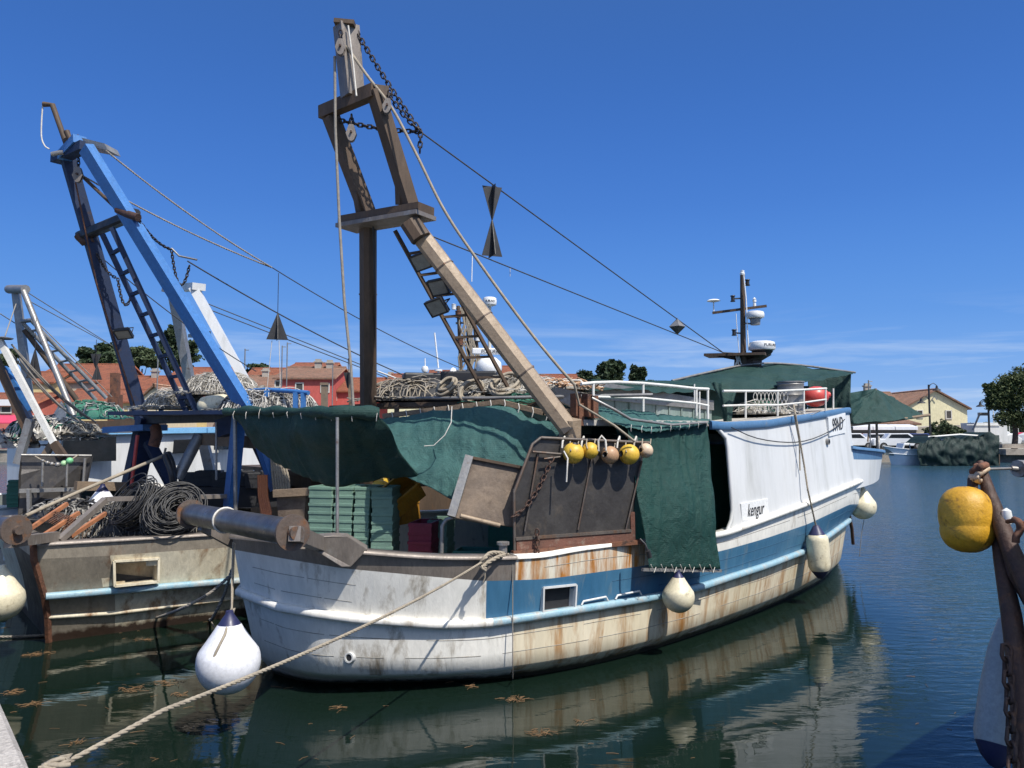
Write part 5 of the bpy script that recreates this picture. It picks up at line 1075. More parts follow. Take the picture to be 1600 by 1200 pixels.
mb = MB(); mb.grid(rows2, mf=hm2, smooth=False); mb.grid([[mirror(B2, p) for p in r][::-1] for r in rows2], mf=lambda i, j: 1 if i > 10 else 0)
obj('hull', mb, [M['peel'], M['brownsteel'], M['darkstern']], bt2)
r2s = r2_[20:]; obj('rub_rail', both(strip(r2s, sq(.10, -.04, .045), fr=B2), B2), M['railblue'], bt2)
obj('lower_rail', both(strip(l2_[20:], sq(.04, -.03, .03)), B2), M['peel'], bt2)
gl = lev2(side2(.27, -.17, .06), [(57, 903), (250, 890), (362, 879)]); obj('plank_seam', strip(gl[46:90], sq(.028, -.008, .02, .006)), M['peel'], bt2)
mb = strip(t2_, [(.03, -.02), (.03, .012), (-.22, .012), (-.22, -.02), (.03, -.02)]); both(mb, B2); obj('gunwale_cap', mb, M['capsteel'], bt2)
mb = MB(); inn2 = inset(t2_, .1); dk2 = inset(l2_, .1, .55); dk2[0].z = .55; mb.grid([inn2, dk2]); both(mb, B2); obj('bulwark_lining', mb, M['brownsteel'], bt2)
mb = MB()
for i in range(N2): mb.quad(dk2[i], dk2[i + 1], mirror(B2, dk2[i + 1]), mirror(B2, dk2[i]))
obj('deck', mb, M['deck'], bt2)
def on2(px, py, off=0): return B2.pv(px, py, -2.12 - off)
mb = MB(); cs = [(178, 877), (248, 873), (247, 909), (179, 916)]
for k in range(4):
    p, q = on2(*cs[k]), on2(*cs[(k + 1) % 4]); mb.bar(p, q, .04, .03, side=B2.n); mb.quad(p, q, q + B2.n * .3, p + B2.n * .3)
obj('freeing_port_frame', mb, M['peel'], bt2)
mb = MB(); mb.quad(*[on2(*c, -.28) for c in cs]); obj('port_shade', mb, M['black'], bt2)  # black sheet painted in for the dark inside this opening
# corner post and roller
mb = MB(); cp = [w2_[20], l2_[20], r2_[20], c2l[20], t2_[20]]; mb.tube([p - B2.a * .01 for p in [V((cp[0].x, cp[0].y, -.5))] + cp], .045, 6, smooth=False); obj('corner_post', mb, M['rust'], bt2)
ra, rb_ = P(25, 828, 9.0), P(-160, 800, 10.9); axx = (rb_ - ra).normalized(); mb = MB(); mb.lathe(ra, [(.13, 0), (.13, 2.4)], 28, axx); rp2 = obj('stern_roller', mb, M['roller'], bt2)
mb = MB(); mb.disc(ra - axx * .0, .17, axx, 28, h=.04); mb.disc(ra - axx * .05, .05, axx, h=.08); obj('flange', mb, M['flange'], rp2)
mb = MB(); mb.bar(P(12, 848, 8.95), P(88, 838, 9.9), .12, .09, side=(0, 0, 1)); obj('roller_bracket', mb, M['capsteel'], bt2)
mb = MB(); mb.bar(P(92, 845, 9.9), P(165, 780, 10.6), .07, .09); mb.bar(P(165, 780, 10.6), P(360, 775, 11.6), .06, .09); obj('stern_frame', mb, M['capsteel'], bt2)
mb = MB(); mb.bar(P(335, 838, 11.2), P(352, 862, 11.2), .1, .06); obj('stern_bracket', mb, M['legbrown'], bt2)
# blue gantry
g2 = bpy.data.objects.new('gantry', None); COL.objects.link(g2); g2.parent = bt2
def b2(name, p, q, w, h, mat, side=None, ch=0, par=None, **k):
    mb = MB(); mb.bar(p, q, w, h, side=side if side is not None else B2.n, ch=ch, **k); return obj(name, mb, M[mat], par or g2)
b2('leg', P(107, 250, 12.3), P(222, 655, 13.4), .19, .20, 'darkblue')
b2('leg', P(135, 232, 11.6), P(392, 650, 11.5), .14, .22, 'blue', side=(-.6, -.8, 0))
mb = MB(); mb.bar(P(136, 236, 11.85), P(388, 652, 11.75), .1, .03, side=(.8, -.6, 0)); obj('leg_web', mb, M['darkblue'], g2)
b2('crossbeam', P(88, 249, 12.4), P(134, 228, 11.7), .14, .18, 'darkblue', side=(0, 0, 1))
b2('gantry_head', P(100, 245, 12.2), P(125, 218, 11.8), .14, .2, 'blue', side=(0, 0, 1))
mb = MB(); mb.prism([P(127, 215, 11.7), P(163, 224, 11.6), P(168, 234, 11.6), P(135, 228, 11.7)], (0.05, .3, 0)); obj('head_plate', mb, M['galv'], g2)
mb = MB(); mb.tube([P(68, 163, 12.0), P(82, 164, 12.0), P(104, 226, 12.0)], .045, 8); mb.tube([P(104, 205, 11.9), P(112, 225, 11.9), P(125, 213, 11.9)], .05, 6); obj('davit_arm', mb, M['legbrown'], g2)
mb = MB(); mb.tube([P(81, 241, 12), P(90, 239, 12), P(100, 238, 12)], .04, 6); obj('top_fitting', mb, M['galv'], g2)
mb = MB(); mb.tube(catmull([P(67, 163, 12), P(65, 190, 12), P(65, 215, 12), P(70, 228, 12), P(77, 233, 12)], 20), .012, 5); obj('thin_line', mb, M['ropewhite'], g2)
b2('crossbeam', P(125, 370, 12.7), P(212, 334, 11.75), .16, .16, 'black', side=(0, 0, 1), ch=.03)
mb = MB(); mb.tube([P(184, 328, 11.6), P(200, 335, 11.5), P(216, 340, 11.4)], .06, 8); obj('beam_fitting', mb, M['rustdark'], g2); mb = MB(); mb.tube([P(122, 368, 12.6), P(130, 378, 12.6), P(148, 374, 12.6)], .07, 8); obj('beam_fitting', mb, M['rustdark'], g2)
ld = [(P(160, 366, 12.2), P(292, 645, 12.4)), (P(175, 356, 12.0), P(308, 645, 12.2))]
for a_, b_ in ld: mb = MB(); mb.bar(a_, b_, .075, .05, side=(1, 0, 0)); obj('ladder_rail', mb, M['darkblue'], g2)
for k in range(8):
    t = .11 + k * .115; mb = MB(); mb.bar(ld[0][0].lerp(ld[0][1], t), ld[1][0].lerp(ld[1][1], t), .05); obj('rung', mb, M['darkblue'], g2)
floodlight(P(193, 521, 12.6), .26, .2, (.1, -.6, -.78), bt2, 10)
# lower frame
b2('frame_beam', P(222, 656, 13.3), P(372, 652, 11.7), .14, .2, 'black', side=(0, 0, 1))
b2('frame_leg', P(232, 650, 13.2), P(205, 770, 13.6), .34, .3, 'darkblue')
b2('frame_brace', P(232, 690, 13.0), P(278, 775, 13.0), .22, .16, 'darkblue')
b2('frame_plate', P(180, 672, 13.3), P(243, 668, 12.9), .10, .5, 'blue', side=(0, 0, 1))
b2('frame_leg', P(374, 645, 11.5), P(359, 800, 11.6), .22, .14, 'blue')
b2('frame_brace', P(396, 655, 11.5), P(432, 765, 11.5), .18, .14, 'blue')
b2('frame_brace', P(385, 660, 11.9), P(422, 740, 11.9), .14, .12, 'darkblue')
b2('frame_joint', P(345, 670, 11.8), P(392, 655, 11.6), .26, .2, 'darkblue', side=(0, 0, 1))
b2('cross_timber', P(312, 686, 12.5), P(410, 692, 11.6), .18, .12, 'wood', side=(0, 0, 1))
mb = MB(); mb.tube([P(312, 680, 12.4), P(277, 748, 12.2)], .09, 10); obj('diagonal_strut', mb, M['galv'], g2)
mb = MB(); mb.bar(P(318, 690, 13.5), P(334, 760, 13.5), .16, .12); obj('diagonal_strut', mb, M['galv'], g2)
mb = MB(); mb.tube([P(367, 648, 11.3), P(368, 800, 11.3)], .03, 8); mb.tube([P(338, 660, 11.6), P(338, 750, 11.6)], .018, 6); obj('awning_pole', mb, M['galv'], bt2)
mb = MB(); mb.tube([P(215, 680, 12.8), P(204, 770, 12.8)], .03, 8); obj('red_pipe', mb, M['red'], bt2)
mb = MB(); mb.tube([P(40, 806, 10.6), P(120, 770, 11.5), P(256, 712, 12.4)], .028, 8); mb.tube([P(256, 712, 12.4), P(259, 700, 12.4)], .02, 6); obj('boat_hook', mb, M['ropem'], None, 'long pale pole slanting up across the left boat to the blue gantry', 'pole')
mb = MB(); mb.tube(catmull([P(262, 708, 12.2), P(270, 730, 12.1), P(272, 770, 12.1), P(268, 740, 12.0), P(258, 712, 12.1)], 24), .05, 8); obj('black_hose', mb, M['black'], None, 'thick black hose hanging in a loop on the blue frame', 'hose')
mb = MB(); mb.tube([P(243, 668, 12.7), P(245, 680, 12.6), P(240, 697, 12.6)], .09, 8); obj('pulley_block', mb, M['rust'], None, 'rusty pulley block hanging from the blue lower frame', 'pulley block')
# handrail of the blue shelf
mb = MB(); mb.tube([P(380, 612, 11.9), P(415, 609, 11.7), P(450, 611, 11.4), P(482, 614, 11.2)], .035, 8)
for x, y in ((417, 610), (462, 613), (474, 614)): mb.bar(P(x, y, 11.6 - (x - 400) * .005), P(x, 644, 11.6 - (x - 400) * .005), .07, .05)
obj('shelf_rail', mb, M['blue'], bt2)
mb = MB(); mb.tube([P(222, 629, 13.4), P(275, 629, 13.1)], .04, 8); mb.bar(P(251, 630, 13.2), P(252, 645, 13.2), .06); obj('shelf_rail', mb, M['blue'], bt2)
mb = MB(); mb.bar(P(225, 647, 13.0), P(470, 645, 11.2), .06, 1.3, side=(0, 0, 1)); obj('net_shelf', mb, M['darkblue'], bt2)
def nh2(*a, **k): o = netheap(*a, **k); o['group'] = 'nets and gear on the left boat'; return o
nh2('net_heap', P(275, 640, 12.9), (.5, .4, .32), [M['greynet'], M['ropewhite'], M['greynet']], 'pale white net heap beside the foot of the dark blue gantry leg', n=900, seed=21, r=.0045)
nh2('net_heap', P(345, 618, 12.6), (.62, .4, .36), [M['greynet'], M['ropewhite'], M['mixnet']], 'pale net bundle above the cream fender behind the blue leg', n=1000, seed=22, r=.0045)
nh2('net_heap', P(420, 645, 11.8), (.75, .4, .36), [M['mixnet'], M['ropewhite'], M['rubber'], M['galv']], 'mottled black and white net heap under the blue handrail', n=1000, seed=23, r=.0055)
mb = MB(); c_ = P(338, 632, 11.9); mb.lathe(c_ - V((.28, 0, .03)), [(.001, 0), (.08, .02), (.13, .08), (.145, .16), (.145, .42), (.13, .5), (.08, .56), (.001, .58)], 24, (1, -.1, .12)); obj('fender', mb, M['cream'], None, 'cream cylinder fender lying on the shelf against the blue gantry leg', 'fender', 'fenders on the left boat')
# stern nets
nh2('net_heap', P(250, 838, 11.4), (.7, .5, .62), [M['rubber'], M['rubber'], M['greynet']], 'large mound of black net with pale cords at the stern roller', n=800, seed=24, r=.008)
nh2('net_heap', P(195, 836, 11.4), (.6, .5, .5), [M['rubber'], M['rubber'], M['greynet']], 'mound of black net in the middle of the left stern', n=700, seed=25, r=.008)
nh2('net_heap', P(150, 842, 11.3), (.55, .4, .3), [M['mixnet'], M['rubber'], M['greynet'], M['legbrown']], 'low heap of black and beige net beside the grey frame', n=420, seed=26, r=.008)
nh2('net_heap', P(110, 812, 11.5), (.6, .4, .3), [M['rubber'], M['black'], M['mixnet']], 'thin layer of dark net behind the orange ladder', n=160, seed=27, r=.012)
for k, (x, y, d, r_, tl, lb, mt) in enumerate(((268, 808, 10.9, .42, (.5, -.7, .5), 'big black net coil closest to the stern roller', 'rubber'), (238, 800, 11.1, .40, (-.5, -.7, .5), 'big black net coil left of the one by the roller', 'rubber'))):
    o = coil('net_coil', P(x, y, d), r_, 60, .0085, M[mt], lb, tl, sy=.75, jitter=.16, seed=40 + k); o['group'] = 'net coils on the left stern'
mb = MB(); mb.tube(catmull([P(205, 780, 11.3), P(215, 766, 11.3), P(235, 757, 11.3), P(255, 762, 11.3), P(262, 780, 11.2)], 20), .035, 8); mb.tube(catmull([P(182, 790, 11.2), P(195, 783, 11.2), P(205, 790, 11.2), P(213, 782, 11.1)], 20), .03, 8); obj('white_hose', mb, M['ropewhite'], None, 'pale hose arching over the black nets on the left stern', 'hose')
# orange ladder frames
M['orangewood'] = pm('orange_brown_painted_wood', (.42, .17, .075), (.3, .12, .06), 6, .7, c3=(.2, .1, .06), c3amt=.4, c3scale=9)
og = root('orange_rack', P(90, 825, 10.7), 'orange wooden rack leaning on the nets of the left stern', 'rack')
for a_, b_ in (((38, 832), (105, 787)), ((66, 838), (123, 801)), ((110, 838), (165, 802))):
    mb = MB(); mb.bar(P(*a_, 10.4), P(*b_, 11.0), .05, .05); obj('rack_rail', mb, M['orangewood'], og)
for k in range(13):
    t = k / 13; mb = MB(); mb.tube([P(64 + 42 * t, 811 + 20 * t, 10.72), P(88 + 40 * t, 799 + 14 * t, 10.8)], .008, 5); obj('slat', mb, M['rust'], og)
teardrop(P(159, 801, 11.9), .27, 'white round fender with navy top lying behind the grey frame of the left stern', M['fwhite'], group='fenders on the left boat')
f5 = teardrop(P(2, 937, 9.2), .25, 'worn cream fender hanging at the left edge under the roller', M['cream'], group='fenders on the left boat', capm='cream')
mb = MB(); 
for k in range(6):
    o_ = obj('crate', crate_mb(.42, .34, .26), M['black'], None, 'black plastic box in the row behind the black nets, ' + ['leftmost', 'second', 'third', 'fourth', 'fifth', 'rightmost'][k] + (' from the left' if 0 < k < 5 else ''), 'box', 'black boxes on the left boat', origin=(0, 0, 0), bevel=.01)
    o_.location = P(302 + k * 25, 762 - (k % 2) * 3, 13.2); o_.rotation_euler = (0, 0, R(8 + 3 * k))
mb = MB(); mb.box(P(330, 775, 13.3), (2.6, .9, .35), rz=R(20)); obj('hatch', mb, M['black'], bt2)
mb = MB(); mb.box(B2.W(6.2, .1, 1.25), (4.8, 2.6, 1.5), rz=B2.ang); mb.box(B2.W(6.2, .1, 2.02), (5.2, 3.0, .08), rz=B2.ang); obj('deckhouse', mb, M['legbrown'], bt2)
# rigging of the blue gantry
e_ = P(552, 600, 17.0)
for p, q in ((P(165, 235, 11.6), P(425, 418, 13.0)), (P(130, 275, 12.1), P(425, 418, 13.0))):
    mb = MB(); mb.rope(sag(p, q, .08, 12), .014, n=4) if q.y > 0 else 0; obj('stay_rope', mb, M['ropegrey'], bt2)
c435 = P(435, 425, 13.05)
wire('rigging_wire', sag(P(425, 418, 13.0), P(720, 575, 17.5), .1), .010, M['wirem'], bt2)
wire('rigging_wire', sag(P(293, 408, 12.4), P(640, 590, 17.5), .1), .013, M['wirem'], bt2)
wire('rigging_wire', sag(P(150, 395, 12.6), P(400, 580, 15.5), .1), .010, M['wirem'], bt2)
wire('rigging_wire', [P(123, 270, 12.1), P(184, 328, 11.7)], .03, M['legbrown'], bt2)
wire('rigging_wire', [P(118, 285, 12.05), P(150, 440, 12.4), P(212, 640, 12.9)], .014, M['rust'], bt2)
mb = MB(); mb.chain(sag(P(216, 342, 11.5), P(268, 390, 12.2), .08, 8), .065, .04, .009); obj('rigging_chain', mb, M['chain'], bt2)
mb = MB(); mb.chain(sag(P(268, 390, 12.2), P(296, 415, 12.3), .45, 14), .065, .04, .009); obj('rigging_chain', mb, M['chain'], bt2)
mb = MB(); mb.chain(sag(P(152, 398, 12.6), P(184, 435, 12.6), .08, 8), .065, .04, .009); mb2 = MB(); mb2.chain(sag(P(184, 435, 12.6), P(206, 460, 12.6), .3, 10), .065, .04, .009); obj('rigging_chain', mb, M['chain'], bt2); obj('rigging_chain', mb2, M['chain'], bt2)
mb = MB(); mb.tube([P(268, 388, 12.2), P(280, 400, 12.2), P(308, 406, 12.2)], .016, 6); obj('wire_clamp', mb, M['galv'], bt2)
block(P(122, 273, 11.9), .14, 'pale pulley block hanging below the head of the blue gantry')
def cone_shape(c, w, h, label, up=True, cord=.5):
    o = dayshape([(.01, 0), (w / 2, -h)] if up else [(w / 2, 0), (.01, -h)], c, label, M['black'], cords=(0, cord)); o['group'] = 'black day shapes hanging in the rigging'; return o
cone_shape(P(434, 490, 13.05), .36, .45, 'black cone day shape with its point up under the wires right of the blue gantry', True, .7)
mb = MB(); mb.tube([P(425, 532, 13.05), P(419, 590, 13.05), P(414, 640, 13.05)], .006, 4); mb.tube([P(436, 532, 13.05), P(438, 600, 13.05)], .006, 4); obj('cone_cords', mb, M['ropewhite'], None, 'two thin white cords hanging below the right black cone', 'cords')
cone_shape(P(544, 582, 10.8), .13, .22, 'small dark cone hanging point down left of the brown gantry post', False, .2)
for x in (547,): mb = MB(); mb.bar(P(x, 588, 10.9), P(x + 2, 645, 10.9), .06, .05); obj('mooring_pole', mb, M['wood'], None, 'short wooden stake with a cone on it left of the brown gantry post', 'stake')
mb = MB(); mb.bar(P(507, 600, 30), P(507, 645, 30), .22, .22); mb.box(P(507, 600, 30), (.28, .28, .1)); obj('mooring_pile', mb, M['wood'], None, 'grey timber pile standing in front of the red house', 'pile')
# ================================================================== OTHER MOORED BOATS
def simple_hull(fr, L, bm, z1, z2, mats, par, sheer=.6, band=None, tr=-.3):
    def lv(k, z, e=0): return [(fr.W(p.x, p.y, 0), p.x / L) for p in [V((0, 0, 0)) + q for q in resl([V((-e, 0, 0)), V((-e, -bm * k * .85, 0))], 6)[:-1] + catmull([(-e, -bm * k * .85, 0), (L * .3, -bm * k, 0), (L * .6, -bm * k * .95, 0), (L * .85, -bm * k * .55, 0), (L + e * 2.5, 0, 0)], 40)]]
    def put(l, z, s=1): return [p + V((0, 0, z + s * sheer * max(0, t) ** 2)) for p, t in l]
    A0, A1, A2, A3, A4 = put(lv(.8, 0), -.5, 0), put(lv(.88, 0, .05), .0, 0), put(lv(.97, 0, .15), z1, .6), put(lv(.99, 0, .22), z1 + (z2 - z1) * .6, .8), put(lv(1.0, 0, .3), z2)
    rws_ = [A0, A1, A2, A3, A4]; mb = MB(); mb.grid(rws_, mf=lambda i, j: [0, 0, 1, 0][i]); mb.grid([[mirror(fr, p) for p in r][::-1] for r in rws_], mf=lambda i, j: [0, 0, 1, 0][i]); obj('hull', mb, mats, par)
    obj('rub_rail', both(strip(A2, sq(.07, -.03, .04), fr=fr), fr), mats[1], par); obj('gunwale', both(strip(A4, sq(.05, -.04, .03), fr=fr), fr), mats[-1], par)
    mb = MB(); D_ = [V((p.x, p.y, z2 - .55 + .3 * (p.z - z2))) for p in inset(A4, .08)]
    for i in range(len(D_) - 1): mb.quad(D_[i], D_[i + 1], mirror(fr, D_[i + 1]), mirror(fr, D_[i]))
    mb.grid([inset(A4, .06), D_]); both(mb, fr); obj('deck', mb, M['deck'], par)
M['lightblue'] = pm('light_blue_paint', (.16, .38, .62), (.2, .42, .65), 3, .45)
# boat 3: white deckhouse with light blue stripe between the blue gantry legs, white gantry
B3 = Frame(-10.3, 15.2, 40); b3 = root('fishing_boat', B3.W(5, 0, 0), 'white trawler with pale blue trim and dark window behind the blue gantry', 'fishing boat', GB)
simple_hull(B3, 12, 1.9, .8, 1.35, [M['white'], M['lightblue'], M['white']], b3)
def hb_(x0, y0, x1, y1, d0, d1, depth, name, mat, par, yb0=None, yb1=None):
    mb = MB(); q = [P(x0, y0, d0), P(x1, y1, d1), P(x1, yb1, d1), P(x0, yb0, d0)]; nn = V((-(q[1] - q[0]).y, (q[1] - q[0]).x, 0)).normalized(); mb.prism(q, nn * depth); return obj(name, mb, mat, par), q, nn
dh, q3, n3 = hb_(95, 677, 455, 670, 15.0, 19.5, 2.4, 'deckhouse', M['white'], b3, 765, 750)
mb = MB(); mb.prism([P(93, 673, 14.85), P(458, 666, 19.4), P(458, 674, 19.4), P(93, 680, 14.85)], n3 * 2.7); obj('roof_edge', mb, M['lightblue'], b3)
mb = MB(); mb.prism([P(271, 687, 16.7), P(303, 686, 17.1), P(301, 707, 17.1), P(269, 709, 16.7)], -n3 * .03); w_ = obj('window', mb, M['glass'], b3, bevel=.03)
mb = MB(); mb.prism([P(334, 690, 17.5), P(362, 690, 17.9), P(362, 702, 17.9), P(334, 703, 17.5)], -n3 * .03); obj('window', mb, M['glass'], b3)
mb = MB(); mb.prism([P(97, 684, 14.9), P(180, 682, 15.6), P(180, 720, 15.6), P(97, 722, 14.9)], -n3 * .04); obj('dark_opening', mb, M['glass'], b3)
wg = bpy.data.objects.new('gantry', None); COL.objects.link(wg); wg.parent = b3
for nm, p, q, w in (('leg', P(303, 450, 17.5), P(400, 625, 17.0), .19), ('leg', P(270, 455, 18.6), P(300, 615, 19.0), .2)): mb = MB(); mb.bar(p, q, w, .2, side=(1, 0, 0)); obj(nm, mb, M['white'] if nm == 'leg' and p.y < 18 else M['galv'], wg)
mb = MB(); mb.bar(P(281, 450, 18.4), P(311, 448, 17.4), .16, .3, side=(0, 0, 1)); obj('crossbeam', mb, M['white'], wg)
mb = MB(); mb.bar(P(257, 454, 18.6), P(275, 456, 18.5), .08, .2, side=(0, 0, 1)); mb.bar(P(297, 525, 18.5), P(326, 520, 17.6), .08, .1); obj('crossbeam', mb, M['galv'], wg)
for p, q in (((308, 468, 17.5), (640, 600, 21)), ((312, 478, 17.5), (620, 596, 21)), ((325, 530, 17.2), (395, 640, 16))): wire('rigging_wire', [P(*p), P(*q)], .012, M['wirem'], b3)
mb = MB(); mb.tube([P(590, 580, 17), P(655, 605, 17.8)], .02, 6); obj('boom', mb, M['white'], b3)
mb = MB(); mb.tube([P(300, 640, 18.5), P(260, 535, 18.5)], .02, 5); obj('stay_rope', mb, M['ropewhite'], b3)
# boat 4: galvanised gantry at far left, dark screen with green floats
B4 = Frame(-12.2, 13.6, 42); b4 = root('fishing_boat', B4.W(5, 0, 0), 'trawler with grey steel gantry and dark side screen at the left edge', 'fishing boat', GB)
simple_hull(B4, 12, 1.9, .7, 1.15, [M['white'], M['lightblue'], M['lightblue']], b4)
g4 = bpy.data.objects.new('gantry', None); COL.objects.link(g4); g4.parent = b4
def b4f(name, p, q, w, mat, r=True, par=g4):
    mb = MB()
    if r: mb.tube([P(*p), P(*q)], w, 10)
    else: mb.bar(P(*p), P(*q), w, w * .8, side=(1, 0, 0))
    obj(name, mb, M[mat], par)
b4f('leg', (25, 455, 17.5), (48, 640, 17.5), .15, 'galv', False); b4f('leg', (37, 455, 17.0), (115, 650, 16.5), .065, 'galv')
b4f('crossbeam', (14, 452, 17.6), (40, 452, 17.0), .10, 'galv'); b4f('ladder_rail', (36, 505, 17.3), (150, 625, 18.5), .045, 'galv'); b4f('ladder_rail', (50, 502, 17.2), (166, 622, 18.3), .045, 'galv'); b4f('brace', (35, 502, 17.4), (52, 500, 17.2), .05, 'galv'); b4f('brace', (38, 515, 17.4), (120, 625, 18), .06, 'legbrown')
for k in range(7):
    t = .1 + k * .13; mb = MB(); mb.tube([P(36, 505, 17.3).lerp(P(150, 625, 18.5), t), P(50, 502, 17.2).lerp(P(166, 622, 18.3), t)], .03, 6); obj('rung', mb, M['galv'], g4)
for p, q in (((40, 455, 17), (175, 540, 22)), ((45, 470, 17), (165, 535, 22)), ((25, 475, 17), (8, 525, 15)), ((55, 500, 17), (175, 620, 18.5)), ((0, 490, 17), (110, 560, 20))): wire('rigging_wire', [P(*p), P(*q)], .012, M['ropegrey'], b4)
b5 = root('fishing_boat', P(-60, 760, 13), 'boat with a tall white painted strut and blue brace at the far left edge', 'fishing boat', GB)
B5 = Frame(-13.6, 15.0, 42); simple_hull(B5, 11, 1.8, .7, 1.1, [M['white'], M['lightblue'], M['white']], b5)
for nm, p, q, w, mt in (('strut', (0, 532, 12.6), (84, 692, 12.6), .09, 'whitemetal'), ('strut', (-12, 548, 12.8), (50, 690, 12.8), .11, 'legbrown'), ('brace', (5, 575, 13), (50, 640, 13), .11, 'blue'), ('brace', (12, 590, 13.3), (46, 655, 13.3), .11, 'darkblue'), ('strut', (48, 655, 12.7), (28, 725, 12.7), .12, 'galv'), ('strut', (84, 692, 12.6), (100, 715, 12.6), .12, 'legbrown'), ('strut', (84, 690, 12.7), (70, 712, 12.7), .1, 'wood')):
    mb = MB(); mb.bar(P(*p), P(*q), w, w * .8, side=(1, 0, 0)); obj(nm, mb, M[mt], b5)
mb = MB(); mb.lathe(P(5, 530, 12.6), [(.13, 0), (.15, .02), (.001, .05)], 16); obj('lamp_hood', mb, M['galv'], b5)
for k, (p, q) in enumerate((((18, 538, 12.7), (150, 660, 14)), ((22, 545, 12.7), (140, 655, 14)), ((30, 560, 12.7), (130, 662, 13.5)), ((12, 545, 12.7), (120, 655, 13.8)))): wire('stay_rope', sag(P(*p), P(*q), .1), .016, M['ropegrey'], b5)
# screen with floats
mb = MB(); mb.prism([P(33, 711, 12.3), P(143, 712, 12.9), P(134, 755, 12.8), P(124, 760, 12.8), P(124, 806, 12.7), P(28, 806, 12.2), P(29, 742, 12.2)], (0, .06, 0)); obj('side_screen', mb, M['darkpanel'], b4)
mb = MB(); mb.tube([P(33, 711, 12.2), P(143, 712, 12.8)], .02, 8); mb.bar(P(30, 767, 12.1), P(195, 762, 13), .06, .09, side=(0, 0, 1)); mb.tube([P(67, 722, 12.2), P(66, 760, 12.2)], .02, 6); mb.tube([P(105, 722, 12.4), P(104, 760, 12.4)], .02, 6); mb.tube([P(133, 716, 12.7), P(130, 756, 12.7)], .025, 6); mb.bar(P(45, 765, 12.1), P(46, 806, 12.1), .05); obj('screen_frame', mb, M['galv'], b4)
mb = MB(); mb.bar(P(118, 759, 12.3), P(195, 760, 12.9), .14, .12, side=(0, 0, 1)); obj('timber_beam', mb, M['wood'], b4)
for k, (x, y, dd, mt, lb) in enumerate(((67, 720, 5, 'galv', 'dark grey float, leftmost on the cord of the far dark screen'), (74, 723, 6, 'galv', 'grey float, second on the cord of the far dark screen'), (81, 725, 6.5, 'galv', 'grey float, third on the cord of the far dark screen'), (90, 726, 8, 'galv', 'grey float beside the pale green one on the cord'), (100, 724, 9, 'palegreen', 'pale green float on the cord of the far dark screen'), (109, 720, 10, 'greenfloat', 'bright green float, rightmost on the cord of the far screen'))):
    if mt == 'palegreen': M[mt] = pm('pale_green_plastic', (.35, .55, .30), (.3, .48, .25), 5, .5)
    if mt == 'greenfloat': M[mt] = pm('bright_green_plastic', (.2, .55, .26), (.17, .48, .22), 5, .5)
    ball('float', P(x, y, 12.0), dd / 2 * .0103, M[mt], lb, 'float', 'floats on a cord at the far screen', hole=False, n=16)
mb = MB(); mb.tube([P(55, 713, 12.1), P(67, 720, 12), P(90, 727, 12), P(109, 720, 12), P(122, 711, 12.2)], .012, 5); obj('thin_rope', mb, M['ropem'], None, 'thin cord holding the green and grey floats', 'cord')
nh2('net_heap', P(75, 688, 13.6), (.75, .4, .42), [M['mixnet'], M['ropewhite'], M['galv'], M['greennet'], M['black']], 'heap of white and dark nets at the foot of the white strut', n=420, seed=61, r=.012)
nh2('net_heap', P(120, 680, 13.6), (.4, .3, .22), [M['greynet'], M['greynet']], 'pale ribbed net roll right of the white strut', n=140, seed=62, r=.014)
nh2('net_heap', P(140, 655, 17), (.75, .4, .4), [M['greennet'], M['greennet'], M['galv']], 'green net heap on the boat behind the grey gantry', n=200, seed=63, r=.014)
mb = MB(); mb.add([P(70, 672, 13.4), P(96, 627, 13.6), P(104, 640, 13.6), P(102, 672, 13.5), P(85, 678, 13.3)], [(0, 1, 2, 3, 4)]); mb.add([P(46, 660, 13.3), P(58, 675, 13.2), P(75, 676, 13.3), P(60, 680, 13.2), P(47, 672, 13.2)], [(0, 1, 2, 3, 4)]); o = obj('white_sheet', mb, M['ropewhite'], None, 'white plastic sheet draped over the gear by the white strut', 'sheet'); o.modifiers.new('s', 'SOLIDIFY').thickness = .02
mb = MB(); mb.bar(P(180, 583, 22), P(180, 700, 22), .2, .2); mb.bar(P(180, 617, 22), P(180, 660, 22), .3, .28); obj('mooring_pile', mb, M['rust'], None, 'thick rusty brown post behind the grey gantry', 'pile')
mb = MB(); mb.box(P(155, 672, 21), (3.4, .6, .5)); mb.box(P(195, 668, 21.3), (.4, .4, .7)); obj('dark_cabin', mb, M['legbrown'], None, 'dark brown deck box behind the green net heap', 'box')
stack('fish_crate', P(21, 770, 14.0)[:2], .2, .3, .09, 6, R(30), M['greencrate'], lab('dark green crate of the stack at the left edge'), 'fish crate', 'green crates at the left edge', zs=1.35, seed=17)
cone_shape(P(55, 546, 14.5), .27, .55, 'wide black cone day shape hanging left of the grey gantry leg', True, .6)
cone_shape(P(150, 553, 16), .2, .3, 'dark grey cone point down in front of the pine trees', False, .3)
cone_shape(P(152, 571, 16), .2, .3, 'dark grey cone point up in front of the tiled roof', True, .2)
nh2('fish_crate_pile', P(12, 700, 13.5), (.5, .4, .3), [M['galv'], M['galv'], M['rust']], 'grey gear heap at the far left edge', n=60, seed=66, cat='gear heap')
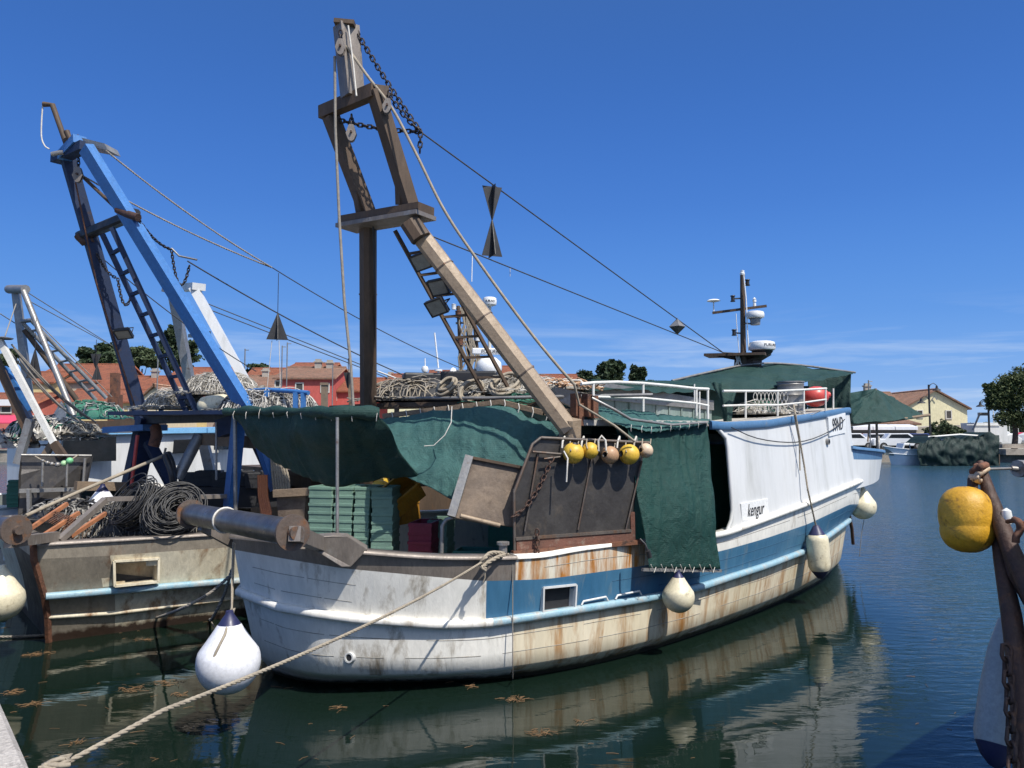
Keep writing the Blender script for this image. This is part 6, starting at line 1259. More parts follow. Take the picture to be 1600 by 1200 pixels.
# boats hidden behind the trawler: masts and radars show above the nets
B6 = Frame(-2.6, 17.5, 40); b6 = root('fishing_boat', B6.W(5, 0, 0), 'boat hidden behind the trawler, showing its mast with white radars and aerials', 'fishing boat', GB)
simple_hull(B6, 12, 1.9, .8, 1.4, [M['white'], M['bandblue'], M['white']], b6)
mb = MB(); mb.box(B6.W(6, 0, 2.1), (3.6, 2.4, 1.9), rz=B6.ang); obj('wheelhouse', mb, M['white'], b6)
m6 = bpy.data.objects.new('mast', None); COL.objects.link(m6); m6.parent = b6
D6 = 20.5
for a_, b_, r_ in (((716, 478), (722, 615), .05), ((730, 478), (733, 615), .04), ((740, 490), (752, 615), .05), ((722, 480), (762, 615), .03)): mb = MB(); mb.tube([P(*a_, D6), P(*b_, D6)], r_, 8); obj('mast_pole', mb, M['legbrown'], m6)
for y, x0, x1 in ((482, 706, 745), (505, 712, 745), (535, 715, 750), (565, 716, 752), (580, 705, 760)): mb = MB(); mb.tube([P(x0, y, D6), P(x1, y - 2, D6)], .03, 6); obj('mast_crossbar', mb, M['galv'], m6)
rnd = random.Random(3); mb = MB()
for k in range(14):
    x = 725 + rnd.uniform(-10, 12); pts = [P(x + rnd.uniform(-4, 6) + t * rnd.uniform(0, 5), 480 + t * 26, D6 - .1) for t in range(5)]; mb.tube(pts, .02, 4, cap=False)
obj('mast_cable', mb, M['ropem'], m6)
for x, y, s in ((709, 480, .1), (716, 492, .13), (719, 535, .13), (746, 529, .1), (740, 498, .1)): mb = MB(); mb.lathe(P(x, y, D6 - .1), [(.001, -s * .6), (s * .6, -s * .6), (s * .6, s * .6), (s * .7, s * .8), (.001, s)], 12); obj('mast_light', mb, M['rust'] if s > .12 else M['whiteplastic'], m6)
rd = root('boat_mast', P(770, 600, 21.5), 'mast with a white radar dome showing just right of the inclined leg', 'mast'); mb = MB(); mb.tube([P(765, 600, 21.5), P(765, 478, 21.5)], .05, 8); obj('mast_pole', mb, M['whitemetal'], rd); mb = MB(); mb.tube([P(737, 440, 21.5), P(738, 400, 21.5)], .015, 5); obj('whip_aerial', mb, M['whiteplastic'], rd)
radome(P(765, 478, 21.4), .2, .24, rd)
dm = [o for o in rd.children if o.name.startswith('radar_dome')][0]; cc = P(765, 478, 21.4)
for k, ch in enumerate('FURUNO'): a = math.atan2(-cc.y, -cc.x) - .5 + k * .22; nn = V((math.cos(a), math.sin(a), 0)); text(ch, .09, cc + nn * .203 + V((0, 0, .11)), V((-nn.y, nn.x, 0)), (0, 0, 1), M['black'], dm)
mb = MB(); mb.lathe(P(764, 584, D6 - .3), [(.3, 0), (.34, .12), (.32, .3), (.2, .42), (.001, .46)], 24); obj('radar_dome', mb, M['whiteplastic'], m6)
mb = MB(); mb.box(P(766, 549, D6 - .4), (.95, .1, .17), rz=.05); mb.tube([P(766, 556, D6 - .4), P(766, 572, D6 - .4)], .08, 8); sc_o = obj('radar_scanner', mb, M['whiteplastic'], m6, bevel=.03)
text('FURUNO', .13, P(768, 549, D6 - .46) - V((0, .004, 0)), (1, .05, 0), (0, 0, 1), M['black'], sc_o)
mb = MB(); mb.tube([P(685, 575, 19), P(679, 520, 19)], .02, 6); mb.lathe(P(685, 580, 19), [(.1, 0), (.1, .04), (.03, .05), (.03, -.25)], 12); obj('whip_aerial', mb, M['whiteplastic'], b6)
mb = MB(); mb.lathe(P(664, 577, 19.5), [(.001, -.09), (.07, -.07), (.095, 0), (.07, .07), (.001, .09)], 14); mb.tube([P(664, 560, 19.5), P(665, 600, 19.5)], .015, 5); obj('aerial_ball', mb, M['whiteplastic'], b6)
mb = MB(); mb.lathe(P(708, 585, 19.5), [(.09, -.15), (.1, 0), (.02, .02), (.1, .05), (.06, .15), (.001, .18)], 14); obj('searchlight', mb, M['whiteplastic'], b6)
# ================================================================== FAR SHORE: houses, trees, cars
for nm, a, b in (('yellow', (.66, .52, .25), (.58, .45, .22)), ('cream', (.66, .55, .38), (.6, .5, .34)), ('palehouse', (.72, .66, .42), (.66, .6, .38)), ('redhouse', (.50, .10, .08), (.43, .085, .07)), ('lightred', (.55, .17, .13), (.48, .14, .11)), ('orangehouse', (.55, .16, .09), (.48, .13, .08)), ('beige', (.47, .40, .31), (.4, .34, .27)), ('pinkawn', (.55, .05, .11), (.5, .05, .1)), ('stonewall', (.42, .38, .32), (.3, .27, .23))):
    M['w_' + nm] = pm('plaster_' + nm, a, b, .5, .85, bump=.3, bscale=2, c3=tuple(x * .6 for x in a), c3amt=.3, c3scale=1.2, stretch=2)
M['shutter'] = pm('dark_shutter_paint', (.07, .06, .05), (.05, .045, .04), 3, .6); M['frame'] = pm('stone_window_frame', (.6, .57, .5), None, 3, .7)
GH = 'houses along the harbour'
def house(name, x0, x1, ye, yr, D, wall, roof, label, depth=9, yb=700, rz=0, wins=(), ridge='x', gx=None, cat='house', chim=(), over=.35):
    """x0,x1 left/right wall edges, ye eave row, yr ridge row, in picture pixels at distance D"""
    p0, p1 = P(x0, ye, D), P(x1, ye, D); w = p1.x - p0.x; ze = p0.z; zr = P(x0, yr, D + (depth / 2 if ridge == 'x' else 0)).z; zb = 1.05
    o = V(((p0.x + p1.x) / 2, D + depth / 2, zb)); r_ = root(name, o, label, cat, GH, rz=R(rz)); hw, hd = w / 2, depth / 2; H = ze - zb; HR = zr - zb
    mb = MB(); mb.box((0, 0, H / 2), (w, depth, H))
    if ridge == 'x':
        for s in (-1, 1): mb.add([V((s * hw, -hd, H)), V((s * hw, hd, H)), V((s * hw, 0, HR))], [(0, 1, 2)])
    else:
        for s in (-1, 1): mb.add([V((-hw, s * hd, H)), V((hw, s * hd, H)), V((0, s * hd, HR))], [(0, 1, 2)])
    obj('wall', mb, M[wall], r_, local=True)
    mb = MB(); t = .18
    if ridge == 'x':
        k = (HR - H) / hd
        for s in (-1, 1):
            a_, b_ = V((-hw - over, s * (hd + over), H - k * over + .03)), V((hw + over, s * (hd + over), H - k * over + .03)); c_, d_ = V((hw + over, 0, HR + .05)), V((-hw - over, 0, HR + .05)); mb.prism([a_, b_, c_, d_], (0, 0, t))
    else:
        k = (HR - H) / hw
        for s in (-1, 1):
            a_, b_ = V((s * (hw + over), -hd - over, H - k * over + .03)), V((s * (hw + over), hd + over, H - k * over + .03)); c_, d_ = V((0, hd + over, HR + .05)), V((0, -hd - over, HR + .05)); mb.prism([a_, b_, c_, d_], (0, 0, t))
    ro = obj('roof', mb, M[roof], r_, local=True)
    mb = MB()
    if ridge == 'x': mb.tube([(-hw - over, 0, HR + .2), (hw + over, 0, HR + .2)], .14, 8)
    else: mb.tube([(0, -hd - over, HR + .2), (0, hd + over, HR + .2)], .14, 8)
    obj('ridge_tiles', mb, M[roof], ro, local=True)
    for (cx_, ch) in chim:
        c = P(cx_, yr, D).x - o.x; mb = MB(); mb.box((c, -.3, HR + ch / 2 - .2), (.7, .6, ch)); mb.box((c, -.3, HR + ch - .2), (.9, .8, .15)); mb.box((c, -.3, HR + ch), (.6, .5, .25)); obj('chimney', mb, M['w_stonewall'], ro, local=True)
    for (wx, wy, ww, wh) in wins:
        c = P(wx, wy, D); cx_, cz = c.x - o.x, c.z - zb; W_, H_ = ww / 1200 * D, wh / 1200 * D
        mb = MB(); f = .12
        for sx in (-1, 1): mb.box((cx_ + sx * (W_ / 2 + f / 2), -hd - .03, cz), (f, .1, H_ + 2 * f)); mb.box((cx_, -hd - .03, cz + sx * (H_ / 2 + f / 2)), (W_, .1, f))
        wf = obj('window', mb, M['frame'], r_, local=True); mb = MB(); mb.box((cx_, -hd - .012, cz), (W_, .03, H_)); obj('pane', mb, M['shutter'], wf, local=True)
    return r_
house('house', 48, 165, 597, 572, 92, 'w_beige', 'tiles', 'long beige house with terracotta roof behind the grey gantry', wins=((106, 611, 8, 10), (148, 612, 8, 10), (52, 607, 7, 8)), depth=12)
house('house', 30, 82, 598, 584, 90, 'w_yellow', 'tiles', 'small yellow house beside the long beige one', wins=((42, 606, 7, 8), (68, 622, 5, 7)), depth=6)
house('house', 140, 300, 613, 591, 86, 'w_orangehouse', 'tiles', 'long orange-red house with tiled roof left of the pines trunk', wins=((170, 622, 6, 9), (190, 622, 6, 9), (243, 620, 14, 12), (216, 625, 5, 8)), chim=((212, 1.0), (267, .9)), depth=10)
house('house', 90, 275, 629, 612, 78, 'w_yellow', 'tiles', 'low yellow building with a wide tiled roof near the quay', wins=((190, 645, 5, 12), (206, 645, 8, 12), (245, 645, 10, 10)), depth=8)
house('house', 222, 262, 622, 604, 74, 'w_cream', 'oldtiles', 'small cream gabled house between the two blue gantry legs', ridge='y', wins=((236, 624, 3, 3),), depth=7)
house('house', 262, 352, 592, 577, 104, 'w_orangehouse', 'tiles', 'far house with red roof behind the white gantry', depth=9, chim=((325, .9),))
house('house', 300, 380, 612, 588, 90, 'w_stonewall', 'oldtiles', 'pale stone house with faded tiles behind the white gantry', ridge='y', depth=9)
house('house', 355, 428, 610, 590, 88, 'w_cream', 'oldtiles', 'old house with grey faded roof left of the red house', depth=12, chim=((390, 1.0),))
house('house', 380, 440, 596, 578, 100, 'w_orangehouse', 'tiles', 'far terracotta roofed house above the blue handrail', depth=9)
house('house', 432, 520, 592, 577, 82, 'w_redhouse', 'oldtiles', 'tall red house with white framed windows', wins=((468, 605, 10, 11), (508, 606, 11, 12), (434, 600, 6, 8)), chim=((499, .9), (480, 1.0)), depth=10)
house('house', 452, 516, 577, 570, 100, 'w_cream', 'tiles', 'cream house peeking above the red house roof', depth=8)
house('house', 520, 614, 612, 594, 84, 'w_redhouse', 'tiles', 'low dark red house between the red house and the yellow one', wins=((523, 620, 4, 9), (575, 620, 6, 8)), chim=((529, 1.1), (600, .8)), depth=10)
house('house', 606, 668, 604, 588, 80, 'w_palehouse', 'tiles', 'pale yellow house with one dark window left of the black nets', wins=((622, 609, 9, 9),), depth=9)
house('house', 668, 800, 600, 582, 92, 'w_cream', 'tiles', 'house with long terracotta roof behind the mast with radars', depth=10)
house('house', 788, 832, 598, 575, 92, 'w_cream', 'tiles', 'house with orange roof right of the inclined gantry leg', depth=12)
house('house', 836, 902, 602, 588, 96, 'w_lightred', 'tiles', 'low pink roofed house left of the round dark tree', depth=9)
house('house', -140, 48, 634, 618, 76, 'w_lightred', 'tiles', 'pinkish shop building with an awning at the left edge', depth=8, wins=((10, 640, 14, 8),))
mb = MB(); mb.prism([P(-40, 650, 74), P(24, 650, 74), P(26, 662, 72.5), P(-40, 662, 72.5)], (0, 0, .1)); obj('shop_awning', mb, M['w_pinkawn'], None, 'crimson shop awning at the left edge', 'awning')
mb = MB(); mb.box(P(5, 629, 73.5), (2.2, .06, .6)); sg = obj('shop_sign', mb, M['whiteplastic'], None, 'long white sign with blue lettering above the crimson awning', 'sign')
# small white chimneys, tv aerials
for x, y0, y1, d, lb in ((383, 545, 600, 60, 'thin grey mast right of the white gantry'), (1302 + 55, 594, 608, 60, 'thin tv aerial above the peaked green tent'), (520, 570, 640, 70, 'thin pole beside the red house'), (247, 555, 620, 60, 'thin white aerial between the blue ladder rails'), (441, 540, 600, 66, 'thin mast of a yacht above the red house, left one'), (449, 535, 600, 66, 'thin mast of a yacht above the red house, right one')):
    mb = MB(); mb.tube([P(x, y0, d), V((P(x, y0, d).x, d, 1.0))], .05, 5); mb.tube([P(x, y0 + 2, d), P(x + 6, y0 + 2, d)], .03, 4); obj('aerial', mb, M['galv'], None, lb, 'aerial')
# right side: yellow gabled house
house('house', 1412, 1511, 638, 611, 88, 'w_palehouse', 'oldtiles', 'pale yellow gabled house with two shuttered windows on the right', ridge='y', wins=((1437, 647, 7, 10), (1482, 648, 7, 11)), depth=16, rz=0, yb=690)
house('house', 1385, 1420, 640, 616, 90, 'w_palehouse', 'oldtiles', 'faded tiled roof wing on the left of the yellow gabled house', depth=10, chim=((1384, 1.2),))
mb = MB(); c = P(1460, 625, 87.8)
for s in (-1, 1): mb.bar(c + V((0, 0, .45)), c + V((s * .3, 0, 0)), .1, .06)
obj('house_emblem', mb, M['galv'], None, 'small inverted V emblem on the yellow gable', 'emblem')
house('house', 1318, 1432, 664, 658, 80, 'w_stonewall', 'oldtiles', 'low cafe building with a shaded front behind the cars', depth=6)
mb = MB(); mb.box(P(1370, 681, 79.6) , (8.0, .3, 1.6)); obj('front_shade', mb, M['black'], None, 'black stand-in for the shaded cafe front under the white awnings', 'shop front')  # black box stands in for the shade under the awnings
for k, (x0, x1) in enumerate(((1322, 1352), (1353, 1386), (1387, 1421))):
    mb = MB(); a_, b_ = P(x0, 666, 78.5), P(x1, 666, 78.5); mb.prism([a_ + V((0, 0, .12)), b_ + V((0, 0, .12)), b_ + V((0, -1.6, -.12)), a_ + V((0, -1.6, -.12))], (0, 0, .08)); mb.box((a_ + b_) / 2 + V((0, -1.6, -.22)), ((b_ - a_).x, .05, .3)); obj('cafe_awning', mb, M['whiteplastic'], None, ['left', 'middle', 'right'][k] + ' one of the three white cafe awnings behind the cars', 'awning', 'white cafe awnings')
mb = MB(); mb.prism([P(1424, 668, 82), P(1500, 664, 82), P(1500, 672, 82), P(1424, 677, 82)], (0, 4, 0)); obj('dark_roof', mb, M['w_stonewall'], None, 'low dark shed roof under the yellow gable', 'shed')
mb = MB(); mb.prism([P(1498, 668, 84), P(1531, 671, 84), P(1530, 680, 84), P(1498, 680, 84)], (0, 4, 0)); obj('shed_roof', mb, M['rust'], None, 'small rust red shed roof beside the white container', 'shed')
mb = MB(); mb.box(P(1537, 672, 80) - V((0, 0, .25)), (3.4, 2.4, 2.0)); mb.box(P(1537, 664, 78.7), (3.5, .06, .1)); obj('container', mb, M['white'], None, 'white box container on the far quay beside the pine', 'container', bevel=.04)
# leaves
def leafmat(name, c1, c2, c3): return pm(name, c1, c2, .7, .7, fine=.35, c3=c3, c3amt=.42, c3scale=1.6, trans=.12)
M['leafdark'] = leafmat('dark_pine_foliage', (.022, .045, .018), (.035, .06, .022), (.05, .07, .025)); M['leafpine'] = leafmat('stone_pine_foliage', (.05, .075, .022), (.08, .10, .03), (.10, .12, .04)); M['leafbush'] = leafmat('olive_bush_foliage', (.085, .115, .05), (.06, .09, .04), (.14, .17, .08))
M['bark'] = pm('tree_bark', (.07, .05, .04), (.045, .035, .03), 6, .9, bump=.6)
def tree(name, base, h, clumps, mat, label, trunk_r=.3, seed=0, leaf=.35, per=260, group='trees on the far shore', cat='tree', limbs=True):
    rnd = random.Random(seed); base = V(base); r_ = root(name, base, label, cat, group)
    mb = MB(); top = base + V((0, 0, h * .75)); mb.tube(catmull([base - V((0, 0, .3)), base + V((h * .03, 0, h * .25)), base + V((-h * .01, 0, h * .5)), top], 10), [trunk_r * (1 - .07 * i) for i in range(11)], 10)
    if limbs:
        for c, s in clumps: a = base.lerp(top, rnd.uniform(.45, .9)); b_ = base + V(c); mb.tube([a, a.lerp(b_, .5) + V((0, 0, -.05 * h)), b_], [trunk_r * .3, trunk_r * .18, trunk_r * .05], 6)
    obj('trunk', mb, M['bark'], r_)
    mb = MB()
    for c, s in clumps:
        c = base + V(c); s = V(s); nsub = max(5, int(per / 28)); subs = []
        for k in range(nsub):
            d_ = V((rnd.gauss(0, 1), rnd.gauss(0, 1), rnd.gauss(0, 1))).normalized() * rnd.uniform(.35, 1); subs.append((c + V((d_.x * s.x, d_.y * s.y, d_.z * s.z)), rnd.uniform(.22, .42)))
        for k in range(per):
            q, rr_ = rnd.choice(subs); d_ = V((rnd.gauss(0, 1), rnd.gauss(0, 1), rnd.gauss(0, 1))).normalized() * rnd.random() ** .4; p = q + V((d_.x * s.x, d_.y * s.y, d_.z * s.z)) * rr_
            a = V((rnd.gauss(0, 1), rnd.gauss(0, 1), rnd.gauss(0, .7))).normalized(); b_ = a.cross(V((rnd.gauss(0, 1), rnd.gauss(0, 1), rnd.gauss(0, 1)))).normalized(); L = leaf * rnd.uniform(.6, 1.3)
            mb.add([p - a * L / 2 - b_ * L * .2, p + a * L / 2 - b_ * L * .12, p + a * L * .4 + b_ * L * .25, p - a * L * .35 + b_ * L * .3], [(0, 1, 2, 3)])
    obj('crown', mb, mat, r_); return r_
def tree_px(label, D, boxes, mat, seed, base_px, leaf=.4, per=420, h=None, tr=.35, name='pine_tree'):
    b_ = V((P(base_px, 650, D).x, D, 1.05)); cl = []
    top = 0
    if D > 100: leaf *= 1.7; per = int(per * 2.6)
    for (x, y, w, hh) in boxes: c = P(x, y, D) - b_; cl.append((c, (w / 2400 * D, w / 2400 * D * .9, hh / 2400 * D))); top = max(top, c.z)
    return tree(name, b_, h or top * 1.1, cl, mat, label, tr, seed, leaf, per)
tree_px('wide cedar like pine behind the dark blue gantry leg', 120, [(135, 553, 26, 18), (165, 545, 30, 16), (180, 560, 60, 26), (155, 568, 50, 20)], M['leafdark'], 1, 165)
tree_px('lighter pine between the two blue gantry legs', 118, [(215, 552, 34, 22), (232, 560, 40, 28), (205, 568, 40, 20)], M['leafbush'], 2, 220, per=380)
tree_px('tall dark pine behind the blue ladder', 125, [(268, 525, 30, 30), (260, 545, 46, 34), (285, 555, 56, 30), (295, 540, 30, 14), (265, 570, 60, 20)], M['leafdark'], 3, 272, per=460)
tree_px('small dark pine above the roofs left of the red house', 130, [(402, 574, 34, 10), (398, 580, 26, 10)], M['leafdark'], 4, 400, per=300)
tree_px('round dark tree right of the orange roof', 120, [(913, 590, 26, 20), (908, 598, 26, 14)], M['leafdark'], 5, 912, per=460)
tree_px('largest dark round tree above the white guard rail', 118, [(955, 578, 40, 28), (950, 592, 44, 24), (966, 572, 20, 14)], M['leafdark'], 6, 955, per=620)
tree_px('small dark tree right of the largest one above the rail', 118, [(997, 582, 24, 20), (994, 594, 26, 18), (1015, 600, 24, 10)], M['leafdark'], 7, 996, per=460)
tree_px('patch of green treetop at the left edge above the roofs', 125, [(20, 553, 30, 14), (10, 562, 40, 20)], M['leafbush'], 8, 16, per=350)
tree_px('large stone pine with leaning trunk at the right edge', 72, [(1585, 600, 56, 34), (1560, 622, 40, 30), (1590, 632, 60, 44), (1620, 610, 60, 50), (1548, 608, 22, 20), (1575, 652, 44, 24), (1605, 660, 54, 26), (1566, 608, 44, 30), (1598, 590, 50, 34), (1556, 630, 34, 22), (1588, 618, 50, 40)], M['leafpine'], 9, 1582, leaf=.21, per=2000, tr=.28, name='stone_pine')
tree_px('rounded olive green bush in front of the yellow house', 78, [(1470, 668, 34, 22), (1492, 672, 34, 20), (1455, 675, 26, 16), (1502, 678, 20, 14), (1480, 680, 50, 14)], M['leafbush'], 10, 1475, leaf=.25, per=700, tr=.1, name='bush')
# far woods as one mass
rnd = random.Random(5); mb = MB()
for k in range(9000):
    x = rnd.uniform(1350, 2300) if k % 4 else rnd.uniform(-700, 1350); hh = (11 + 5 * mnoise.noise(V((x * .013, 0, 0))) + 3 * mnoise.noise(V((x * .05, 3, 0)))); y = 665 - rnd.uniform(-8, 1) * 1 - 0
    d = 260 + rnd.uniform(-15, 15); p = P(x, 668, d); p.z = 1 + rnd.random() ** .7 * max(2, hh / 1200 * d * 1.9)
    a = V((rnd.gauss(0, 1), rnd.gauss(0, 1), rnd.gauss(0, 1))).normalized(); b_ = a.orthogonal().normalized(); L = rnd.uniform(1.2, 2.6); mb.add([p - a * L / 2, p + b_ * L / 2, p + a * L / 2, p - b_ * L / 2], [(0, 1, 2, 3)])
obj('far_wood', mb, M['leafdark'], None, 'distant dark wood along the far shore on the right', 'wood', kind='stuff')
mb = MB(); hp_ = [(x, 668 - 9 - 4 * math.sin(x * .01)) for x in range(900, 2400, 60)]
# cars
M['carwhite'] = pm('white_car_paint', (.75, .76, .78), None, 1, .2, fine=.02); M['carblue'] = pm('dark_blue_car_paint', (.03, .05, .18), None, 1, .2, fine=.02); M['carred'] = pm('dark_red_car_paint', (.16, .03, .035), None, 1, .25, fine=.02); M['tyre'] = pm('tyre_rubber', (.02, .02, .02), None, 5, .8)
def car(x, y, D, mat, label, pick=False, rz=0, s=1.0):
    b_ = V((P(x, 690, D).x, D, 1.06)); r_ = root('parked_car', b_, label, 'car', 'cars parked on the far quay', rz=R(rz)); L, W = 4.4 * s, 1.8
    side = [(-L / 2, .35), (-L / 2, .85), (-L / 2 + .15, .98), (-L * .28, 1.0), (-L * .20, 1.5), (L * .16, 1.52), (L * .30, 1.0), (L / 2 - .1, .88), (L / 2, .6), (L / 2, .35)]
    if not pick: side[3] = (-L / 2 + .25, 1.05); side[4] = (-L * .38, 1.48)
    mb = MB(); mb.prism([V((a, -W / 2, h)) for a, h in side], (0, W, 0)); obj('body', mb, mat, r_, local=True, bevel=.06)
    mb = MB(); g_ = [(-L * .17 if pick else -L * .34, 1.42), (L * .13, 1.44), (L * .235, 1.06), (-L * .22 if pick else -L * .4, 1.08)]; mb.prism([V((a, -W / 2 - .01, h)) for a, h in g_], (0, W + .02, 0)); obj('side_window', mb, M['glass'], r_, local=True)
    for sx in (-1, 1):
        for sy in (-1, 1):
            mb = MB(); mb.disc((sx * L * .31, sy * (W / 2 - .08), .33), .33, (0, 1, 0), 20, h=.22); w_ = obj('wheel', mb, M['tyre'], r_, local=True); mb = MB(); mb.disc((sx * L * .31, sy * (W / 2 + .035), .33), .19, (0, 1, 0), 14, h=.02); obj('rim', mb, M['galv'], w_, local=True)
    for sy in (-1, 1): mb = MB(); mb.box((L / 2 + .005, sy * W * .36, .74), (.03, .3, .14)); obj('headlight', mb, M['whiteplastic'], r_, local=True)
car(1328, 690, 74, M['carwhite'], 'white car at the left end of the row behind the bow', rz=0)
car(1362, 690, 76, M['carred'], 'dark red car behind the white ones', rz=4)
car(1376, 690, 74.5, M['carwhite'], 'small white car in the middle of the row', rz=-4, s=.9)
car(1402, 690, 73, M['carwhite'], 'white pickup with tall cab in front of the blue car', True, rz=-8, s=1.1)
car(1432, 690, 76, M['carblue'], 'dark blue pickup at the right end of the row', True, rz=-6, s=1.1)
# white motor boat at the far quay
BM = Frame(*P(1444, 720, 64).xy, 178)
def motorboat(x0, x1, yw, yt, D, label, cabin=True):
    a_, b_ = P(x0, yw, D), P(x1, yw, D); L = b_.x - a_.x; fr = Frame(b_.x, D, 180); r_ = root('motor_boat', V(((a_.x + b_.x) / 2, D, 0)), label, 'motor boat', 'motor boats at the far quay')
    h = P(x0, yt, D).z; simple_hull(fr, L * .93, .9, h * .45, h * .7, [M['carwhite'], M['whiteplastic'], M['whiteplastic']], r_, sheer=.15)
    if cabin:
        mb = MB(); m_ = (a_.x + b_.x) / 2; mb.prism([V((m_ - L * .22, D - .6, h * .55)), V((m_ + L * .22, D - .6, h * .55)), V((m_ + L * .16, D - .6, h)), V((m_ - L * .08, D - .6, h))], (0, 1.2, 0)); cb = obj('cabin', mb, M['whiteplastic'], r_, bevel=.05)
        mb = MB(); mb.prism([V((m_ - L * .12, D - .62, h * .66)), V((m_ + L * .14, D - .62, h * .66)), V((m_ + L * .12, D - .62, h * .9)), V((m_ - L * .06, D - .62, h * .9))], (0, .015, 0)); obj('window', mb, M['glass'], cb)
    mb = MB(); mb.lathe((b_.x + .1, D - .3, .2), [(.16, 0), (.3, .2), (.32, .55), (.2, .75), (.001, .8)], 14); mb.box((b_.x + .1, D - .3, 0), (.15, .2, .8)); obj('outboard_motor', mb, M['black'], r_)
motorboat(1392, 1430, 721, 692, 64, 'white motor boat with black outboard at the far quay')
motorboat(1410, 1446, 719, 706, 66, 'second white motor boat beside the netted boat', False)
# boat wrapped in dark net
M['darknet'] = tarp_mat('dark_green_netting', (.012, .03, .026), (.02, .045, .04), .3)
nb = root('covered_boat', V((P(1497, 700, 62).x, 62, 0)), 'boat on the right wrapped in dark green netting', 'boat')
a_ = [[P(1436 + 125 * i / 30, 684 + 3 * math.sin(i * .9) - (6 if i > 22 else 0) + (8 * max(0, 1 - i / 6)), 62) for i in range(31)], [P(1434 + 127 * i / 30, 705 + 2 * math.sin(i), 61.6) for i in range(31)], [P(1438 + 123 * i / 30, 727, 61.8) for i in range(31)]]
mb = MB(); mb.grid(cloth([a_[0], a_[1], a_[2]], 70, 14, amp=.25, fold=.08, folds=9, seed=6)); bk = [p + V((0, 3, 0)) for p in smoothl(a_[0], 70)]; mb.grid([smoothl(a_[0], 70), bk]); mb.grid([[P(1561, 680, 62), P(1561, 680, 62) + V((0, 3, 0))], [P(1561, 727, 62), P(1561, 727, 62) + V((0, 3, 0))]]); obj('netting', mb, M['darknet'], nb)
mb = MB(); mb.tube([P(1450, 683, 62.5), P(1500, 679, 62.5), P(1555, 683, 62.5)], .08, 6); obj('frame_rail', mb, M['whitemetal'], nb); mb = MB(); mb.box(P(1500, 718, 63.2), (5.6, 1.8, 1.1)); obj('boat_hull', mb, M['legbrown'], nb, bevel=.2)
# street lamps
def lamp(x, yt, D, arms, label, lw=.09):
    b_ = V((P(x, yt, D).x, D, 1.05)); zt = P(x, yt, D).z; r_ = root('street_lamp', b_, label, 'street lamp', 'street lamps on the far quay'); mb = MB(); mb.tube([b_, V((b_.x, D, zt))], lw, 8); mb.lathe(b_, [(.2, 0), (.2, .3), (.1, .5)], 10); obj('post', mb, M['black'], r_)
    for s, dz in arms:
        c = V((b_.x + s * .75, D, zt - dz)); mb = MB(); mb.tube([V((b_.x, D, zt - dz - .3)), V((b_.x + s * .15, D, zt - dz + .1)), V((b_.x + s * .45, D, zt - dz + .25)), V((b_.x + s * .72, D, zt - dz + .05)), c], .035, 6); am = obj('arm', mb, M['black'], r_); mb = MB(); mb.lathe(c - V((0, 0, .45)), [(.38, 0), (.3, .1), (.12, .2), (.08, .45), (.001, .46)], 14); obj('lamp_shade', mb, M['black'], am)
lamp(1451, 601, 72, ((1, .1), (-1, 1.3)), 'tall double armed lamp in front of the yellow house')
lamp(1544, 628, 72, ((-1, 0),), 'single armed lamp beside the stone pine')
for k, (x, y0) in enumerate(((1552, 642), (1566, 640), (1576, 645), (1590, 650))):
    mb = MB(); b_ = P(x, y0, 95); mb.tube([b_, V((b_.x, 95, 1))], .06, 6); obj('yacht_mast', mb, M['whitemetal'] if k != 1 else M['black'], None, ['first thin mast left of the stone pine trunk', 'dark mast beside the pine trunk', 'white mast just left of the pine trunk', 'white mast right of the pine trunk'][k], 'mast', 'yacht masts behind the stone pine')
rnd = random.Random(8)
for k in range(7):
    x = 1562 + k * 9; D = 88 + rnd.uniform(-3, 3); b_ = V((P(x, 690, D).x, D, 1.05)); mb = MB(); mb.prism([b_ + V((-1.1, 0, .3)), b_ + V((1.1, 0, .3)), b_ + V((1.3, 0, .9)), b_ + V((.4, 0, 1.4 + rnd.random() * .5)), b_ + V((-.5, 0, 1.3)), b_ + V((-1.1, 0, .7))], (0, 1.2, 0)); mb.box(b_ + V((0, .6, .15)), (1.4, .6, .3)); obj('dinghy', mb, M['white'] if k != 4 else M['w_pinkawn'], None, 'white dinghy stored ashore beyond the pine, number' if False else ['leftmost', 'second', 'third', 'middle', 'pinkish', 'sixth', 'rightmost'][k] + ' small boat stored ashore behind the pine', 'small boat', 'small boats stored ashore', bevel=.1)
mb = MB(); mb.tube([P(1520, 672, 75), P(1531, 646, 75), P(1541, 646, 75)], .1, 6); mb.box(P(1536, 647, 75), (.9, .3, .3)); obj('small_crane', mb, M['galv'], None, 'small grey crane arm left of the single lamp', 'crane')
mb = MB(); mb.box(P(1620, 706, 68.5), (6.5, 1.6, .5)); mb.box(P(1625, 697, 68.5), (7.0, .5, .35)); obj('low_wall', mb, M['farstone'], None, 'low stone wall and bench on the far quay at the right edge', 'wall')
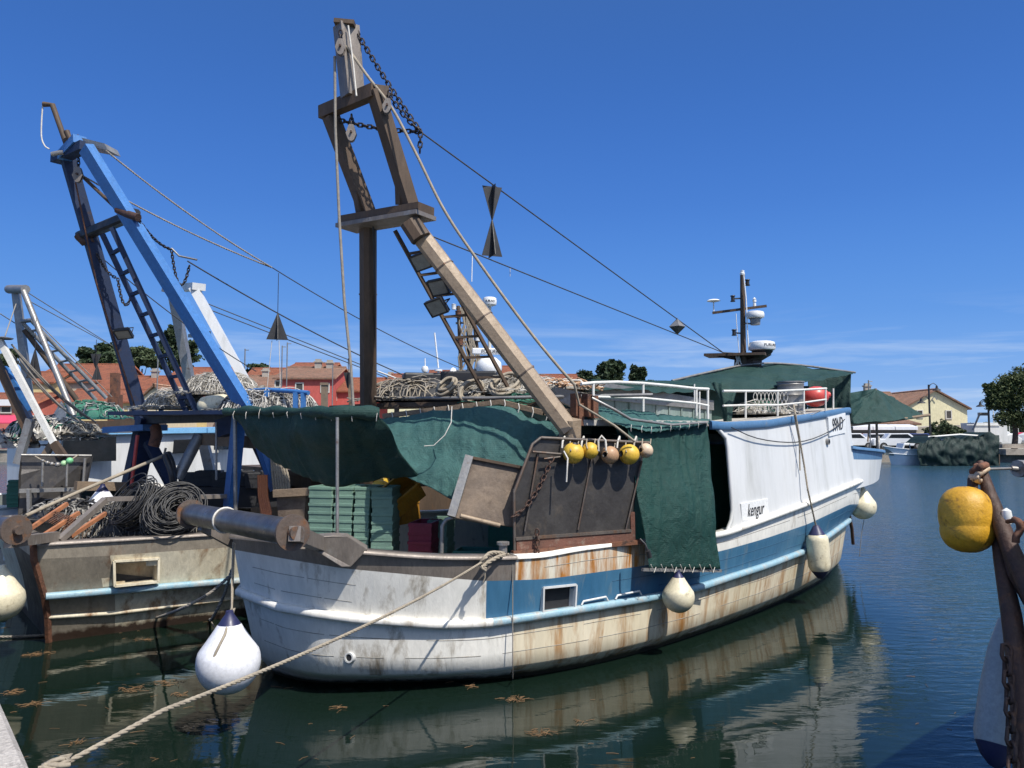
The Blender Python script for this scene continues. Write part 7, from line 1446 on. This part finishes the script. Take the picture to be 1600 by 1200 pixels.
# ================================================================== RIGHT FOREGROUND: rusty anchor gear of the next boat
ab = root('bow_gear', P(1600, 1000, 3.9), 'rusty iron stem bar with chain at the right edge, part of the next boat', 'bow gear')
mb = MB(); mb.tube([P(1531, 722, 4.45), P(1545, 770, 4.35), P(1580, 860, 4.1), P(1610, 925, 3.95), P(1640, 990, 3.8)], [.022, .037, .046, .05, .05], 10); obj('stem_bar', mb, M['rustdark'], ab)
mb = MB(); mb.tube([P(1549, 800, 4.4), P(1563, 870, 4.2), P(1580, 960, 4.0), P(1596, 1080, 3.8), P(1604, 1230, 3.6)], [.012, .036, .048, .052, .052], 10); obj('stem_bar', mb, M['rustdark'], ab)
mb = MB(); mb.prism([P(1550, 790, 4.36), P(1562, 800, 4.33), P(1600, 880, 4.1), P(1612, 960, 3.95), P(1580, 900, 4.05)], (0, .03, 0)); obj('gusset_plate', mb, M['rustdark'], ab)
mb = MB(); mb.chain([P(1572, 1010, 3.8), P(1578, 1090, 3.7), P(1583, 1210, 3.6)], .085, .05, .01); obj('chain', mb, M['rustdark'], ab)
mb = MB(); mb.tube(catmull([P(1585, 812, 4.0), P(1592, 816, 3.95), P(1594, 828, 3.95), P(1588, 838, 3.95), P(1587, 848, 3.95)], 14), .018, 8); mb.tube([P(1574, 815, 4.1), P(1587, 813, 4.0), P(1600, 818, 3.95)], .012, 6); obj('hook', mb, M['rust'], ab)
mb = MB(); mb.lathe(P(1573, 808, 4.2), [(.001, -.05), (.022, -.035), (.028, 0), (.022, .035), (.001, .05)], 14); obj('small_float', mb, M['whiteplastic'], ab)
for k, (a_, b_, r_) in enumerate((((1520, 738), (1540, 727), .022), ((1518, 752), (1542, 732), .02), ((1526, 728), (1534, 745), .018), ((1519, 745), (1530, 752), .022))): mb = MB(); mb.tube([P(*a_, 4.4), P((a_[0] + b_[0]) / 2, (a_[1] + b_[1]) / 2 - 2, 4.33), P(*b_, 4.4)], r_, 8); obj('shackle', mb, M['rust'] if k % 2 == 0 else M['palefloat'], ab)
mb = MB(); mb.tube([P(1520, 748, 4.4), P(1519, 772, 4.38), P(1516, 788, 4.36)], .028, 8); obj('shackle', mb, M['rustdark'], ab)
by = P(1510, 812, 4.35); k_ = by.y / 1200; mb = MB(); prf = [(.001, -50), (10, -49.5), (18, -47), (26, -42.5), (31.5, -37), (35.5, -29.5), (37.6, -22), (38, -15), (37.2, -11), (37.2, -9), (38.2, -5), (38.8, 2), (38.6, 12), (37.4, 21), (34.8, 30), (30.5, 38), (24, 44.5), (16, 48.8), (8, 50.8), (.001, 51)]
mb.lathe(by, [(max(.001, a * k_), b * k_) for a, b in prf], 40, (.03, .12, 1)); obj('mooring_buoy', mb, M['oldyellow'], None, 'big weathered yellow buoy shackled to the rusty bar on the right', 'buoy')
mb = MB(); mb.tube([P(1541, 733, 4.4), P(1580, 732, 4.5)], .008, 6); mb.tube([P(1580, 732, 4.5), P(1592, 733, 4.5)], .016, 8); mb.tube([P(1590, 732, 4.5), P(1640, 733, 4.6)], .05, 10); obj('mooring_tackle', mb, M['galv'], None, 'grey turnbuckle and padded line beside the top of the rusty bar', 'mooring tackle')
ff = root('fender', P(1565, 1190, 4.0), 'long grey fender hanging in the shade beside the rusty bar', 'fender', 'fenders beside the next boat'); top_ = P(1577, 960, 4.25); bot_ = P(1558, 1165, 4.05); axf = (top_ - bot_).normalized(); Lf = (top_ - bot_).length
mb = MB(); mb.lathe(bot_, [(.10, 0), (.112, .05), (.105, Lf * .4), (.085, Lf * .7), (.05, Lf * .95), (.001, Lf)], 24, axf); obj('fender_body', mb, M['fgrey'] if 'fgrey' in M else pm('grey_fender_vinyl', (.34, .36, .36), (.27, .29, .29), 5, .5, bump=.2), ff)
mb = MB(); mb.lathe(bot_, [(.10, 0), (.07, -.06), (.03, -.1), (.001, -.11)], 24, axf); obj('fender_end', mb, M['navy'], ff)
# hull of that boat stands just outside the picture and shades its bow gear
BN = Frame(3.05 + 7.8, 3.3 + 4.4, 209.4); bn = root('fishing_boat', V((6.9, 5.4, 0)), 'boat beyond the right edge whose bow carries the rusty bar', 'fishing boat', GB)
simple_hull(BN, 8.6, 1.4, 1.2, 2.2, [M['white'], M['rust'], M['capsteel']], bn, sheer=.75)
mb = MB(); mb.tube([P(1640, 990, 3.8), V((3.6, 3.2, 1.2))], .07, 10); obj('stem_root', mb, M['rustdark'], ab)
# ================================================================== floating debris
M['needles'] = pm('floating_pine_needles', (.15, .08, .035), (.22, .13, .06), 20, .8)
rnd = random.Random(12)
def tuft(px, py, w, n, label):
    c = PZ(px, py, .004); s = w / 1200 * c.y; mb = MB()
    for k in range(int(n * .65)):
        a = rnd.uniform(0, 6.28); r_ = rnd.random() ** 1.0 * s * .55; p = c + V((math.cos(a) * r_, math.sin(a) * r_ * .9, 0)); b_ = rnd.uniform(0, 6.28); L = rnd.uniform(.04, .1); d = V((math.cos(b_), math.sin(b_), rnd.uniform(-.04, .1))) * L; mb.tube([p, p + d * .5 + V((0, 0, .004)), p + d], .0022, 3, cap=False)
    obj('floating_seaweed', mb, M['needles'], None, label, 'debris', 'tufts of debris floating on the water')
for px, py, w, n, lb in ((806, 1093, 34, 60, 'brown tuft floating at the foot of the thin hanging line'), (845, 1145, 36, 50, 'brown tuft floating below the one at the hanging line'), (60, 1022, 34, 60, 'brown tuft floating under the left boat corner post'), (18, 1082, 26, 40, 'brown tuft floating beside the quay edge, upper one'), (48, 1100, 28, 40, 'brown tuft floating beside the quay edge, lower one'), (205, 1077, 34, 50, 'brown tuft floating left of the big white fender'), (265, 1067, 40, 45, 'long brown tuft near the left side of the white fender'), (280, 1085, 22, 30, 'small brown tuft near the mooring rope and fender'), (225, 1000, 24, 30, 'small brown tuft beside the slack grey rope'), (735, 1072, 16, 22, 'tiny brown tuft below the stern white side'), (118, 1160, 30, 24, 'sparse tuft of needles beside the knot of the mooring rope'), (530, 1105, 30, 16, 'sparse needles floating below the stern'), (905, 1128, 24, 14, 'sparse needles floating below the blue band')): tuft(px, py, w, n, lb)
mb = MB()
for k in range(110):
    px, py = rnd.uniform(20, 1560), rnd.uniform(960, 1200)
    if rnd.random() < .5: px = rnd.uniform(0, 700)
    c = PZ(px, py, .003); b_ = rnd.gauss(.3, .5); L = rnd.uniform(.02, .12); d = V((math.cos(b_), math.sin(b_), 0)) * L; mb.tube([c, c + d * .5 + V((rnd.uniform(-.01, .01), rnd.uniform(-.01, .01), .002)), c + d], rnd.uniform(.0012, .0025), 3, cap=False)
obj('drifting_needles', mb, M['needles'], None, 'thin scattered pine needles and straws drifting on the water', 'debris', kind='stuff')
